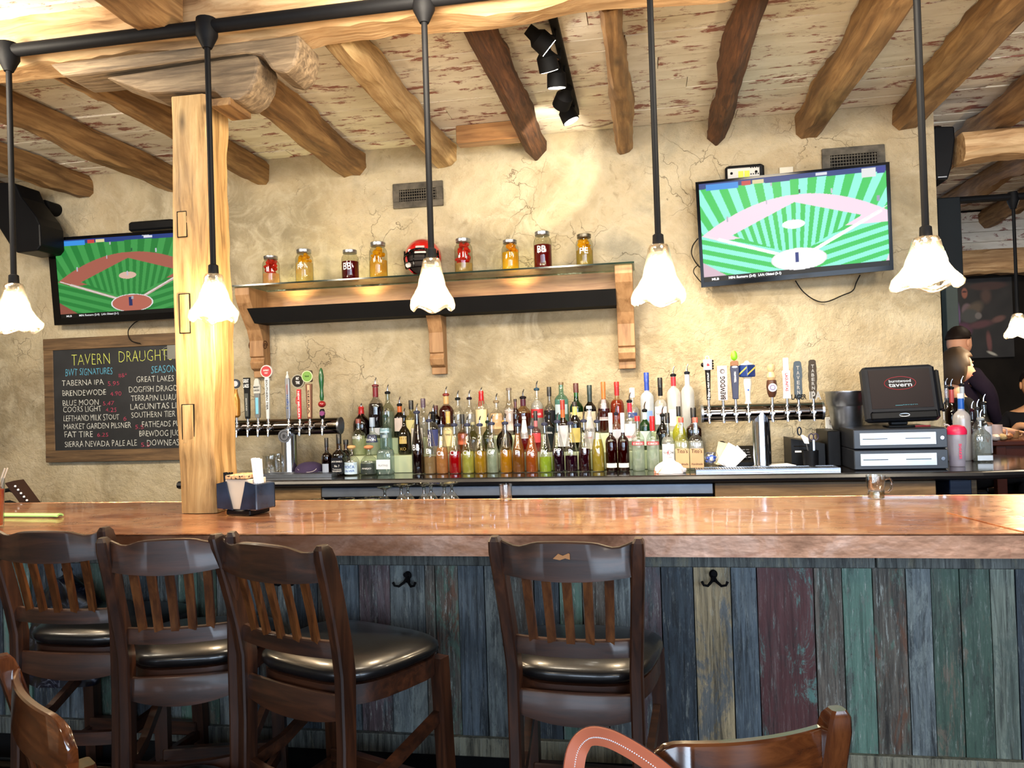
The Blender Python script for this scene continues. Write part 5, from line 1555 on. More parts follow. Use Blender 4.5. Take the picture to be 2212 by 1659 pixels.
# goblet with blue decoration
q = on(1537, 4.48, KZ)
t = thing('goblet', 'small stemmed fishbowl glass filled with blue and white trinkets', 'glass', (q.x, 4.48, KZ + .001))
MB().lathe([(.026, 0), (.026, .003), (.005, .006), (.005, .022), (.022, .032), (.040, .056), (.042, .075), (.034, .098), (.032, .098), (.040, .075), (.037, .056), (.018, .034)], 20, False).obj('goblet_glass', M['clear'], t)
mb = MB()
for i in range(26):
    a_, r_, z_ = random.uniform(0, 6.3), random.uniform(0, .027), random.uniform(.046, .080)
    mb.ball((r_ * math.cos(a_), r_ * math.sin(a_), z_), .009, 6, 4)
mb.obj('blue_trinkets', paint((30, 84, 206), .3), t)['kind'] = 'stuff'
MB().ball((0, -.026, .062), .011, 8, 6).obj('white_trinket', M['white'], t)
# envelopes leaning behind
q = on(1556, 4.62, KZ)
for k, (dx, mt, lb) in enumerate(((0, 'cream', 'tan envelope leaning behind the blue-filled glass'), (.028, 'paper', 'white envelope fanned out behind the blue-filled glass'), (.05, 'paper', 'white folded sheet, rightmost of the fanned papers by the blue-filled glass'))):
    mb = MB().box(-.035, .045, -.001, .001, 0, .135)
    o = mb.obj('envelope', M[mt], None, (q.x + dx * .55, 4.64 - k * .012, KZ + .012), (R(-12), R(14 + k * 17), 0))
    tag(o, lb, 'paper', 'papers by the blue glass')
# square paper stack by the tower column
q = on(1690, 4.56, KZ)
tag(box('paper_stack', M['paper'], -.07, .06, -.05, .08, 0, .016, .001, None, (q.x, 4.56, KZ + .001), (0, 0, R(12))), 'flat stack of white napkins right of the right tower column', 'napkins')
# crumpled towel
q = on(1447, 4.36, KZ)
t = MB()
nn, mm = 26, 12
rs = []
for j in range(mm + 1):
    v_ = j / mm
    ring = []
    for i in range(nn):
        a_ = 2 * PI * i / nn
        r_ = (1 - v_ ** 2.2) * (1 + .14 * noise.noise(Vector((math.cos(a_) * 2, math.sin(a_) * 2, v_ * 3))) + .07 * math.sin(7 * a_ + v_ * 5))
        z_ = .072 * v_ ** .7 * (1 - .35 * math.cos(a_ - .3) * (1 - v_)) + .012 * noise.noise(Vector((math.cos(a_) * 4, math.sin(a_) * 4, v_ * 6)))
        ring.append((.082 * r_ * math.cos(a_) + .012 * v_, .055 * r_ * math.sin(a_), max(0, z_)))
    rs.append(ring)
t.rings(rs)
m_, nt, bs, out = new_mat('towel_cloth')
n_ = noi(nt, coords(nt), 9, 3, .5, .8)
nt.links.new(ramp(nt, n_, [(.0, C(236, 232, 236)), (.60, C(236, 230, 234)), (.66, C(226, 130, 90)), (.72, C(236, 228, 232))]), bs.inputs['Base Color'])
bs.inputs['Roughness'].default_value = .9
tag(t.obj('bar_towel', m_, None, (q.x, q.y, KZ + .001), smooth=True, angle=80), 'crumpled white bar towel with orange stripes in front of the vodka bottles', 'towel')
# shaker cup
q = on(2065, 4.52, KZ)
t = thing('shaker_cup', 'translucent white shaker cup with pink lid, right of the cash drawers', 'cup', (q.x, 4.50, KZ + .001))
MB().lathe([(.036, 0), (.038, .004), (.040, .08), (.047, .13), (.048, .175)], 22).obj('cup_body', gls((226, 224, 240), .5, .3), t)
MB().lathe([(.033, .003), (.037, .06)], 18).obj('drink', liq((206, 200, 214)), t)
MB().lathe([(.051, .172), (.052, .190), (.048, .202), (.040, .215), (.020, .222), (.018, .222)], 22).obj('pink_lid', paint((230, 40, 84), .35), t)
MB().tube([(-.03, 0, .215), (-.045, -.01, .226), (-.058, 0, .228), (-.04, .012, .220)], .0035, 6).obj('lid_loop', M['white'], t)
text('lettering', 'SHAKER', paint((230, 60, 100)), 0, .085, .125, .013, t, y=-.049, vertical=True, bold=.03)
# purple cap
q = on(674, 4.58, KZ)
t = thing('baseball_cap', 'dark purple baseball cap lying between the left beer tower and the whiskey', 'cap', (q.x, 4.55, KZ + .001))
MB().ball((0, 0, .0), .088, 20, 12, sz=.95, sy=.8, fn=lambda p: 1 + .03 * noise.noise(p * 3)).v
mb = MB().lathe([(.090, 0), (.090, .02), (.084, .045), (.066, .066), (.036, .078), (.004, .081)], 22, wob=lambda a_, j, z: .05 * math.sin(2 * a_ + z * 30))
mb.obj('crown', paint((50, 36, 70), .85), t)
MB().tube([(.10 * math.cos(a_) * .62 + .02, -.085 - .012 * math.sin(a_ * 2), .045 - .022 * math.sin(a_)) for a_ in [PI * i / 14 for i in range(15)]], .0016, 5).obj('edge_piping', paint((196, 186, 190)), t)
# stacked glass mugs behind napkin holder
for k, (px, D, lb) in enumerate(((586, 4.54, 'clear glass pitcher on the counter just right of the white straws, left one'), (600, 4.70, 'clear glass pitcher on the counter left of the tower column, right one'))):
    q = on(px, D, KZ)
    t = thing('glass_pitcher', lb, 'pitcher', (q.x, D, KZ + .001), group='glass pitchers by the left tower')
    MB().lathe([(.044, 0), (.048, .006), (.052, .06), (.046, .10), (.050, .125), (.047, .125), (.043, .10), (.048, .06), (.044, .01)], 20, False).obj('pitcher_body', M['clear'], t)
    MB().tube([(.045, -.01, .10), (.08, -.01, .095), (.085, -.01, .06), (.05, -.01, .035)], .006, 8).obj('handle', M['clear'], t)
# wall outlet
p = at(1796, 921, WALL - .004)
t = thing('wall_outlet', 'white two-socket wall outlet behind the counter left of the till', 'outlet', (p.x, WALL - .009, p.z))
box('cover_plate', M['white'], -.035, .035, -.004, .008, -.057, .057, .003, t)
for z_ in (-.026, .026):
    o = MB().box(-.016, .016, -.007, -.003, z_ - .016, z_ + .016, .004).obj('socket', paint((196, 190, 184)), t)
    for s_ in (-.007, .007): MB().box(s_ - .0014, s_ + .0014, -.0078, -.0069, z_ - .006, z_ + .008).obj('slot', M['ink_black'], o)

# ---------------------------------------------------------------- things on the copper bar
def at_bar(px, D): return on(px, D, BZ)
q = at_bar(1093, 3.17)
t = thing('shot_glass', 'empty clear shot glass standing at the far edge of the copper bar', 'glass', (q.x, 3.17, BZ + .002))
k = mpp(q)
MB().lathe([(.0245, 0), (.026, .002), (.0275, .07), (.0262, .07), (.024, .014), (.002, .012)], 24, False).obj('glass_body', M['clear'], t)
MB().lathe([(.024, .001), (.0235, .011)], 20).obj('glass_base', gls((206, 214, 214), .3), t)
q = at_bar(1893, 3.16)
t = thing('glass_mug', 'small clear glass mug with handle at the far edge of the copper bar, right side', 'mug', (q.x, 3.16, BZ + .002))
MB().lathe([(.028, 0), (.030, .003), (.031, .02), (.027, .03), (.033, .045), (.035, .088), (.0335, .088), (.031, .046), (.026, .034), (.002, .032)], 24, False).obj('glass_body', M['clear'], t)
MB().lathe([(.028, .002), (.028, .028)], 20).obj('glass_base', gls((206, 210, 190), .35), t)
MB().tube([(.031, 0, .072), (.050, 0, .076), (.058, 0, .062), (.055, 0, .036), (.044, 0, .024), (.030, 0, .026)], .0055, 8).obj('handle', gls((220, 224, 224), .3), t)
# stemmed goblets upside down on the bartender side shelf
gz = .93
sh0, sh1 = xat(560, 3.4, gz), xat(1120, 3.4, gz)
t = thing('service_shelf', 'steel service shelf behind the copper bar holding upside-down glasses', 'shelf', (sh0, 3.32, 0))
box('shelf_top', M['zinc'], 0, sh1 - sh0, 0, .30, gz - .03, gz - .002, .003, t)
for a_ in (.02, sh1 - sh0 - .05):
    for b_ in (.02, .25): box('leg', M['steel'], a_, a_ + .03, b_, b_ + .03, 0, gz - .03, 0, t)
for i, (px, D, yt) in enumerate(((832, 3.40, 1052), (868, 3.36, 1046), (882, 3.50, 1046), (917, 3.36, 1044), (932, 3.50, 1044), (961, 3.36, 1044), (977, 3.50, 1042))):
    X = xat(px, D, 1.0)
    H = max(zat(yt, X, D) - gz, .1)
    t = thing('stemmed_glass', 'clear stemmed goblet upside down behind the bar, %s from the left' % ('first', 'second', 'third', 'fourth', 'fifth', 'sixth', 'seventh')[i], 'glass', (X, D, gz), group='upside-down stemmed glasses')
    MB().lathe([(.030, 0), (.036, .02), (.040, H * .35), (.036, H * .55), (.020, H * .68), (.008, H * .76)], 20, False).obj('bowl', M['clear'], t)
    MB().lathe([(.008, H * .76), (.006, H * .85), (.010, H * .93), (.034, H * .985), (.035, H)], 18).obj('foot', gls((206, 210, 206), .3), t)
for i, px in enumerate((622, 652, 684, 716, 748, 778, 806)):
    D = 3.42 + (i % 2) * .06
    X = xat(px, D, 1.0)
    t = thing('tumbler', 'clear tumbler rim just showing over the far bar edge, %s from the left' % ('first', 'second', 'third', 'fourth', 'fifth', 'sixth', 'seventh')[i], 'glass', (X, D, gz), group='tumblers behind the bar')
    H = zat(1083 - i * 1.3 + (i % 2) * 3, X, D) - gz
    MB().lathe([(.032, 0), (.038, H * .5), (.040, H), (.038, H), (.036, H * .5), (.03, .006)], 20, False).obj('glass_body', M['clear'], t)
    MB().tube([(.039 * math.cos(u), .039 * math.sin(u), H) for u in [2 * PI * j / 20 for j in range(20)]], .0022, 5, closed=True).obj('rim', gls((226, 230, 226), .5), t)
# napkin holder
q = at_bar(524, 2.86)
t = thing('napkin_caddy', 'black plastic napkin and straw caddy on the copper bar beside the timber post', 'caddy', (q.x + .012, 2.86, BZ + .002), R(-12))
navy = plain('black_blue_plastic', C(30, 44, 66), .22, var=.5, vs=10, coat=.3)
MB().box(-.058, .062, -.045, .075, 0, .022, .004).obj('base', M['plastic'], t)
for s_ in (-1, 1):
    pl = [(s_ * .095, .03), (s_ * .095, .125), (s_ * .048, .135), (s_ * .040, .10), (s_ * .018, .022)]
    MB().prism(pl, -.052, -.046).obj('front_wing', navy, t)
    box('side_bin', navy, s_ * .062, s_ * .100, -.050, .060, .022, .125, .004, t)
box('back_plate', M['plastic'], -.095, .095, .062, .070, .02, .12, .003, t)
nk = tag(box('napkin_stack', M['paper'], -.058, .058, -.044, .060, 0, .118, .002, None, (q.x + .012, 2.86, BZ + .026), (0, 0, R(-12))), 'stack of folded beige-white napkins in the black caddy', 'napkins')
nk.data.materials[0] = paint((222, 200, 176), .8)
cm, nt, bs, out = new_mat('coaster_print')
nt.links.new(ramp(nt, noi(nt, coords(nt, (26, 26, 26)), 3, 2), [(.45, C(226, 178, 128)), (.55, C(226, 178, 128)), (.58, C(60, 40, 30))]), bs.inputs['Base Color'])
tag(box('coaster_stack', cm, -.052, .052, -.05, .05, 0, .016, .002, None, (q.x + .010, 2.862, BZ + .146), (0, R(-1.5), R(-12))), 'stack of printed tan and red coasters on the napkins', 'coasters')
def straws(cx_, mt, n_, H, wd, lb, grp, tilt, nm):
    for i in range(n_):
        dx = (i % 5 - 2) * wd / 4
        dy = (i // 5) * .010
        o = MB().tube([(0, 0, 0), (0, 0, H + random.uniform(-.004, .004))], .0040, 8).obj(nm, mt, None, (cx_.x + dx * .55, cx_.y + dy, cx_.z), (R(random.uniform(-1, 2)), R(tilt + dx * 90), 0))
        tag(o, lb, 'straw', grp)
straws(Vector((q.x + .092, 2.832, BZ + .03)), M['paper'], 15, .195, .032, 'white paper-wrapped straw in the bundle at the right of the black caddy', 'white wrapped straws in the caddy', -5, 'straw')
straws(Vector((q.x - .066, 2.87, BZ + .03)), M['plastic'], 15, .135, .034, 'black straw in the bundle at the left of the black caddy', 'black straws in the caddy', -1, 'straw')
# orange drink, straw and celery
p = atz(-14, 1140, BZ)
t = thing('drink_glass', 'tall glass of orange-red cocktail with ice at the left edge of the bar', 'glass', (p.x, p.y, BZ + .002))
H = zat(1058, p.x, p.y) - BZ
MB().lathe([(.033, 0), (.035, .01), (.041, H * 1.28), (.039, H * 1.28), (.033, .012)], 24, False).obj('glass_body', M['clear'], t)
MB().lathe([(.031, .008), (.037, H * .98)], 24).obj('cocktail', liq((196, 74, 22), .1), t)
for k_ in range(4):
    MB().box(-.013, .013, -.013, .013, -.013, .013, .003).obj('ice_cube', gls((206, 220, 240), .5), t, (.014 * math.cos(k_ * 1.6), .014 * math.sin(k_ * 1.6), H * (1.02 + .07 * (k_ % 2))), (k_, .5, .3))
for k_, dx in enumerate((0, .006)):
    tag(MB().tube([(0, 0, 0), (.055, .02, .165)], .0028, 8).obj('straw', paint((214, 196, 176)), None, (p.x + dx - .018, p.y + dx, BZ + .06)), 'translucent beige straw in the orange cocktail, ' + ('left one' if k_ == 0 else 'right one'), 'straw')
p0, p1 = atz(8, 1117, BZ), atz(130, 1118, BZ)
t = thing('celery_stick', 'pale green celery stick lying on the copper bar at the far left', 'celery', (p0.x, p0.y, BZ + .003))
L = p1.x - p0.x
mb = MB()
rs = []
for i in range(15):
    u = i / 14
    x = -.08 + (L + .08) * u
    w_ = .011 + (.006 if u > .93 else 0)
    ring = []
    for k_ in range(9):
        a_ = PI * k_ / 8
        ring.append((x, (p1.y - p0.y) * u + w_ * math.cos(a_) * 1.2, .003 + .011 * math.sin(a_) * (1 + .08 * (k_ % 2))))
    for k_ in range(8, -1, -1):
        a_ = PI * k_ / 8
        ring.append((x, (p1.y - p0.y) * u + w_ * math.cos(a_) * .85, .001 + .006 * math.sin(a_)))
    rs.append(ring)
mb.rings(rs)
mb.obj('stalk', paint((160, 206, 124), .4), t, smooth=True)
# dark slanted stand with studs behind the bar at far left
p = at(52, 1095, 3.42)
t = thing('bottle_rack', 'dark brown slanted rack with a row of white studs, behind the bar far left', 'rack', (p.x, 3.42, p.z))
a_, b_ = at(28, 1042, 3.42) - p, at(76, 1100, 3.42) - p
dk = paint((50, 34, 28), .6)
MB().prism([(a_.x - .02, a_.z), (a_.x + .035, a_.z + .012), (b_.x + .03, b_.z), (b_.x - .03, b_.z)], -.03, .03).obj('slanted_arm', dk, t)
for i in range(6):
    u = .15 + i * .13
    MB().ball((a_.x + (b_.x - a_.x) * u + .024, -.032, a_.z + (b_.z - a_.z) * u + .004), .006, 8, 5).obj('stud', M['white'], t)
for zz in (.35, .8):
    MB().tube([(a_.x - .10, 0, a_.z * (1 - zz) + b_.z * zz), (a_.x - .02, 0, a_.z * (1 - zz) + b_.z * zz + .01), (a_.x + .01, 0, a_.z * (1 - zz) + b_.z * zz)], .010, 8).obj('arm', M['black'], t)
# ---------------------------------------------------------------- glass shelf on corbels
SF = 4.62
ga, gb = at(499, 620, SF), at(1369, 568, SF)
sz_ = (ga.z + gb.z) / 2
sx0, sx1 = ga.x, gb.x
shf = thing('glass_shelf', 'long glass shelf with jars and a red helmet, on three carved wooden corbels', 'shelf', (sx0, SF, sz_))
SW = sx1 - sx0
box('glass_pane', M['shelfglass'], 0, SW, 0, WALL - SF - .004, 0, .010, .001, shf)
box('front_glass_edge', M['edgeglass'], 0, SW, -.002, .001, 0, .010, 0, shf)
box('right_glass_edge', M['edgeglass'], SW, SW + .002, 0, WALL - SF - .004, 0, .010, 0, shf)
bbx0, bbx1 = xat(556, 4.88, sz_ - .08) - sx0, xat(1330, 4.88, sz_ - .08) - sx0
box('backboard', M['shelfwood'], bbx0, bbx1, WALL - SF - .03, WALL - SF - .006, -.175, -.006, .002, shf)
# corbels
def corbel(px, w_, curl):
    X = xat(px, 4.70, sz_ - .1)
    t = thing('corbel', '', 'corbel', (X, WALL - .004, sz_ - .002))
    zb = zat({0: 815, 1: 808, 2: 796}[curl], X, WALL - .02) - sz_
    d = .27
    prof = [(0, 0), (-d, 0), (-d, -.05), (-d + .02, -.10), (-.19, -.19), (-.13, -.27), (-.10, -.34), (-.10, zb + .14), (-.085, zb + .135), (-.085, zb + .125), (-.10, zb + .10), (-.085, zb + .06), (-.06, zb + .048), (-.05, zb + .045), (-.05, zb), (0, zb)]
    mb = MB().prism(prof, -w_ / 2, w_ / 2, 'X')
    o = mb.obj('corbel_body', M['bracket'], t)
    md = o.modifiers.new('b', 'BEVEL'); md.width = .004; md.segments = 2
    if curl == 0:
        pts = [(-w_ / 2 - .002, -.075 + .034 * (1 - i / 40) * math.cos(i * .32), zb + .215 + .034 * (1 - i / 40) * math.sin(i * .32)) for i in range(34)]
        MB().tube(pts, .0035, 5).obj('carved_scroll', M['joist_dark'], t)
        MB().tube([(w_ / 2 + .002, y_, z_) for _, y_, z_ in pts], .0035, 5).obj('carved_scroll', M['joist_dark'], t)
    return t
c0 = corbel(532, .10, 0); tag(c0, 'carved wooden corbel with scroll under the left end of the glass shelf', 'corbel', 'shelf corbels')
c1_ = corbel(928, .095, 1); tag(c1_, 'carved wooden corbel under the middle of the glass shelf', 'corbel', 'shelf corbels')
c2_ = corbel(1348, .105, 2); tag(c2_, 'carved wooden corbel under the right end of the glass shelf', 'corbel', 'shelf corbels')
# black light trough
TDp = 4.68
t0, t1 = at(533, 664, TDp), at(1330, 626, TDp)
b0_ = at(560, 697, TDp)
zt_ = (t0.z + t1.z) / 2; zb_ = zat(658, t1.x, TDp)
tro = thing('light_trough', 'long black metal light trough under the glass shelf, its lamps shining up', 'light trough', (t0.x, TDp, zt_))
Lw = t1.x - t0.x
Hh = zt_ - zb_
mb = MB()
mb.rings([[(0, .0, 0), (.035, .03, -Hh), (.035, .20, -Hh), (0, .20, -.02)], [(Lw, .0, 0), (Lw, .03, -Hh), (Lw, .20, -Hh), (Lw, .20, -.02)]])
o = mb.obj('trough_body', M['black'], tro)
for i, px in enumerate((632, 792, 1122)):
    x_ = xat(px, TDp + .12, zt_)
    MB().lathe([(.025, -.004), (.028, .006), (.02, .007)], 16, c=(x_ - t0.x, .13)).obj('lamp', plain('puck_lamp_%d' % i, C(255, 230, 180), .4, emit=(1, .78, .45), es=8), tro)
    light('trough_uplight', 'SPOT', (x_, TDp + .10, zt_ + .012), 5.5, (1.0, .76, .44), target=(x_, TDp + .20, zt_ + .5), spot_size=R(125), spot_blend=.8, shadow_soft_size=.025)
# jars
fr_mats = {'red': liq((206, 50, 36), .08), 'yellow': liq((236, 176, 24), .08), 'orange': liq((240, 160, 20), .08)}
def jar(px, ytop, ybase, wpx, juice_, jl, fruit, f0, txt, ds, dark_lid=False):
    D = 4.74
    z0 = sz_ + .0105
    X = xat(px, D, z0 + .05)
    k = mpp((X, D, z0))
    r = wpx * k / 2
    H = (ybase - ytop) * k * 1.02
    t = thing('mason_jar', ds, 'jar', (X, D, z0), group='infusion jars on the glass shelf')
    prof = [(r * .9, 0), (r, .012), (r, H * .70), (r * .96, H * .76), (r * .78, H * .84), (r * .74, H * .87), (r * .74, H * .93)]
    mb = MB(); lathe_sq(mb, prof, 24, False)
    mb.obj('jar_glass', gls((236, 236, 226), .10), t, angle=60)
    MB().lathe([(r * .80, H * .885), (r * .83, H * .90), (r * .80, H * .93), (r * .83, H * .95), (r * .83, H * .985), (r * .76, H)], 24).obj('screw_lid', M['steel'] if not dark_lid else paint((110, 104, 90), .4, .9), t)
    if juice_:
        MB().lathe([(r * .86, .004), (r * .94, .014), (r * .94, min(H * jl, H * .72))], 22).obj('infusion', liq(juice_, .35), t)
    if fruit:
        mb = MB()
        rnd = random.Random(px)
        n = 38
        for i in range(n):
            a_ = rnd.uniform(0, 6.283)
            zz = H * (f0 + (.80 - f0) * (i / n)) + .01
            rr = r * (.66 if zz < H * .7 else .45) * math.sqrt(rnd.uniform(.2, 1))
            mb.ball((rr * math.cos(a_), rr * math.sin(a_), zz), r * .30, 7, 5, sx=rnd.uniform(.6, 1.2), sy=rnd.uniform(.6, 1.2), sz=rnd.uniform(.5, 1.1), fn=lambda p: 1 + .25 * noise.noise(p * 2.2 + Vector((i, 0, 0))))
        mb.obj('fruit_pieces', fr_mats[fruit], t)['kind'] = 'stuff'
    for s_, zf, hf, wf in txt:
        text('lettering', s_, M['ink_white'], -r * wf, r * wf, H * zf, H * hf, t, bend=r * 1.04, bold=.004)
jar(586, 547, 610, 36, (222, 180, 130), .40, 'red', .30, [], 'short glass jar of red fruit, leftmost on the glass shelf')
jar(658, 532, 605, 38, (226, 206, 140), .6, 'yellow', .26, [('PP', .40, .14, .35)], 'glass jar of yellow fruit lettered PP, second from left on the shelf')
jar(757, 537, 603, 37, (96, 6, 26), .62, None, 0, [('BB', .34, .22, .5)], 'glass jar half full of crimson infusion, lettered BB, third from left on the shelf')
jar(818, 521, 600, 39, (232, 196, 90), .5, 'yellow', .12, [], 'tall glass jar packed with yellow fruit, left of the red helmet')
jar(1002, 512, 588, 39, (206, 180, 120), .30, 'red', .26, [], 'glass jar packed with red fruit, just right of the red helmet')
jar(1103, 516, 583, 37, (240, 200, 60), .6, 'orange', .22, [], 'glass jar of bright orange-yellow slices glowing from below')
jar(1173, 500, 581, 39, (120, 20, 24), .64, None, 0, [('BB', .42, .18, .5)], 'tall jar two thirds full of dark red infusion, lettered BB, second from right')
jar(1263, 506, 576, 37, (196, 176, 90), .5, 'yellow', .34, [('PE', .38, .18, .5)], 'glass jar of yellow slices lettered PE with dark lid, rightmost on the shelf', True)
# helmet
hx = xat(913, 4.76, sz_ + .1)
k = mpp((hx, 4.76, sz_ + .1))
HR = 41 * k
t = thing('football_helmet', 'red football helmet with black face mask on the glass shelf behind the middle pendant lamp', 'helmet', (hx, 4.775, sz_ + .0108), R(8))
def hel(scale, nm, mt):
    nu, nv = 40, 26
    vs, fs = [], []
    idx = {}
    for j in range(nv + 1):
        th = PI * .80 * j / nv
        for i in range(nu):
            a_ = 2 * PI * i / nu
            vs.append((HR * scale * math.sin(th) * math.sin(a_) * .98, -HR * scale * math.sin(th) * math.cos(a_) * 1.12, HR * 1.05 + HR * scale * math.cos(th)))
    for j in range(nv):
        th = PI * .80 * (j + .5) / nv
        for i in range(nu):
            a_ = 2 * PI * (i + .5) / nu
            front = min(a_, 2 * PI - a_)
            if front < 1.02 and th > 1.36 + .12 * (front ** 2): continue
            if front < 1.25 and th > 2.0: continue
            fs.append((j * nu + i, j * nu + (i + 1) % nu, (j + 1) * nu + (i + 1) % nu, (j + 1) * nu + i))
    mb = MB().add(vs, fs); mb.smooth = True
    o = mb.obj(nm, mt, t, angle=80)
    md = o.modifiers.new('s', 'SOLIDIFY'); md.thickness = .006
    return o
hel(1.0, 'shell', paint((186, 18, 20), .18, 0, .8))
MB().ball((0, .01, HR * 1.02), HR * .86, 20, 12, sy=1.05).obj('padding', paint((52, 46, 44), .8), t)
fm = MB()
bar_ = M['bezel']
def arc(z_, r_, y_, a0, a1, th_=.0042, dz=0):
    pts = [(r_ * math.sin(a_), -y_ * math.cos(a_) - .004, z_ + dz * (1 - math.cos(a_ * 1.1))) for a_ in [a0 + (a1 - a0) * i / 16 for i in range(17)]]
    MB().tube(pts, th_, 8).obj('mask_bar', bar_, t)
arc(HR * 1.32, HR * .97, HR * 1.18, -1.05, 1.05, .0065, -.05)
arc(HR * 1.02, HR * .98, HR * 1.38, -1.10, 1.10)
arc(HR * .66, HR * .96, HR * 1.44, -1.15, 1.15)
arc(HR * .36, HR * .90, HR * 1.40, -1.0, 1.0)
for s_ in (-1, 1):
    MB().tube([(s_ * HR * .30, -HR * 1.30, HR * 1.02), (s_ * HR * .30, -HR * 1.40, HR * .70), (s_ * HR * .28, -HR * 1.36, HR * .36)], .0042, 8).obj('mask_bar', bar_, t)
    MB().tube([(s_ * HR * .86, -HR * .62, HR * 1.30), (s_ * HR * .90, -HR * .64, HR * .9), (s_ * HR * .80, -HR * .72, HR * .38)], .0050, 8).obj('mask_bar', bar_, t)
    box('white_clip', M['white'], s_ * HR * .55 - .008, s_ * HR * .55 + .008, -HR * 1.04, -HR * .98, HR * 1.20, HR * 1.34, .002, t)
    disc(t, 'white_pad', paint((196, 186, 180)), HR * .55, HR * .14, -HR * .9, .01, s_ * HR * .66)
box('front_bumper', paint((196, 170, 166)), -HR * .24, HR * .24, -HR * 1.10, -HR * 1.00, HR * 1.38, HR * 1.50, .004, t)
box('white_band', paint((206, 196, 186)), -HR * .30, HR * .30, -HR * 1.06, -HR * .98, HR * 1.10, HR * 1.22, .003, t)

# ---------------------------------------------------------------- vents
def vent(cx_, cy_, wpx, hpx, lb, top_hidden=False):
    p = at(cx_, cy_, WALL - .01)
    k = mpp(p)
    W_, H_ = wpx * k, hpx * k
    t = thing('wall_vent', lb, 'vent', (p.x, WALL - .008, p.z), 0, 'plastered-over wall vents')
    hw, hh = W_ / 2, H_ / 2
    f_ = MB()
    iw, ih = hw * .74, hh * .46
    f_.box(-hw, hw, -.012, .006, ih, hh, .003); f_.box(-hw, hw, -.012, .006, -hh, -ih, .003)
    f_.box(-hw, -iw, -.012, .006, -ih, ih); f_.box(iw, hw, -.012, .006, -ih, ih)
    f_.v = [(x, y + (noise.noise(Vector((x * 40, z * 40, 0))) * .004 if y < 0 else 0), z) for x, y, z in f_.v]
    f_.obj('frame', M['dirtymetal'], t)
    box('dark_opening', M['darkhole'], -iw, iw, .0, .004, -ih, ih, 0, t)
    for i in range(4):
        z_ = -ih + 2 * ih * (i + .5) / 4
        box('slat', M['dirtymetal'], -iw, iw, -.008, -.002, z_ - .0025, z_ + .0025, 0, t)
    g = MB()
    n = 16
    for i in range(n):
        x_ = -iw + 2 * iw * (i + .5) / n
        g.box(x_ - .002, x_ + .002, -.007, -.001, -ih, ih)
    g.obj('grille_bars', M['dirtymetal'], t)['kind'] = 'stuff'
vent(903, 421, 112, 54, 'dirty grey metal wall vent left of centre, above the glass shelf')
vent(1843, 347, 128, 60, 'dirty grey metal wall vent behind the top of the right television')

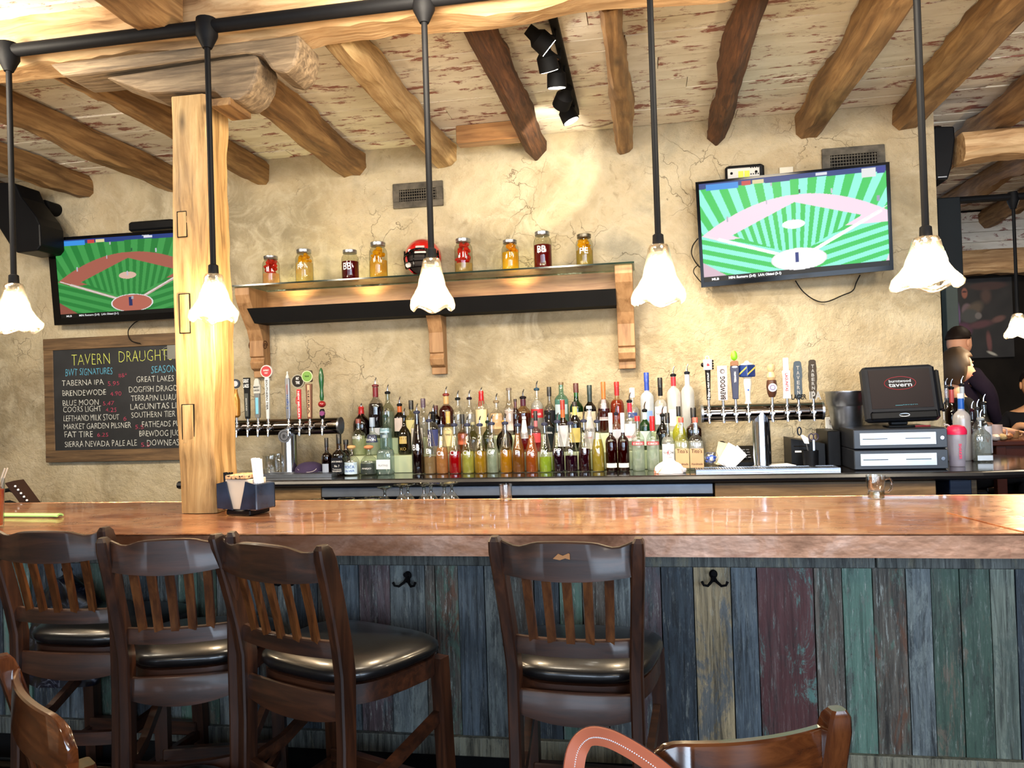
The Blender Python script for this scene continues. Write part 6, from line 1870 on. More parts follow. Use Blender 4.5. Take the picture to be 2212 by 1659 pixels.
# ---------------------------------------------------------------- televisions
def field(bright):
    def fn(u, v):
        x, y = u, v
        hxp, hyp = .53, .15
        # mowing stripes
        ang = np.arctan2(x - .5, (y + .9))
        st = (np.sin(ang * 120) > 0)
        diag1 = np.sin((x * 1.0 + y * 1.9) * 34) > 0
        diag2 = np.sin((x * 1.0 - y * 2.2) * 30) > 0
        g1, g2 = (np.array(C(40, 128, 58)[:3]), np.array(C(66, 156, 78)[:3])) if not bright else (np.array(C(64, 206, 96)[:3]), np.array(C(150, 250, 226)[:3]))
        c = np.where(st[:, None], g1, g2)
        low = y < (.47 - np.abs(x - .5) * 0)
        c = np.where((low & (x < .5))[:, None], np.where(diag1[:, None], g1, g2), c)
        c = np.where((low & (x >= .5))[:, None], np.where(diag2[:, None], g1, g2), c)
        dirt = np.array(C(168, 96, 80)[:3] if not bright else C(255, 222, 238)[:3])
        # infield dirt arc
        top = .80 - ((x - .54) ** 2) * 1.15
        lefte = .47 + (x) * .0
        m = (y < top) & (y > .15 + np.abs(x - hxp) * .60) & (y > .44 - .0 * x)
        m |= (y < top) & (y > .40 + .06 * x) & (y > .12 + np.abs(x - hxp) * .66)
        c = np.where(m[:, None], dirt, c)
        # diamond grass
        L, T, Rr, B = (.17, .45), (.52, .725), (.87, .53), (.52, .19)
        def inside(px_, py_, poly):
            r = np.ones_like(px_, bool)
            n = len(poly)
            for i in range(n):
                (ax, ay), (bx_, by_) = poly[i], poly[(i + 1) % n]
                r &= ((bx_ - ax) * (py_ - ay) - (by_ - ay) * (px_ - ax)) <= 0
            return r
        dm = inside(x, y, [L, T, Rr, B])
        sts = np.sin(ang * 190) > 0
        c = np.where(dm[:, None], np.where(sts[:, None], g1, g2), c)
        # foul lines dirt
        def seg(ax, ay, bx_, by_, w_):
            dx, dy = bx_ - ax, by_ - ay
            t_ = np.clip(((x - ax) * dx + (y - ay) * dy) / (dx * dx + dy * dy), 0, 1)
            return np.hypot(x - ax - t_ * dx, (y - ay - t_ * dy)) < w_
        fl = seg(hxp, hyp, .10, .42, .014) | seg(hxp, hyp, .96, .55, .014)
        c = np.where(fl[:, None], np.array([.55, .38, .32]) if not bright else 1.1, c)
        ln = seg(hxp, hyp, .02, .47, .0035) | seg(hxp, hyp, 1.0, .60, .0035)
        c = np.where(ln[:, None], .85, c)
        home = (((x - hxp) / .145) ** 2 + ((y - hyp) / .108) ** 2)
        c = np.where((home < 1.08)[:, None], .8, c)
        c = np.where((home < .95)[:, None], dirt * 1.2, c)
        md = (((x - .51) / .062) ** 2 + ((y - .505) / .045) ** 2) < 1
        c = np.where(md[:, None], np.array([.70, .46, .36]), c)
        cor = (y < .20 - x * 1.15)
        c = np.where(cor[:, None], dirt * .7, c)
        cor = (y < (x - .97) * 4.0)
        c = np.where(cor[:, None], dirt * .9, c)
        # batter, players
        for (ax, ay, w_, h_, cc) in ((.52, .17, .012, .055, (.02, .03, .12)), (.535, .215, .007, .02, (.4, .4, .45)), (.51, .53, .005, .03, (.5, .5, .6)), (.15, .62, .006, .03, (.5, .5, .6)), (.37, .755, .004, .022, (.5, .5, .6)), (.55, .83, .004, .02, (.02, .1, .05)), (.40, .93, .004, .02, (.5, .5, .6)), (.72, .80, .005, .026, (.6, .6, .7)), (.955, .68, .008, .03, (.35, .35, .5))):
            q = (np.abs(x - ax) < w_) & (np.abs(y - ay) < h_)
            c = np.where(q[:, None], np.array(cc), c)
        # stands strip at top
        tp = y > .945 - (x - .2) ** 2 * .02 + (x > .5) * .01
        c = np.where(tp[:, None], np.array([.02, .05, .22]), c)
        for (a_, b_, y0, y1, cc) in ((.04, .22, .925, .985, (.05, .30, .80)), (.24, .29, .94, .985, (.60, .06, .06)), (.30, .36, .945, .985, (.75, .65, .35)), (.64, .70, .965, .99, (.75, .75, .85))):
            q = (x > a_) & (x < b_) & (y > y0) & (y < y1)
            c = np.where(q[:, None], np.array(cc), c)
        q = (x > .875) & (x < .95) & (y > .895) & (y < .985)
        c = np.where(q[:, None], .8, c)
        q = (x >= .955) & (x < .995) & (y > .925) & (y < .985)
        c = np.where(q[:, None], np.array([.02, .03, .30]), c)
        # wall-scoreboard ticker at the bottom is black bezel-like strip
        q = y < .055
        c = np.where(q[:, None], .004, c)
        if bright:
            c = np.where((home < 1.0)[:, None] | md[:, None], 1.1, c)
            q = (np.abs(x - .52) < .010) & (np.abs(y - .17) < .05)
            c = np.where(q[:, None], np.array([.02, .04, .22]), c)
        return np.clip(c, 0, 3).astype(np.float32)
    return fn
scr1 = emis_attr('television_picture', 1.0 / EX)
scr2 = emis_attr('television_picture_bright', 1.0 / EX)
def tv(corn, lb, mat_, bright, bz):
    TL, TR, BR, BL = [at(*c) for c in corn]
    cen = (TL + TR + BR + BL) / 4
    t = thing('television', lb, 'television', tuple(cen))
    loc = [p - cen for p in (TL, TR, BR, BL)]
    n_ = (loc[1] - loc[0]).cross(loc[3] - loc[0]).normalized()
    if n_.y > 0: n_ = -n_
    def bil(u, v, d=0.0):
        p = loc[0] * (1 - u) * v + loc[1] * u * v + loc[2] * u * (1 - v) + loc[3] * (1 - u) * (1 - v)
        return p + n_ * d
    l, r_, tt, bb = bz
    # housing behind, frame pieces
    mb = MB()
    mb.rings([[bil(0, 0, -.035), bil(1, 0, -.035), bil(1, 1, -.035), bil(0, 1, -.035)], [bil(0, 0, -.004), bil(1, 0, -.004), bil(1, 1, -.004), bil(0, 1, -.004)]])
    mb.obj('housing', M['plastic'], t)
    fr_ = MB()
    def fbox(u0, u1, v0, v1):
        fr_.rings([[bil(u0, v0, -.004), bil(u1, v0, -.004), bil(u1, v1, -.004), bil(u0, v1, -.004)], [bil(u0, v0, .006), bil(u1, v0, .006), bil(u1, v1, .006), bil(u0, v1, .006)]])
    fbox(0, 1, 0, bb); fbox(0, 1, 1 - tt, 1); fbox(0, l, bb, 1 - tt); fbox(1 - r_, 1, bb, 1 - tt)
    fr_.obj('bezel', M['bezel'], t)
    s_ = grid_paint('screen', field(bright), mat_, 320, 180, t, corners=[tuple(bil(l, 1 - tt, .001)), tuple(bil(1 - r_, 1 - tt, .001)), tuple(bil(1 - r_, bb, .001)), tuple(bil(l, bb, .001))])
    # lettering on the ticker and logo boxes
    ux, uz = (bil(1 - r_, bb, 0) - bil(l, bb, 0)), (bil(l, 1 - tt, 0) - bil(l, bb, 0))
    o0 = bil(l, bb, .003)
    def tx(str_, u0, u1, v0, hv, mm):
        vv, ff = text_geo(str_, .02)
        W_ = vv[:, 0].max()
        P = [o0 + ux * (u0 + (u1 - u0) * a[0] / W_) + uz * (v0 + hv * a[1] / .7) for a in vv]
        me = bpy.data.meshes.new('caption')
        me.from_pydata([tuple(p) for p in P], [], ff)
        link('caption', me, mm, s_)
    lw_ = lit_white if not bright else plain('caption_white', C(20, 20, 20), .3, emit=(1, 1, 1), es=1.2)
    tx('MLB', .045, .085, .014, .022, lw_)
    tx('MIN: Romero (2-0)', .14, .29, .014, .024, lw_)
    tx('LAA: Ohtani (3-1)', .305, .43, .014, .024, lw_)
    tx('FOX', .885, .94, .925, .035, plain('caption_dark', C(10, 20, 60), .4, emit=C(20, 40, 120), es=.5))
    tx('C', .962, .988, .935, .04, plain('caption_red', C(120, 10, 20), .4, emit=C(220, 20, 60), es=1.0))
    tx('PlayBook', .64, .69, .966, .018, lw_)
    tx('LIVE', .915, .95, .868, .02, lw_)
    # wall mount
    m0 = bil(.5, .5, -.035)
    MB().rings([[(m0.x - .12, m0.y, m0.z - .1), (m0.x + .12, m0.y, m0.z - .1), (m0.x + .12, m0.y, m0.z + .1), (m0.x - .12, m0.y, m0.z + .1)], [(m0.x - .12, WALL - cen.y - .002, m0.z - .1), (m0.x + .12, WALL - cen.y - .002, m0.z - .1), (m0.x + .12, WALL - cen.y - .002, m0.z + .1), (m0.x - .12, WALL - cen.y - .002, m0.z + .1)]]).obj('wall_mount', M['black'], t)
    return t
tv([(1502, 394, 4.78), (1921, 350, 4.66), (1930, 583, 4.72), (1515, 621, 4.83)], 'large wall television with bright washed-out baseball game, right of the shelf', scr2, True, (.018, .018, .022, .045))
tv([(103, 515, 4.80), (440, 492, 4.72), (448, 684, 4.76), (119, 703, 4.84)], 'wall television showing a green baseball field, left of the timber post', scr1, False, (.045, .045, .035, .075))
# boxes on top of the tvs, cables
def wallbox(x0, y0, x1, y1, D, d, nm, lb, mt, cat):
    a_, b_ = at(x0, y1, D), at(x1, y0, D)
    t = thing(nm, lb, cat, ((a_.x + b_.x) / 2, D, a_.z))
    box('case', mt, -(b_.x - a_.x) / 2, (b_.x - a_.x) / 2, 0, d, 0, b_.z - a_.z, .012, t)
    return t, (b_.x - a_.x) / 2, b_.z - a_.z
t, hw, hh = wallbox(1568, 352, 1651, 398, 4.86, .05, 'receiver_box', 'black television receiver box with silver connector panel and yellow-green tape, behind the right television', M['plastic'], 'receiver')
box('connector_panel', paint((196, 192, 186), .5), -hw + .012, hw - .03, -.004, 0, .004, hh - .02, .003, t)
for i in range(2): box('tape_strip', paint((206, 220, 70), .6), -hw + .075 + i * .036, -hw + .105 + i * .036, -.007, -.004, .01, hh - .04, .001, t)
for i in range(9): MB().tube([(-hw + .15 + (i % 5) * .014, -.006, .05 + .04 * (i // 5)), (-hw + .15 + (i % 5) * .014, -.001, .05 + .04 * (i // 5))], .004, 8).obj('connector', M['black'], t)
for x_ in (-hw + .035, hw - .05): MB().tube([(x_, -.008, hh * .55), (x_, -.002, hh * .55)], .008, 10).obj('knob', M['black'], t)
wallbox(276, 472, 372, 500, 4.82, .08, 'receiver_box', 'black receiver box on top of the left television', M['plastic'], 'receiver')
p = at(1699, 371, 4.90)
tag(box('junction_plate', paint((206, 196, 176)), -.04, .04, -.006, .012, -.03, .03, .002, None, (p.x, WALL - .012, p.z)), 'small cream junction plate just above the right television', 'plate')
def cable(pts, D, r_, lb, mt=None, nm='cable'):
    P = [at(a, b, D) for a, b in pts]
    # catmull smooth
    Q = []
    for i in range(len(P) - 1):
        p0, p1, p2, p3 = P[max(i - 1, 0)], P[i], P[i + 1], P[min(i + 2, len(P) - 1)]
        for j in range(6):
            u = j / 6
            Q.append(.5 * ((2 * p1) + (p2 - p0) * u + (2 * p0 - 5 * p1 + 4 * p2 - p3) * u * u + (3 * p1 - p0 - 3 * p2 + p3) * u ** 3))
    Q.append(P[-1])
    o = MB().tube(Q, r_, 7).obj(nm, mt or M['rubber'])
    return tag(o, lb, 'cable')
cable([(1718, 606), (1735, 630), (1760, 648), (1785, 652), (1820, 638), (1842, 628), (1850, 610), (1858, 594)], 4.885, .0035, 'thin black cable hanging in a loop under the right television')
cable([(1508, 515), (1497, 530), (1494, 548), (1502, 566), (1512, 578)], 4.875, .0035, 'black cable bulging from the left side of the right television')
cable([(1509, 572), (1500, 580), (1499, 590), (1510, 605), (1518, 612)], 4.87, .003, 'thin black cable at the lower left corner of the right television')
cable([(306, 690), (290, 698), (277, 715), (282, 735), (303, 742)], 4.86, .0035, 'thin black cable from the left television to the chalkboard')
cable([(1238, 237), (1240, 255), (1250, 268), (1275, 275), (1303, 272), (1330, 262)], 4.80, .004, 'grey conduit wire running from the track lights along the ceiling edge', paint((130, 116, 96), .4, .5), 'conduit')

# ---------------------------------------------------------------- chalkboard
D = WALL - .035
fa, fb = at(94, 733, D), at(100, 999, D)
xr_ = at(470, 720, D).x
ztop_, zbot_ = at(94, 733, D).z, at(100, 999, D).z
k = mpp(fa)
xl_ = (fa.x + fb.x) / 2
cb_ = thing('chalkboard', 'framed black chalkboard with a handwritten draught beer list, below the left television', 'chalkboard', (xl_, D, zbot_))
W_, H_ = xr_ - xl_, ztop_ - zbot_
fwid = 25 * k
box('frame_top', M['frame'], 0, W_, -.008, .028, H_ - fwid, H_, .003, cb_)
box('frame_bottom', M['frame'], 0, W_, -.008, .028, 0, fwid, .003, cb_)
box('frame_side', M['frame'], 0, fwid * .92, -.006, .028, fwid, H_ - fwid, .003, cb_)
box('frame_side', M['frame'], W_ - fwid * .92, W_, -.006, .028, fwid, H_ - fwid, .003, cb_)
m_, nt, bs, out = new_mat('chalkboard_slate')
nt.links.new(ramp(nt, noi(nt, coords(nt, (1, 1, 1)), 3, 5, .6, .6), [(.3, C(20, 22, 24)), (.7, C(40, 42, 46))]), bs.inputs['Base Color'])
bs.inputs['Roughness'].default_value = .6
brd = box('slate', m_, fwid * .9, W_ - fwid * .9, 0, .02, fwid * .98, H_ - fwid * .98, 0, cb_)
def chalk(s_, x0, x1, yb, hpx, col, thin=0.0, jit=.003):
    a_ = at(x0, yb, D - .002); b_ = at(x1, yb, D - .002)
    kk = mpp(a_)
    text('lettering', s_, M[col], a_.x - xl_, b_.x - xl_, a_.z - zbot_, hpx * kk, brd, y=-.0015, bold=thin - .012, jit=jit * 1.8)
chalk('TAVERN', 155, 237, 790, 25, 'chalk_green', -.012)
chalk('DRAUGHTS', 257, 372, 783, 25, 'chalk_green', -.012)
chalk('BWT SIGNATURES', 142, 243, 812, 15, 'chalk_blue')
chalk('SEASONALS', 327, 408, 806, 16, 'chalk_blue')
for i, (s_, x1, pr, y_) in enumerate((('TABERNA IPA', 224, '5.95', 834), ('BRENDEWODE', 229, '4.90', 856), ('BLUE MOON', 213, '5.47', 877), ('COORS LIGHT', 219, '4.25', 891), ('LEFTHAND MILK STOUT', 258, '6', 910), ('MARKET GARDEN PILSNER', 283, '5.5', 928), ('FAT TIRE', 201, '6.25', 945), ('SIERRA NEVADA PALE ALE', 296, '5.5', 966))):
    chalk(s_, 134 + i * .9, x1, y_, 12.5, 'chalk_white')
    chalk(pr, x1 + 9, x1 + 9 + 6 * len(pr), y_ - 1, 9, 'chalk_red')
for i, (s_, x0, x1, y_) in enumerate((('GREAT LAKES CHRISTMAS', 295, 450, 826), ('DOGFISH DRAGONS & YUMS', 279, 450, 848), ('TERRAPIN LUAU KRUNKLES', 283, 450, 867), ('LAGUNITAS LIL SUMPIN', 282, 450, 885), ('SOUTHERN TIER RASPBERRY', 284, 450, 903), ('FATHEADS PUMBLE', 307, 420, 923), ('BREWDOG JUGGERNAUT', 301, 450, 943), ('DOWNEAST CIDER', 318, 440, 963))):
    chalk(s_, x0, x1, y_, 13, 'chalk_white')
chalk('#&*', 256, 274, 815, 10, 'chalk_red')
# drawn beer mug
a_ = at(356, 776, D - .002)
mg = MB()
x_, z_ = a_.x - xl_, a_.z - zbot_
for q in ((x_ + .02, x_ + .11, z_, z_ + .10),):
    mg.box(q[0], q[1], -.0022, -.0005, q[2], q[3])
mg.tube([(x_ + .02, -.0015, z_ + .02), (x_ - .008, -.0015, z_ + .03), (x_ - .008, -.0015, z_ + .075), (x_ + .02, -.0015, z_ + .085)], .003, 5)
mg.obj('mug_drawing', paint((120, 120, 112), .9), brd)

# ---------------------------------------------------------------- speakers
def speaker(name, pts, D, depth, lb):
    P = [at(a, b, D) for a, b in pts]
    cen = sum(P, Vector()) / len(P)
    t = thing(name, lb, 'speaker', tuple(cen))
    mb = MB().prism([(p.x - cen.x, p.z - cen.z) for p in P], 0, depth)
    o = mb.obj('cabinet', M['plastic'], t)
    md = o.modifiers.new('b', 'BEVEL'); md.width = .01; md.segments = 2
    return t, cen
t, cen = speaker('wall_speaker', [(-40, 392), (32, 395), (45, 425), (78, 468), (86, 485), (88, 530), (80, 541), (36, 546), (26, 538), (2, 500), (-10, 480), (-40, 470)], 4.55, .22, 'black angled wall speaker at the far left edge above the left television')
q = at(95, 446, 4.80) - cen
a_ = at(55, 434, 4.68) - cen
MB().tube([tuple(a_), tuple(at(80, 444, 4.78) - cen), tuple(q)], .022, 10).obj('mount_arm', M['black'], t)
q2 = at(95, 446, 4.88) - cen
MB().tube([tuple(q), (q.x, WALL - .003 - cen.y, q.z)], .047, 24).obj('mount_flange', M['black'], t)
t, cen = speaker('wall_speaker', [(2006, 273), (2062, 272), (2064, 300), (2057, 360), (2048, 388), (2024, 388), (2018, 330)], 5.02, .25, 'black speaker on the right end of the plaster wall')
MB().tube([tuple(at(2000, 278, 4.96) - cen), tuple(at(2030, 276, 5.08) - cen)], .012, 8).obj('mount_arm', M['black'], t)
a_ = at(2026, 383, 5.02) - cen
MB().box(a_.x, a_.x + .05, -.002, .0, a_.z - .003, a_.z + .003).obj('badge', M['steel'], t)

# ---------------------------------------------------------------- track spotlights
tx_ = xat(1222, 3.9, CEIL - .02)
trk = thing('track_light', 'black ceiling track with five lit spotlight heads between two joists', 'track light', (tx_, 3.2, CEIL - .002))
box('track_rail', M['black'], -.018, .018, .02, 1.32, -.034, -.002, .003, trk)
lampm = plain('spot_lamp', C(255, 250, 240), .4, emit=(1, .93, .80), es=26)
heads = [(1186, 104, 3.42, (.80, .40, -.70), 1), (1187, 153, 3.62, (.15, .48, -.85), 1), (1203, 190, 3.82, (-.02, .25, -.95), 1), (1212, 228, 4.10, (-.40, .80, -.45), 0), (1234, 262, 4.36, (.35, .05, -.8), 1)]
for i, (px, py, D_, dr, lit) in enumerate(heads):
    p = at(px, py, D_)
    base = Vector((tx_ , 3.2, CEIL - .002))
    q = p - base
    dr = Vector(dr).normalized()
    h = MB()
    ln = .125
    back = q - dr * ln
    h.tube([tuple(back), tuple(back + dr * .04), tuple(back + dr * .06), tuple(q)], [.026, .030, .047, .049], 20)
    hd = h.obj('spot_head', M['black'], trk)
    MB().tube([(0, q.y, -.03), (0, q.y, q.z * .5 - .01), tuple(back + dr * .03)], .008, 8).obj('stem', M['black'], hd)
    MB().tube([tuple(q - dr * .002), tuple(q + dr * .0015)], .043, 20).obj('lamp_face', lampm if lit else M['black'], hd)
# spot beams of the track heads: onto the bar, the wall and the bottles
base = Vector((tx_, 3.2, CEIL))
for (src, tgt, en) in (((tx_ + .10, 3.36, 2.86), (2.6, 3.4, 1.0), 40), ((tx_ + .02, 3.55, 2.8), (1.2, 4.6, 1.3), 60), ((tx_, 3.8, 2.75), (-.2, 4.6, 1.1), 60), ((tx_ - .02, 4.12, 2.86), (xat(1157, 4.75, 3.0), 4.78, 2.99), 16), ((tx_ + .06, 4.28, 2.68), (.9, 4.7, 1.2), 45)):
    light('track_beam', 'SPOT', src, en, (1.0, .88, .68), target=tgt, spot_size=R(75 if en != 16 else 62), spot_blend=.9 if en != 16 else .08, shadow_soft_size=.04)

# ---------------------------------------------------------------- next room seen past the wall end
# black square column close to the wall end
a_, b_ = at(2030, 600, 5.30), at(2082, 600, 5.30)
tag(box('speaker_column', paint((18, 24, 28), .5), a_.x, b_.x, 5.30, 5.42, zat(600, a_.x, 5.3), zat(428, a_.x, 5.3), .006), 'tall dark column speaker hanging under the pipe just beyond the wall end', 'speaker')
a_, b_ = at(2044, 650, 8.0), at(2070, 650, 8.0)
tag(box('square_column', paint((70, 84, 82), .6), a_.x, b_.x, 8.0, 8.12, 0, CEIL, .004), 'grey-green square column deep in the next room, left of the mural', 'column')
p = at(2085, 432, 5.6)
t = thing('iron_pipe', 'black iron pipe of the next room carrying a single pendant lamp', 'pipe', tuple(p))
MB().tube([(-.4, 0, 0), (3.4, 0, 0)], .024, 12).obj('pipe_run', M['pipe'], t)
q = at(2197, 436, 5.6)
zt2, zb2 = at(2200, 677, 5.6).z, at(2200, 728, 5.6).z
X = at(2198, 677, 5.6).x
t = thing('pendant_lamp', 'small lit pendant lamp in the next room at the right edge', 'lamp', (X, 5.6, zt2))
MB().tube([(0, 0, p.z - zt2 - .02), (0, 0, 0)], .011, 8).obj('stem', M['pipe'], t)
MB().lathe([(.03, p.z - zt2 + .03), (.036, p.z - zt2 - .03), (.018, p.z - zt2 - .08)], 14).obj('tee_fitting', M['pipe'], t)
shade_obj(t, zt2 - zb2, .17, 2.2)
MB().ball((0, 0, -(zt2 - zb2) * .45), .021, 12, 8, sz=1.9).obj('bulb', M['bulb'], t)
light('pendant_glow', 'POINT', (X, 5.6, zt2 - (zt2 - zb2) * .8), 14, (1.0, .78, .5), shadow_soft_size=.04)
# far wall of the next room: pale panelled band, timber ledge, dark wall with mural
FD = 8.2
a_, b_ = at(2060, 548, FD), at(2060, 480, FD)
z0, z1 = a_.z, at(2100, 485, FD).z
fx0, fx1 = at(1990, 600, FD).x, at(1990, 600, FD).x + 4.6
pw = whitewash()
t = thing('pale_panel_wall', 'whitewashed board band high on the far wall of the next room', 'panelling', (fx0, FD, z0))
n = 4
hgt = CEIL - .02 - z0
for i in range(n):
    for j in range(3):
        box('board', pw, j * 1.5, j * 1.5 + 1.495, random.uniform(0, .006), .03, hgt * i / n, hgt * (i + 1) / n - .004, 0, t)
zl = at(2100, 597, FD - .05).z
tag(hewn('timber_ledge', M['beam'], 4.5, .2, z0 - zl - .005, None, (fx0, FD - .115, zl), 'X', .012, 88, .15), 'pale timber ledge below the whitewashed band in the next room', 'beam')
struct(box('wall_next_room', M['farwall'], fx0, fx0 + 4.6, FD + .035, FD + .12, 0, CEIL))
# mural: dark painting of figures
def mural(u, v):
    c = np.tile(np.array([.012, .010, .009]), (len(u), 1))
    n_ = np.array([noise.noise(Vector((a * 5, b * 6, 0))) for a, b in zip(u, v)])
    c = c * (1 + n_[:, None] * .8)
    def el(cx_, cy_, rx, ry, col, soft=.3, rot=0.0):
        nonlocal c
        dx, dy = (u - cx_), (v - cy_)
        X_ = dx * math.cos(rot) + dy * math.sin(rot); Y_ = -dx * math.sin(rot) + dy * math.cos(rot)
        d = np.sqrt((X_ / rx) ** 2 + (Y_ / ry) ** 2) + n_ * .15
        f = np.clip((1 - d) / soft, 0, 1)[:, None]
        c = c * (1 - f) + np.array(col) * f
    el(.62, .90, .35, .06, (.05, .02, .015))
    el(.12, .55, .09, .22, (.16, .09, .20)); el(.30, .60, .10, .10, (.16, .10, .11))
    el(.26, .86, .07, .10, (.02, .01, .01)); el(.27, .825, .052, .075, (.30, .10, .06)); el(.27, .84, .04, .015, (.06, .02, .02))
    el(.42, .62, .17, .10, (.10, .07, .045), .5, .4); el(.60, .78, .10, .13, (.07, .035, .025), .6)
    el(.34, .53, .17, .10, (.055, .055, .05)); el(.47, .53, .06, .05, (.16, .14, .13))
    el(.22, .36, .18, .11, (.085, .02, .05)); el(.50, .42, .28, .06, (.09, .03, .035), .5, .12)
    el(.62, .20, .05, .16, (.14, .05, .045), .5, .1); el(.66, .05, .10, .022, (.42, .40, .34), .5, -.35)
    el(.78, .48, .14, .05, (.13, .06, .05), .5, .2); el(.08, .34, .06, .05, (.30, .22, .32)); el(.12, .42, .04, .03, (.45, .25, .15))
    return np.clip(c, 0, 1)
ma, mb_ = at(2048, 604, FD - .03), at(2196, 770, FD - .03)
t = thing('wall_mural', 'large dark mural of sport players on the far wall of the next room', 'mural', ((ma.x + mb_.x) / 2, FD + .03, mb_.z))
grid_paint('mural_face', mural, diff_attr('mural_paint', .6), 110, 120, t, w=mb_.x - ma.x, h=ma.z - mb_.z, y=-.021)
box('mural_board', M['farwall'], -(mb_.x - ma.x) / 2, (mb_.x - ma.x) / 2, -.02, 0, 0, ma.z - mb_.z, 0, t)
light('next_room_light', 'AREA', (3.4, 6.6, 2.9), 11, (1.0, .82, .6), rot=(0, 0, 0), shape='DISK', size=.6)

# high table with crockery
TX, TY, TZ = xat(2140, 5.5, 1.1) + .52, 5.85, 1.10
t = thing('high_table', 'dark red-brown high table in the next room where people sit', 'table', (TX, TY, 0))
twood = paint((76, 34, 22), .25, 0, .5)
box('table_top', twood, -.52, .52, -.36, .36, TZ - .035, TZ, .006, t)
for sx in (-.45, .45):
    for sy in (-.30, .30): box('leg', twood, sx - .03, sx + .03, sy - .03, sy + .03, 0, TZ - .036, .003, t)
box('apron', twood, -.45, .45, -.31, -.29, TZ - .12, TZ - .036, 0, t)
def cup(px, D, r_, h, rgb, lb, nm='mug'):
    X_ = xat(px, D, TZ + .05)
    c_ = thing(nm, lb, 'mug', (X_, D, TZ + .001))
    MB().lathe([(r_ * .85, 0), (r_, .01), (r_, h), (r_ * .92, h), (r_ * .88, .012)], 20, False).obj('mug_body', paint(rgb, .3), c_)
    MB().tube([(r_, 0, h * .8), (r_ * 1.6, 0, h * .7), (r_ * 1.6, 0, h * .35), (r_, 0, h * .2)], .006, 6).obj('handle', paint(rgb, .3), c_)
cup(2149, 5.56, .045, .10, (206, 180, 172), 'white mug on the high table in the next room')
cup(2190, 5.70, .03, .05, (150, 110, 70), 'small brown bowl on the high table in the next room', 'cup')
for i, (px, D, rgb, lb) in enumerate(((2165, 5.52, (190, 160, 110), 'crumpled tan wrapper on the high table'), (2178, 5.60, (150, 96, 60), 'brown crumpled wrapper on the high table'), (2150, 5.48, (206, 190, 180), 'small white sugar packet pile on the high table edge'))):
    X_ = xat(px, D, TZ)
    tag(MB().ball((0, 0, .022), .03, 10, 7, sz=.7, fn=lambda p: 1 + .3 * noise.noise(p * 3 + Vector((i, 0, 0)))).obj('wrapper', paint(rgb, .5), None, (X_, D, TZ)), lb, 'wrapper')

# ---------------------------------------------------------------- people
skin = plain('skin', C(212, 158, 128), .55, var=.06)
skin2 = plain('skin_warm', C(200, 150, 110), .55, var=.06)
def skinned(name, verts, edges, radii, mt, parent, root=0, sub=2):
    me = bpy.data.meshes.new(name)
    me.from_pydata(verts, edges, [])
    o = link(name, me, mt, parent)
    md = o.modifiers.new('skin', 'SKIN')
    for i, r_ in enumerate(radii):
        sv = me.skin_vertices[0].data[i]
        sv.radius = r_ if isinstance(r_, tuple) else (r_, r_)
        sv.use_root = (i == root)
    md.use_smooth_shade = True
    s_ = o.modifiers.new('sub', 'SUBSURF'); s_.levels = sub; s_.render_levels = sub
    dg = bpy.context.evaluated_depsgraph_get()
    m2 = bpy.data.meshes.new_from_object(o.evaluated_get(dg))
    o.modifiers.clear()
    o.data = m2
    if not m2.materials: m2.materials.append(mt)
    return o
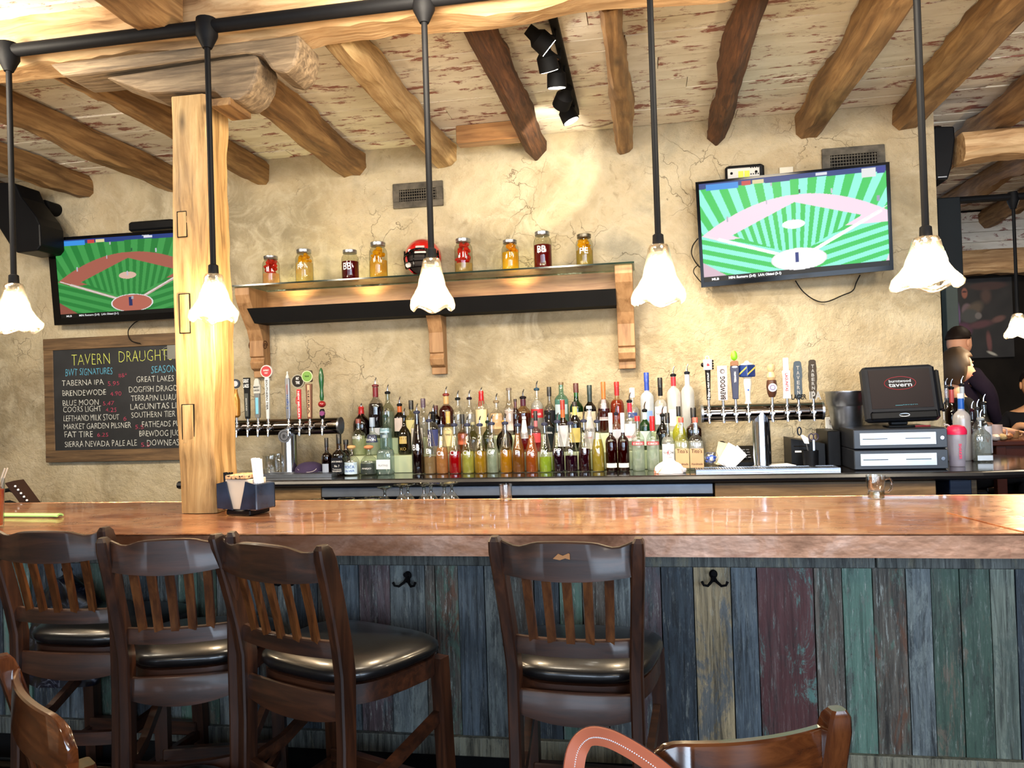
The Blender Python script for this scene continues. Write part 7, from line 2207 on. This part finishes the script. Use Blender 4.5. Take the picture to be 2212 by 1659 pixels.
def person(x, y, seat, face, lb, shirt, hairc, hair_kind, trousers, sk, lean=0.0, long_sleeve=True):
    """seated person; local +Y is the way they face"""
    t = thing('person', lb, 'person', (x, y, 0), face)
    hz = seat + .09
    ch = hz + .30; sh = hz + .50; nk = hz + .56; hd = hz + .72
    V, E, Rr = [], [], []
    def add(p, r_, par=None):
        V.append(p); Rr.append(r_)
        if par is not None: E.append((par, len(V) - 1))
        return len(V) - 1
    L = lean
    pel = add((0, 0, hz), (.15, .12))
    b1_ = add((0, .02 + L * .3, hz + .15), (.145, .11), pel)
    b2_ = add((0, .03 + L * .6, ch), (.16, .115), b1_)
    b3_ = add((0, .03 + L * .9, sh - .04), (.13, .09), b2_)
    n1 = add((0, .04 + L, nk), (.055, .055), b3_)
    n2 = add((0, .05 + L * 1.05, nk + .06), (.05, .05), n1)
    for s_ in (-1, 1):
        a = add((s_ * .15, .03 + L * .9, sh - .03), (.06, .06), b3_)
        b = add((s_ * .205, .02 + L * .9, sh - .10), (.052, .052), a)
        c = add((s_ * .235, .09 + L, ch + .0), (.042, .042), b)
        d = add((s_ * .21, .14 + L, ch - .10), (.040, .040), c)
        e = add((s_ * .15, .26 + L, TZ + .055), (.034, .034), d)
        f = add((s_ * .09, .36 + L, TZ + .045), (.024, .026), e)
        # palm and five fingers
        g = add((s_ * .06, .41 + L, TZ + .040), (.034, .014), f)
        for k_, (dx, ln) in enumerate(((-.026, .055), (-.009, .066), (.009, .070), (.026, .062))):
            h1 = add((s_ * (.055 - dx * .6) + dx, .43 + L + ln * .4, TZ + .036), (.0085, .0085), g)
            add((s_ * (.05 - dx * .6) + dx, .43 + L + ln, TZ + .018), (.007, .007), h1)
        h1 = add((s_ * .03, .385 + L, TZ + .036), (.011, .011), f)
        add((s_ * .012, .415 + L, TZ + .026), (.009, .009), h1)
        # legs
        th = add((s_ * .09, .06, hz - .02), (.09, .085), pel)
        kn = add((s_ * .11, .44, hz - .0), (.062, .062), th)
        cf = add((s_ * .11, .46, hz - .22), (.055, .055), kn)
        an = add((s_ * .11, .42, hz - .44), (.036, .036), cf)
        add((s_ * .11, .54, hz - .48), (.035, .030), an)
    body = skinned('body', V, E, Rr, sk, t, 0, 1)
    # head
    hy = .07 + L * 1.05
    hv = MB()
    def fn(p):
        q = 1.0
        if p.z < -.2: q -= .16 * (-.2 - p.z) * (1 + .4 * (p.y < 0))
        q += .05 * max(0, p.y) * max(0, 1 - abs(p.z + .55) * 3)              # chin
        q -= .05 * max(0, 1 - abs(p.z - .08) * 5) * max(0, p.y) * (abs(p.x) > .15)  # sockets
        return q
    hv.ball((0, hy, hd), .112, 24, 18, sx=.72, sy=.88, sz=1.08, fn=fn)
    head = hv.obj('head', sk, t, angle=180)
    yf = hy + .096
    MB().rings([[(-.006, yf - .008, hd + .022), (.006, yf - .008, hd + .022), (.004, yf - .016, hd + .024), (-.004, yf - .016, hd + .024)],
                [(-.010, yf + .010, hd - .006), (.010, yf + .010, hd - .006), (.008, yf - .012, hd), (-.008, yf - .012, hd)],
                [(-.014, yf + .018, hd - .026), (.014, yf + .018, hd - .026), (.012, yf - .012, hd - .020), (-.012, yf - .012, hd - .020)],
                [(-.011, yf + .002, hd - .034), (.011, yf + .002, hd - .034), (.010, yf - .014, hd - .032), (-.010, yf - .014, hd - .032)]]).obj('nose', sk, head, smooth=True, angle=80)
    MB().ball((0, yf - .008, hd - .055), .022, 12, 6, sy=.45, sz=.28).obj('mouth', paint((160, 84, 76), .5), head)
    for s_ in (-1, 1):
        MB().ball((s_ * .031, yf - .0165, hd + .016), .0110, 12, 8).obj('eye', paint((232, 228, 222), .3), head)
        MB().ball((s_ * .031, yf - .0085, hd + .016), .0052, 8, 6).obj('iris', paint((40, 26, 18), .3), head)
        MB().tube([(s_ * .016, yf - .006, hd + .036), (s_ * .032, yf - .006, hd + .041), (s_ * .047, yf - .018, hd + .036)], .0035, 6).obj('eyebrow', paint(hairc, .8), head)
        MB().ball((s_ * .083, hy - .006, hd + .0), .026, 10, 8, sx=.35, sy=.7, sz=1.15).obj('ear', sk, head)
    # hair
    hh_ = MB()
    nu, nv = 30, 18
    vs, fs = [], []
    low = {'short': .18, 'bob': -.95, 'crop': .1, 'up': .05}[hair_kind]
    for j in range(nv + 1):
        th = PI * j / nv
        for i in range(nu):
            a = 2 * PI * i / nu
            p = Vector((math.sin(th) * math.cos(a), math.sin(th) * math.sin(a), math.cos(th)))
            rr = .122 * (1 + .05 * noise.noise(p * 4)) * (1.06 if hair_kind == 'bob' else 1.0)
            zz = p.z
            vs.append((p.x * rr * .76, hy + p.y * rr * .90 - .004, hd + .010 + zz * rr * 1.07))
    for j in range(nv):
        for i in range(nu):
            th = PI * (j + .5) / nv; a = 2 * PI * (i + .5) / nu
            p = Vector((math.sin(th) * math.cos(a), math.sin(th) * math.sin(a), math.cos(th)))
            lim = .52 if p.y > .45 else (low if p.y < .1 else low + (p.y - .1) / .35 * (.52 - low))
            if p.z > lim: fs.append((j * nu + i, j * nu + (i + 1) % nu, (j + 1) * nu + (i + 1) % nu, (j + 1) * nu + i))
    hh_.add(vs, fs); hh_.smooth = True
    o = hh_.obj('hair', paint(hairc, .6), t, angle=180)
    md = o.modifiers.new('s', 'SOLIDIFY'); md.thickness = .012
    # shirt: same skeleton, slightly thicker, short sleeves
    V2, E2, R2_ = [], [], []
    def add2(p, r_, par=None):
        V2.append(p); R2_.append(r_)
        if par is not None: E2.append((par, len(V2) - 1))
        return len(V2) - 1
    p0_ = add2((0, 0, hz - .02), (.165, .135))
    p1_ = add2((0, .02 + L * .3, hz + .15), (.160, .125), p0_)
    p2_ = add2((0, .03 + L * .6, ch), (.178, .130), p1_)
    p3_ = add2((0, .03 + L * .9, sh - .045), (.142, .102), p2_)
    add2((0, .035 + L * .95, sh + .005), (.078, .072), p3_)
    for s_ in (-1, 1):
        a = add2((s_ * .15, .03 + L * .9, sh - .035), (.072, .072), p3_)
        b = add2((s_ * .208, .02 + L * .9, sh - .10), (.066, .066), a)
        c = add2((s_ * .228, .06 + L, ch + .06), (.060, .060), b)
        if long_sleeve:
            c = add2((s_ * .235, .09 + L, ch), (.054, .054), c)
            c = add2((s_ * .21, .14 + L, ch - .10), (.050, .050), c)
            add2((s_ * .15, .26 + L, TZ + .055), (.043, .043), c)
    skinned('shirt', V2, E2, R2_, shirt, t, 0, 2)
    V3, E3, R3_ = [(0, 0, hz - .03)], [], [(.16, .125)]
    for s_ in (-1, 1):
        for k_, (p, r_) in enumerate((((s_ * .09, .06, hz - .02), .10), ((s_ * .11, .44, hz), .074), ((s_ * .11, .46, hz - .22), .066), ((s_ * .11, .43, hz - .40), .056))):
            V3.append(p); R3_.append((r_, r_))
            E3.append((0 if k_ == 0 else len(V3) - 2, len(V3) - 1))
    skinned('trousers', V3, E3, R3_, trousers, t, 0, 1)
    for s_ in (-1, 1):
        MB().ball((s_ * .11, .50, hz - .485), .055, 12, 8, sx=.8, sy=2.1, sz=.75).obj('shoe', M['rubber'], t)
    # what they sit on
    return t
def stool_under(x, y, seat, lb):
    t = thing('bar_stool', lb, 'stool', (x, y, 0), group='backless stools at the high table')
    box('seat', M['vinyl'], -.17, .17, -.17, .17, seat - .05, seat, .012, t)
    for sx in (-.14, .14):
        for sy in (-.14, .14): box('leg', M['chair'], sx - .016, sx + .016, sy - .016, sy + .016, 0, seat - .05, .002, t)
    box('footrest', M['chair'], -.14, .14, .13, .15, .25, .28, 0, t)
SEAT = .74
blk = plain('black_cloth', C(20, 20, 24), .9)
def place(px, py_head, D, face, *a, **k_):
    # head centre at (px, py_head)
    p = at(px, py_head, D)
    seat = p.z - .81
    hy = .07
    x = p.x + math.sin(face) * hy * 1.0
    y = D - math.cos(face) * hy
    person(x, y, seat, face, *a, **k_)
    stool_under(x, y, seat - .03, k_.get('slb', '')) if False else None
    return x, y, seat
x, y, s_ = place(2068, 795, 5.75, R(-84), 'person with a brown bob in profile, wearing black, just past the wall end', blk, (70, 52, 34), 'bob', blk, skin, 0.0)
stool_under(x, y, s_ - .01, 'backless stool under the person with the brown bob')
MB().tube([(x + .10 * math.cos(u) * .8 + .03, y + .09 * math.sin(u), s_ + .615 - .03 * math.cos(u)) for u in [2 * PI * i / 24 for i in range(24)]], .004, 6, closed=True).v
x, y, s_ = place(2072, 742, 6.6, R(-60), 'person with short dark hair seated behind the one with the bob', plain('dark_plum_shirt', C(34, 26, 40), .9), (30, 22, 18), 'crop', blk, skin, 0.0)
stool_under(x, y, s_ - .01, 'backless stool under the person with short dark hair')
x, y, s_ = place(2228, 832, 6.5, R(168), 'person in a black t-shirt at the right edge, forearm resting on the high table', blk, (14, 10, 10), 'crop', blk, skin2, 0.06, False)
stool_under(x, y, s_ - .01, 'backless stool under the person in the black t-shirt')
# ---------------------------------------------------------------- stools and chairs
def make_seat(name, H, seat, wb, wt, rake, depth, wm, xm, sm, label, loc, rz, cat='bar stool', grp=None, slats=5, post=(.034, .050), crest=.088, scratch=False, cushion=True, short=0, drop=0.0):
    """wooden stool or chair, origin at the rear posts' floor line, facing local +Y"""
    t = thing(name, label, cat, loc, rz, grp)
    hb, ht = wb / 2, wt / 2
    def post_y(z):                       # rear posts rake back above the seat and slightly below it
        if z > seat: return -rake * ((z - seat) / (H - seat)) ** 1.25
        return -.035 * ((seat - z) / seat) ** 2
    def post_x(z):
        return hb + (ht - hb) * max(0, (z - seat) / (H - seat))
    zs = [0, .15, .35, seat * .75, seat, seat + .08, seat + .16, seat + .24, H - .09, H - .04, H - .012, H]
    zs = sorted(z for z in zs if z <= H)
    for s_ in (-1, 1):
        rs = []
        for z in (zs if s_ != short else [z for z in zs if z < H - .13] + [H - .125, H - .12]):
            k_ = .55 if z >= H - .001 else (.85 if z >= H - .015 else 1)
            px_, py_ = s_ * post_x(z), post_y(z)
            a, b = post[0] / 2 * k_, post[1] / 2 * k_ * (1.15 if z > seat - .1 else 1)
            c = .005
            rs.append([(px_ - a + c, py_ - b, z), (px_ + a - c, py_ - b, z), (px_ + a, py_ - b + c, z), (px_ + a, py_ + b - c, z), (px_ + a - c, py_ + b, z), (px_ - a + c, py_ + b, z), (px_ - a, py_ + b - c, z), (px_ - a, py_ - b + c, z)])
        MB().rings(rs).obj('back_post', wm, t, smooth=True, angle=30)
    # curved rails: bowed away from the sitter (towards -Y)
    def rail(nm, z0, z1, bow, th, mt, wavy=0.0, x_in=.0, dip=0.0):
        rs = []
        n_ = 20
        for i in range(n_ + 1):
            u = -1 + 2 * i / n_
            zc = (z0 + z1) / 2
            hw_ = post_x(zc) - post[0] / 2 + .006 - x_in
            x_ = u * hw_
            y_ = post_y(zc) - bow * (1 - u * u)
            top = z1 + wavy * (math.cos(u * PI * 1.0) * .5 + .5) * .55 - wavy * .9 * math.exp(-((abs(u) - .72) / .18) ** 2) + wavy * .8 * max(0, abs(u) - .86) * 4
            if short and nm == 'crest_rail' and u * short > .62: top -= .055 * (1 - math.sqrt(max(0, 1 - ((u * short - .62) / .38) ** 2)))
            bot = z0 - dip * (1 - u * u)
            rs.append([(x_, y_ - th / 2, bot), (x_, y_ + th / 2, bot), (x_, y_ + th / 2 * .8, top - .004), (x_, y_ + th / 4, top), (x_, y_ - th / 4, top), (x_, y_ - th / 2 * .8, top - .004)])
        return MB().rings(rs).obj(nm, mt, t, smooth=True, angle=40)
    cr0 = H - crest - .012 - drop
    rail('crest_rail', cr0, H - .016 - drop, .030, .024, xm, .012 if H > 1 else .0, 0, .012)
    if scratch:
        zc = (cr0 + H) / 2
        pl = [(-.028, -.006), (-.014, .010), (-.002, .004), (.012, .012), (.016, .010), (.016, -.008), (.004, -.004), (-.010, -.010)]
        MB().prism([(a + .0, zc + .004 + b * .8) for a, b in pl], post_y(zc) - .030 - .0138, post_y(zc) - .030 - .0115).obj('worn_patch', paint((168, 112, 60), .5), t)
    lr0 = seat + .045
    rail('lower_back_rail', lr0, lr0 + .045, .026, .026, xm)
    for i in range(slats):
        u = -1 + 2 * (i + 1) / (slats + 1)
        rs = []
        for z in (lr0 + .035, lr0 + .12, cr0 - .10, cr0 + .012):
            hw_ = post_x(z) - post[0] / 2
            x_ = u * hw_
            y_ = post_y(z) - .028 * (1 - u * u)
            q = .0115 * (1 + .15 * (z - lr0))
            rs.append([(x_ - q, y_ - .006, z), (x_ + q, y_ - .006, z), (x_ + q, y_ + .006, z), (x_ - q, y_ + .006, z)])
        MB().rings(rs).obj('slat', sm, t)
    # seat frame and cushion (wider at the front, curved)
    fwd = depth
    def outline(grow, n_=32):
        P = []
        for i in range(n_):
            a = 2 * PI * i / n_
            c_, s__ = math.cos(a), math.sin(a)
            e = 2 / 3.4
            ux = math.copysign(abs(c_) ** e, c_); uy = math.copysign(abs(s__) ** e, s__)
            wd = (hb + .012 + (.055 if uy > 0 else .055) * (uy + 1) / 2 + .0) + grow
            P.append((ux * wd, fwd / 2 + .012 + uy * (fwd / 2 + grow)))
        return P
    fr_ = MB()
    o0, o1 = outline(0), outline(-.022)
    fr_.rings([[(x, y, seat - .105) for x, y in o0], [(x, y, seat - .050) for x, y in o0], [(x, y, seat - .045) for x, y in o1], [(x, y, seat - .105) for x, y in o1]], cap=False, closed=True)
    fr_.obj('seat_frame', xm, t, smooth=True, angle=30)
    if cushion:
        cu = MB()
        rs = []
        for g, z in ((-.03, seat - .046), (.002, seat - .042), (.010, seat - .030), (.009, seat - .016), (-.004, seat - .005), (-.03, seat + .004), (-.08, seat + .010), (-.14, seat + .012)):
            rs.append([(x, y, z) for x, y in outline(g)])
        cu.rings(rs)
        cu.obj('seat_cushion', M['vinyl'], t, smooth=True, angle=80)
    else:
        MB().rings([[(x, y, seat - .05) for x, y in outline(-.01)], [(x, y, seat - .01) for x, y in outline(0)], [(x, y, seat) for x, y in outline(-.01)]]).obj('seat', xm, t, smooth=True)
    # back apron board below cushion between the posts, curved
    rail('back_apron', seat - .125, seat - .060, .012, .022, xm, 0, 0, .022)
    # front legs
    fx = hb + .035
    for s_ in (-1, 1):
        rs = []
        for z, sp in ((0, .02), (.3, .01), (seat - .06, 0)):
            a = .021
            x_, y_ = s_ * (fx + sp * .5), fwd - .03 + sp * 1.5
            rs.append([(x_ - a, y_ - a, z), (x_ + a, y_ - a, z), (x_ + a, y_ + a, z), (x_ - a, y_ + a, z)])
        MB().rings(rs).obj('leg', wm, t)
    # side rails under the seat sloping and stretchers
    zr = seat * .62
    for s_ in (-1, 1):
        pts = [(s_ * (hb), post_y(zr), zr - .04), (s_ * (hb + .012), fwd * .35, zr - .025), (s_ * (fx - .004), fwd - .03, zr + .055)]
        MB().strip(pts, lambda i: (.022, 0, 0), lambda i: (0, 0, .036)).obj('side_stretcher', xm, t)
    rs = []
    for i in range(13):
        u = -1 + i / 6
        x_ = u * (hb - .01)
        y_ = post_y(zr) - .028 * (1 - u * u) + .004
        rs.append([(x_, y_ - .010, zr - .06), (x_, y_ + .010, zr - .06), (x_, y_ + .010, zr - .018), (x_, y_ - .010, zr - .018)])
    MB().rings(rs).obj('back_stretcher', xm, t, smooth=True, angle=30)
    zf = min(.28, seat * .4)
    box('front_stretcher', xm, -fx, fx, fwd - .045, fwd - .015, zf, zf + .05, .004, t)
    for s_ in (-1, 1):
        MB().strip([(s_ * hb, post_y(zf), zf), (s_ * fx, fwd - .03, zf)], lambda i: (.020, 0, 0), lambda i: (0, 0, .034)).obj('side_stretcher', xm, t)
    return t
def stool_pose(pxl, pxr, Dl, Dr, z=.74):
    """floor origin and yaw from the two rear posts' pixel columns and depths"""
    a = Vector((xat(pxl, Dl, z), Dl)); b = Vector((xat(pxr, Dr, z), Dr))
    c = (a + b) / 2
    return (c.x, c.y, 0), math.atan2(b.y - a.y, b.x - a.x), (b - a).length
SG = 'wooden bar stools along the copper bar'
def bar_stool(pxl, pxr, Dl, Dr, lb, top_w=None, Hs=1.135, scratch=False, wt_add=.045):
    loc, rz, w_ = stool_pose(pxl, pxr, Dl, Dr)
    return make_seat('bar_stool', Hs, .765, w_, w_ + wt_add, .085, .40, M['chair'], M['chair_x'], M['slat'], lb, loc, rz, 'bar stool', SG, scratch=scratch)
bar_stool(1112, 1376, 2.08, 2.06, 'dark wooden bar stool with a worn pale patch on its crest rail, standing alone', Hs=1.135, scratch=True)
bar_stool(534, 746, 2.13, 1.98, 'dark wooden bar stool turned rightward with its black vinyl seat showing, third from left', Hs=1.13, wt_add=.03)
bar_stool(274, 509, 2.06, 2.14, 'dark wooden bar stool second from the left, between the jacket stool and the turned one', Hs=1.135)
bar_stool(42, 258, 2.26, 2.26, 'dark wooden bar stool at the far left with a dark jacket hanging behind its slats', Hs=1.13)
# dark glittering jacket hanging from the hook behind the first stool
p = at(146, 1262, 2.60)
nn, mm = 28, 18
m_, nt, bs, out = new_mat('dark_sequin_cloth')
v_ = coords(nt)
nt.links.new(ramp(nt, noi(nt, v_, 22, 4, .6, 1.5), [(.42, C(12, 12, 16)), (.55, C(26, 28, 40)), (.70, C(96, 98, 106))]), bs.inputs['Base Color'])
bs.inputs['Roughness'].default_value = .3
rs = []
for j in range(mm + 1):
    v = j / mm
    ring = []
    for i in range(nn):
        a = 2 * PI * i / nn
        w_ = .12 + .05 * math.sin(v * 2.6) - .10 * (1 - v) ** 6
        w_ *= (1 + .10 * noise.noise(Vector((math.cos(a) * 2, v * 5, math.sin(a) * 2))))
        ring.append((w_ * math.cos(a) + .02 * math.sin(v * 5), .045 * math.sin(a) * (1 + .5 * noise.noise(Vector((a * 2, v * 7, 1)))), .03 - .40 * v))
    rs.append(ring)
tag(MB().rings(rs).obj('hanging_jacket', m_, None, (p.x, 2.585, p.z), smooth=True, angle=80), 'dark glittering jacket hanging under the bar behind the far left stool', 'jacket')
# dark coat on the person-less seat at the left edge
# foreground chairs
loc, rz, w_ = stool_pose(1345, 1752, 1.40, 1.50, .8)
make_seat('dining_chair', .95, .46, w_ - .03, w_, .10, .42, M['gloss_z'], M['gloss'], M['gloss'], 'glossy red-brown wooden chair in the right foreground, a leather bag strap on it', loc, rz, 'chair', 'glossy chairs in the foreground', post=(.046, .040), crest=.10, short=-1, drop=.020)
loc, rz, w_ = stool_pose(105, 250, 1.76, 1.46, .8)
make_seat('dining_chair', .90, .46, w_ - .03, w_, .10, .42, M['gloss_z'], M['gloss'], M['gloss'], 'glossy red-brown wooden chair in the lower left corner, seen at an angle', loc, rz, 'chair', 'glossy chairs in the foreground', post=(.050, .040), crest=.11, short=1, drop=.02)
# leather strap with white stitching
t = thing('bag_strap', 'orange leather bag strap with white stitching looped over the right foreground chair', 'strap', tuple(at(1330, 1640, 1.30)))
def lp(x, y, D): return at(x, y, D) - Vector(t.location)
path = [(1240, 1760, 1.22), (1240, 1700, 1.22), (1240, 1655, 1.22), (1250, 1615, 1.23), (1275, 1592, 1.25), (1310, 1594, 1.27), (1350, 1612, 1.28), (1395, 1640, 1.28), (1440, 1675, 1.28), (1490, 1720, 1.28)]
P = [lp(*q) for q in path]
Q = []
for i in range(len(P) - 1):
    p0, p1, p2, p3 = P[max(i - 1, 0)], P[i], P[i + 1], P[min(i + 2, len(P) - 1)]
    for j in range(6):
        u = j / 6
        Q.append(.5 * ((2 * p1) + (p2 - p0) * u + (2 * p0 - 5 * p1 + 4 * p2 - p3) * u * u + (3 * p1 - p0 - 3 * p2 + p3) * u ** 3))
Q.append(P[-1])
wid = Vector((.35, -1, .45)).normalized()
def strap_mesh(w_, th, off):
    rs = []
    for i, q in enumerate(Q):
        tt = (Q[min(i + 1, len(Q) - 1)] - Q[max(i - 1, 0)]).normalized()
        uu = i / (len(Q) - 1)
        wd = tt.cross(Vector((0, 1, -.15))).normalized() + Vector((0, -.45, .05))
        wd = (wd - tt * wd.dot(tt)).normalized()
        nn_ = tt.cross(wd).normalized()
        c = q + nn_ * off
        a, b = wd * w_ / 2, nn_ * th / 2
        rs.append([tuple(c - a - b), tuple(c + a - b), tuple(c + a + b), tuple(c - a + b)])
    return MB().rings(rs)
strap_mesh(.034, .004, 0).obj('leather_band', paint((198, 108, 76), .55), t, smooth=True, angle=40)
strap_mesh(.035, .0014, -.0030).obj('dark_lining', paint((52, 34, 38), .7), t, smooth=True, angle=40)
st = MB()
mid = []
for i, q in enumerate(Q[:-1]):
    for j in range(3):
        mid.append(q + (Q[i + 1] - q) * j / 3)
for i in range(0, len(mid) - 2, 2):
    tt = (mid[i + 1] - mid[i]).normalized()
    uu = i / len(mid)
    wd = tt.cross(Vector((0, 1, -.15))).normalized() + Vector((0, -.45, .05)); wd = (wd - tt * wd.dot(tt)).normalized()
    nn_ = tt.cross(wd).normalized()
    for sg in (-1,):
        o_ = nn_ * .0028
        st.tube([tuple(mid[i] + o_), tuple(mid[i + 1] + o_)], .0011, 5)
st.obj('white_stitching', M['white'], t)['kind'] = 'stuff'
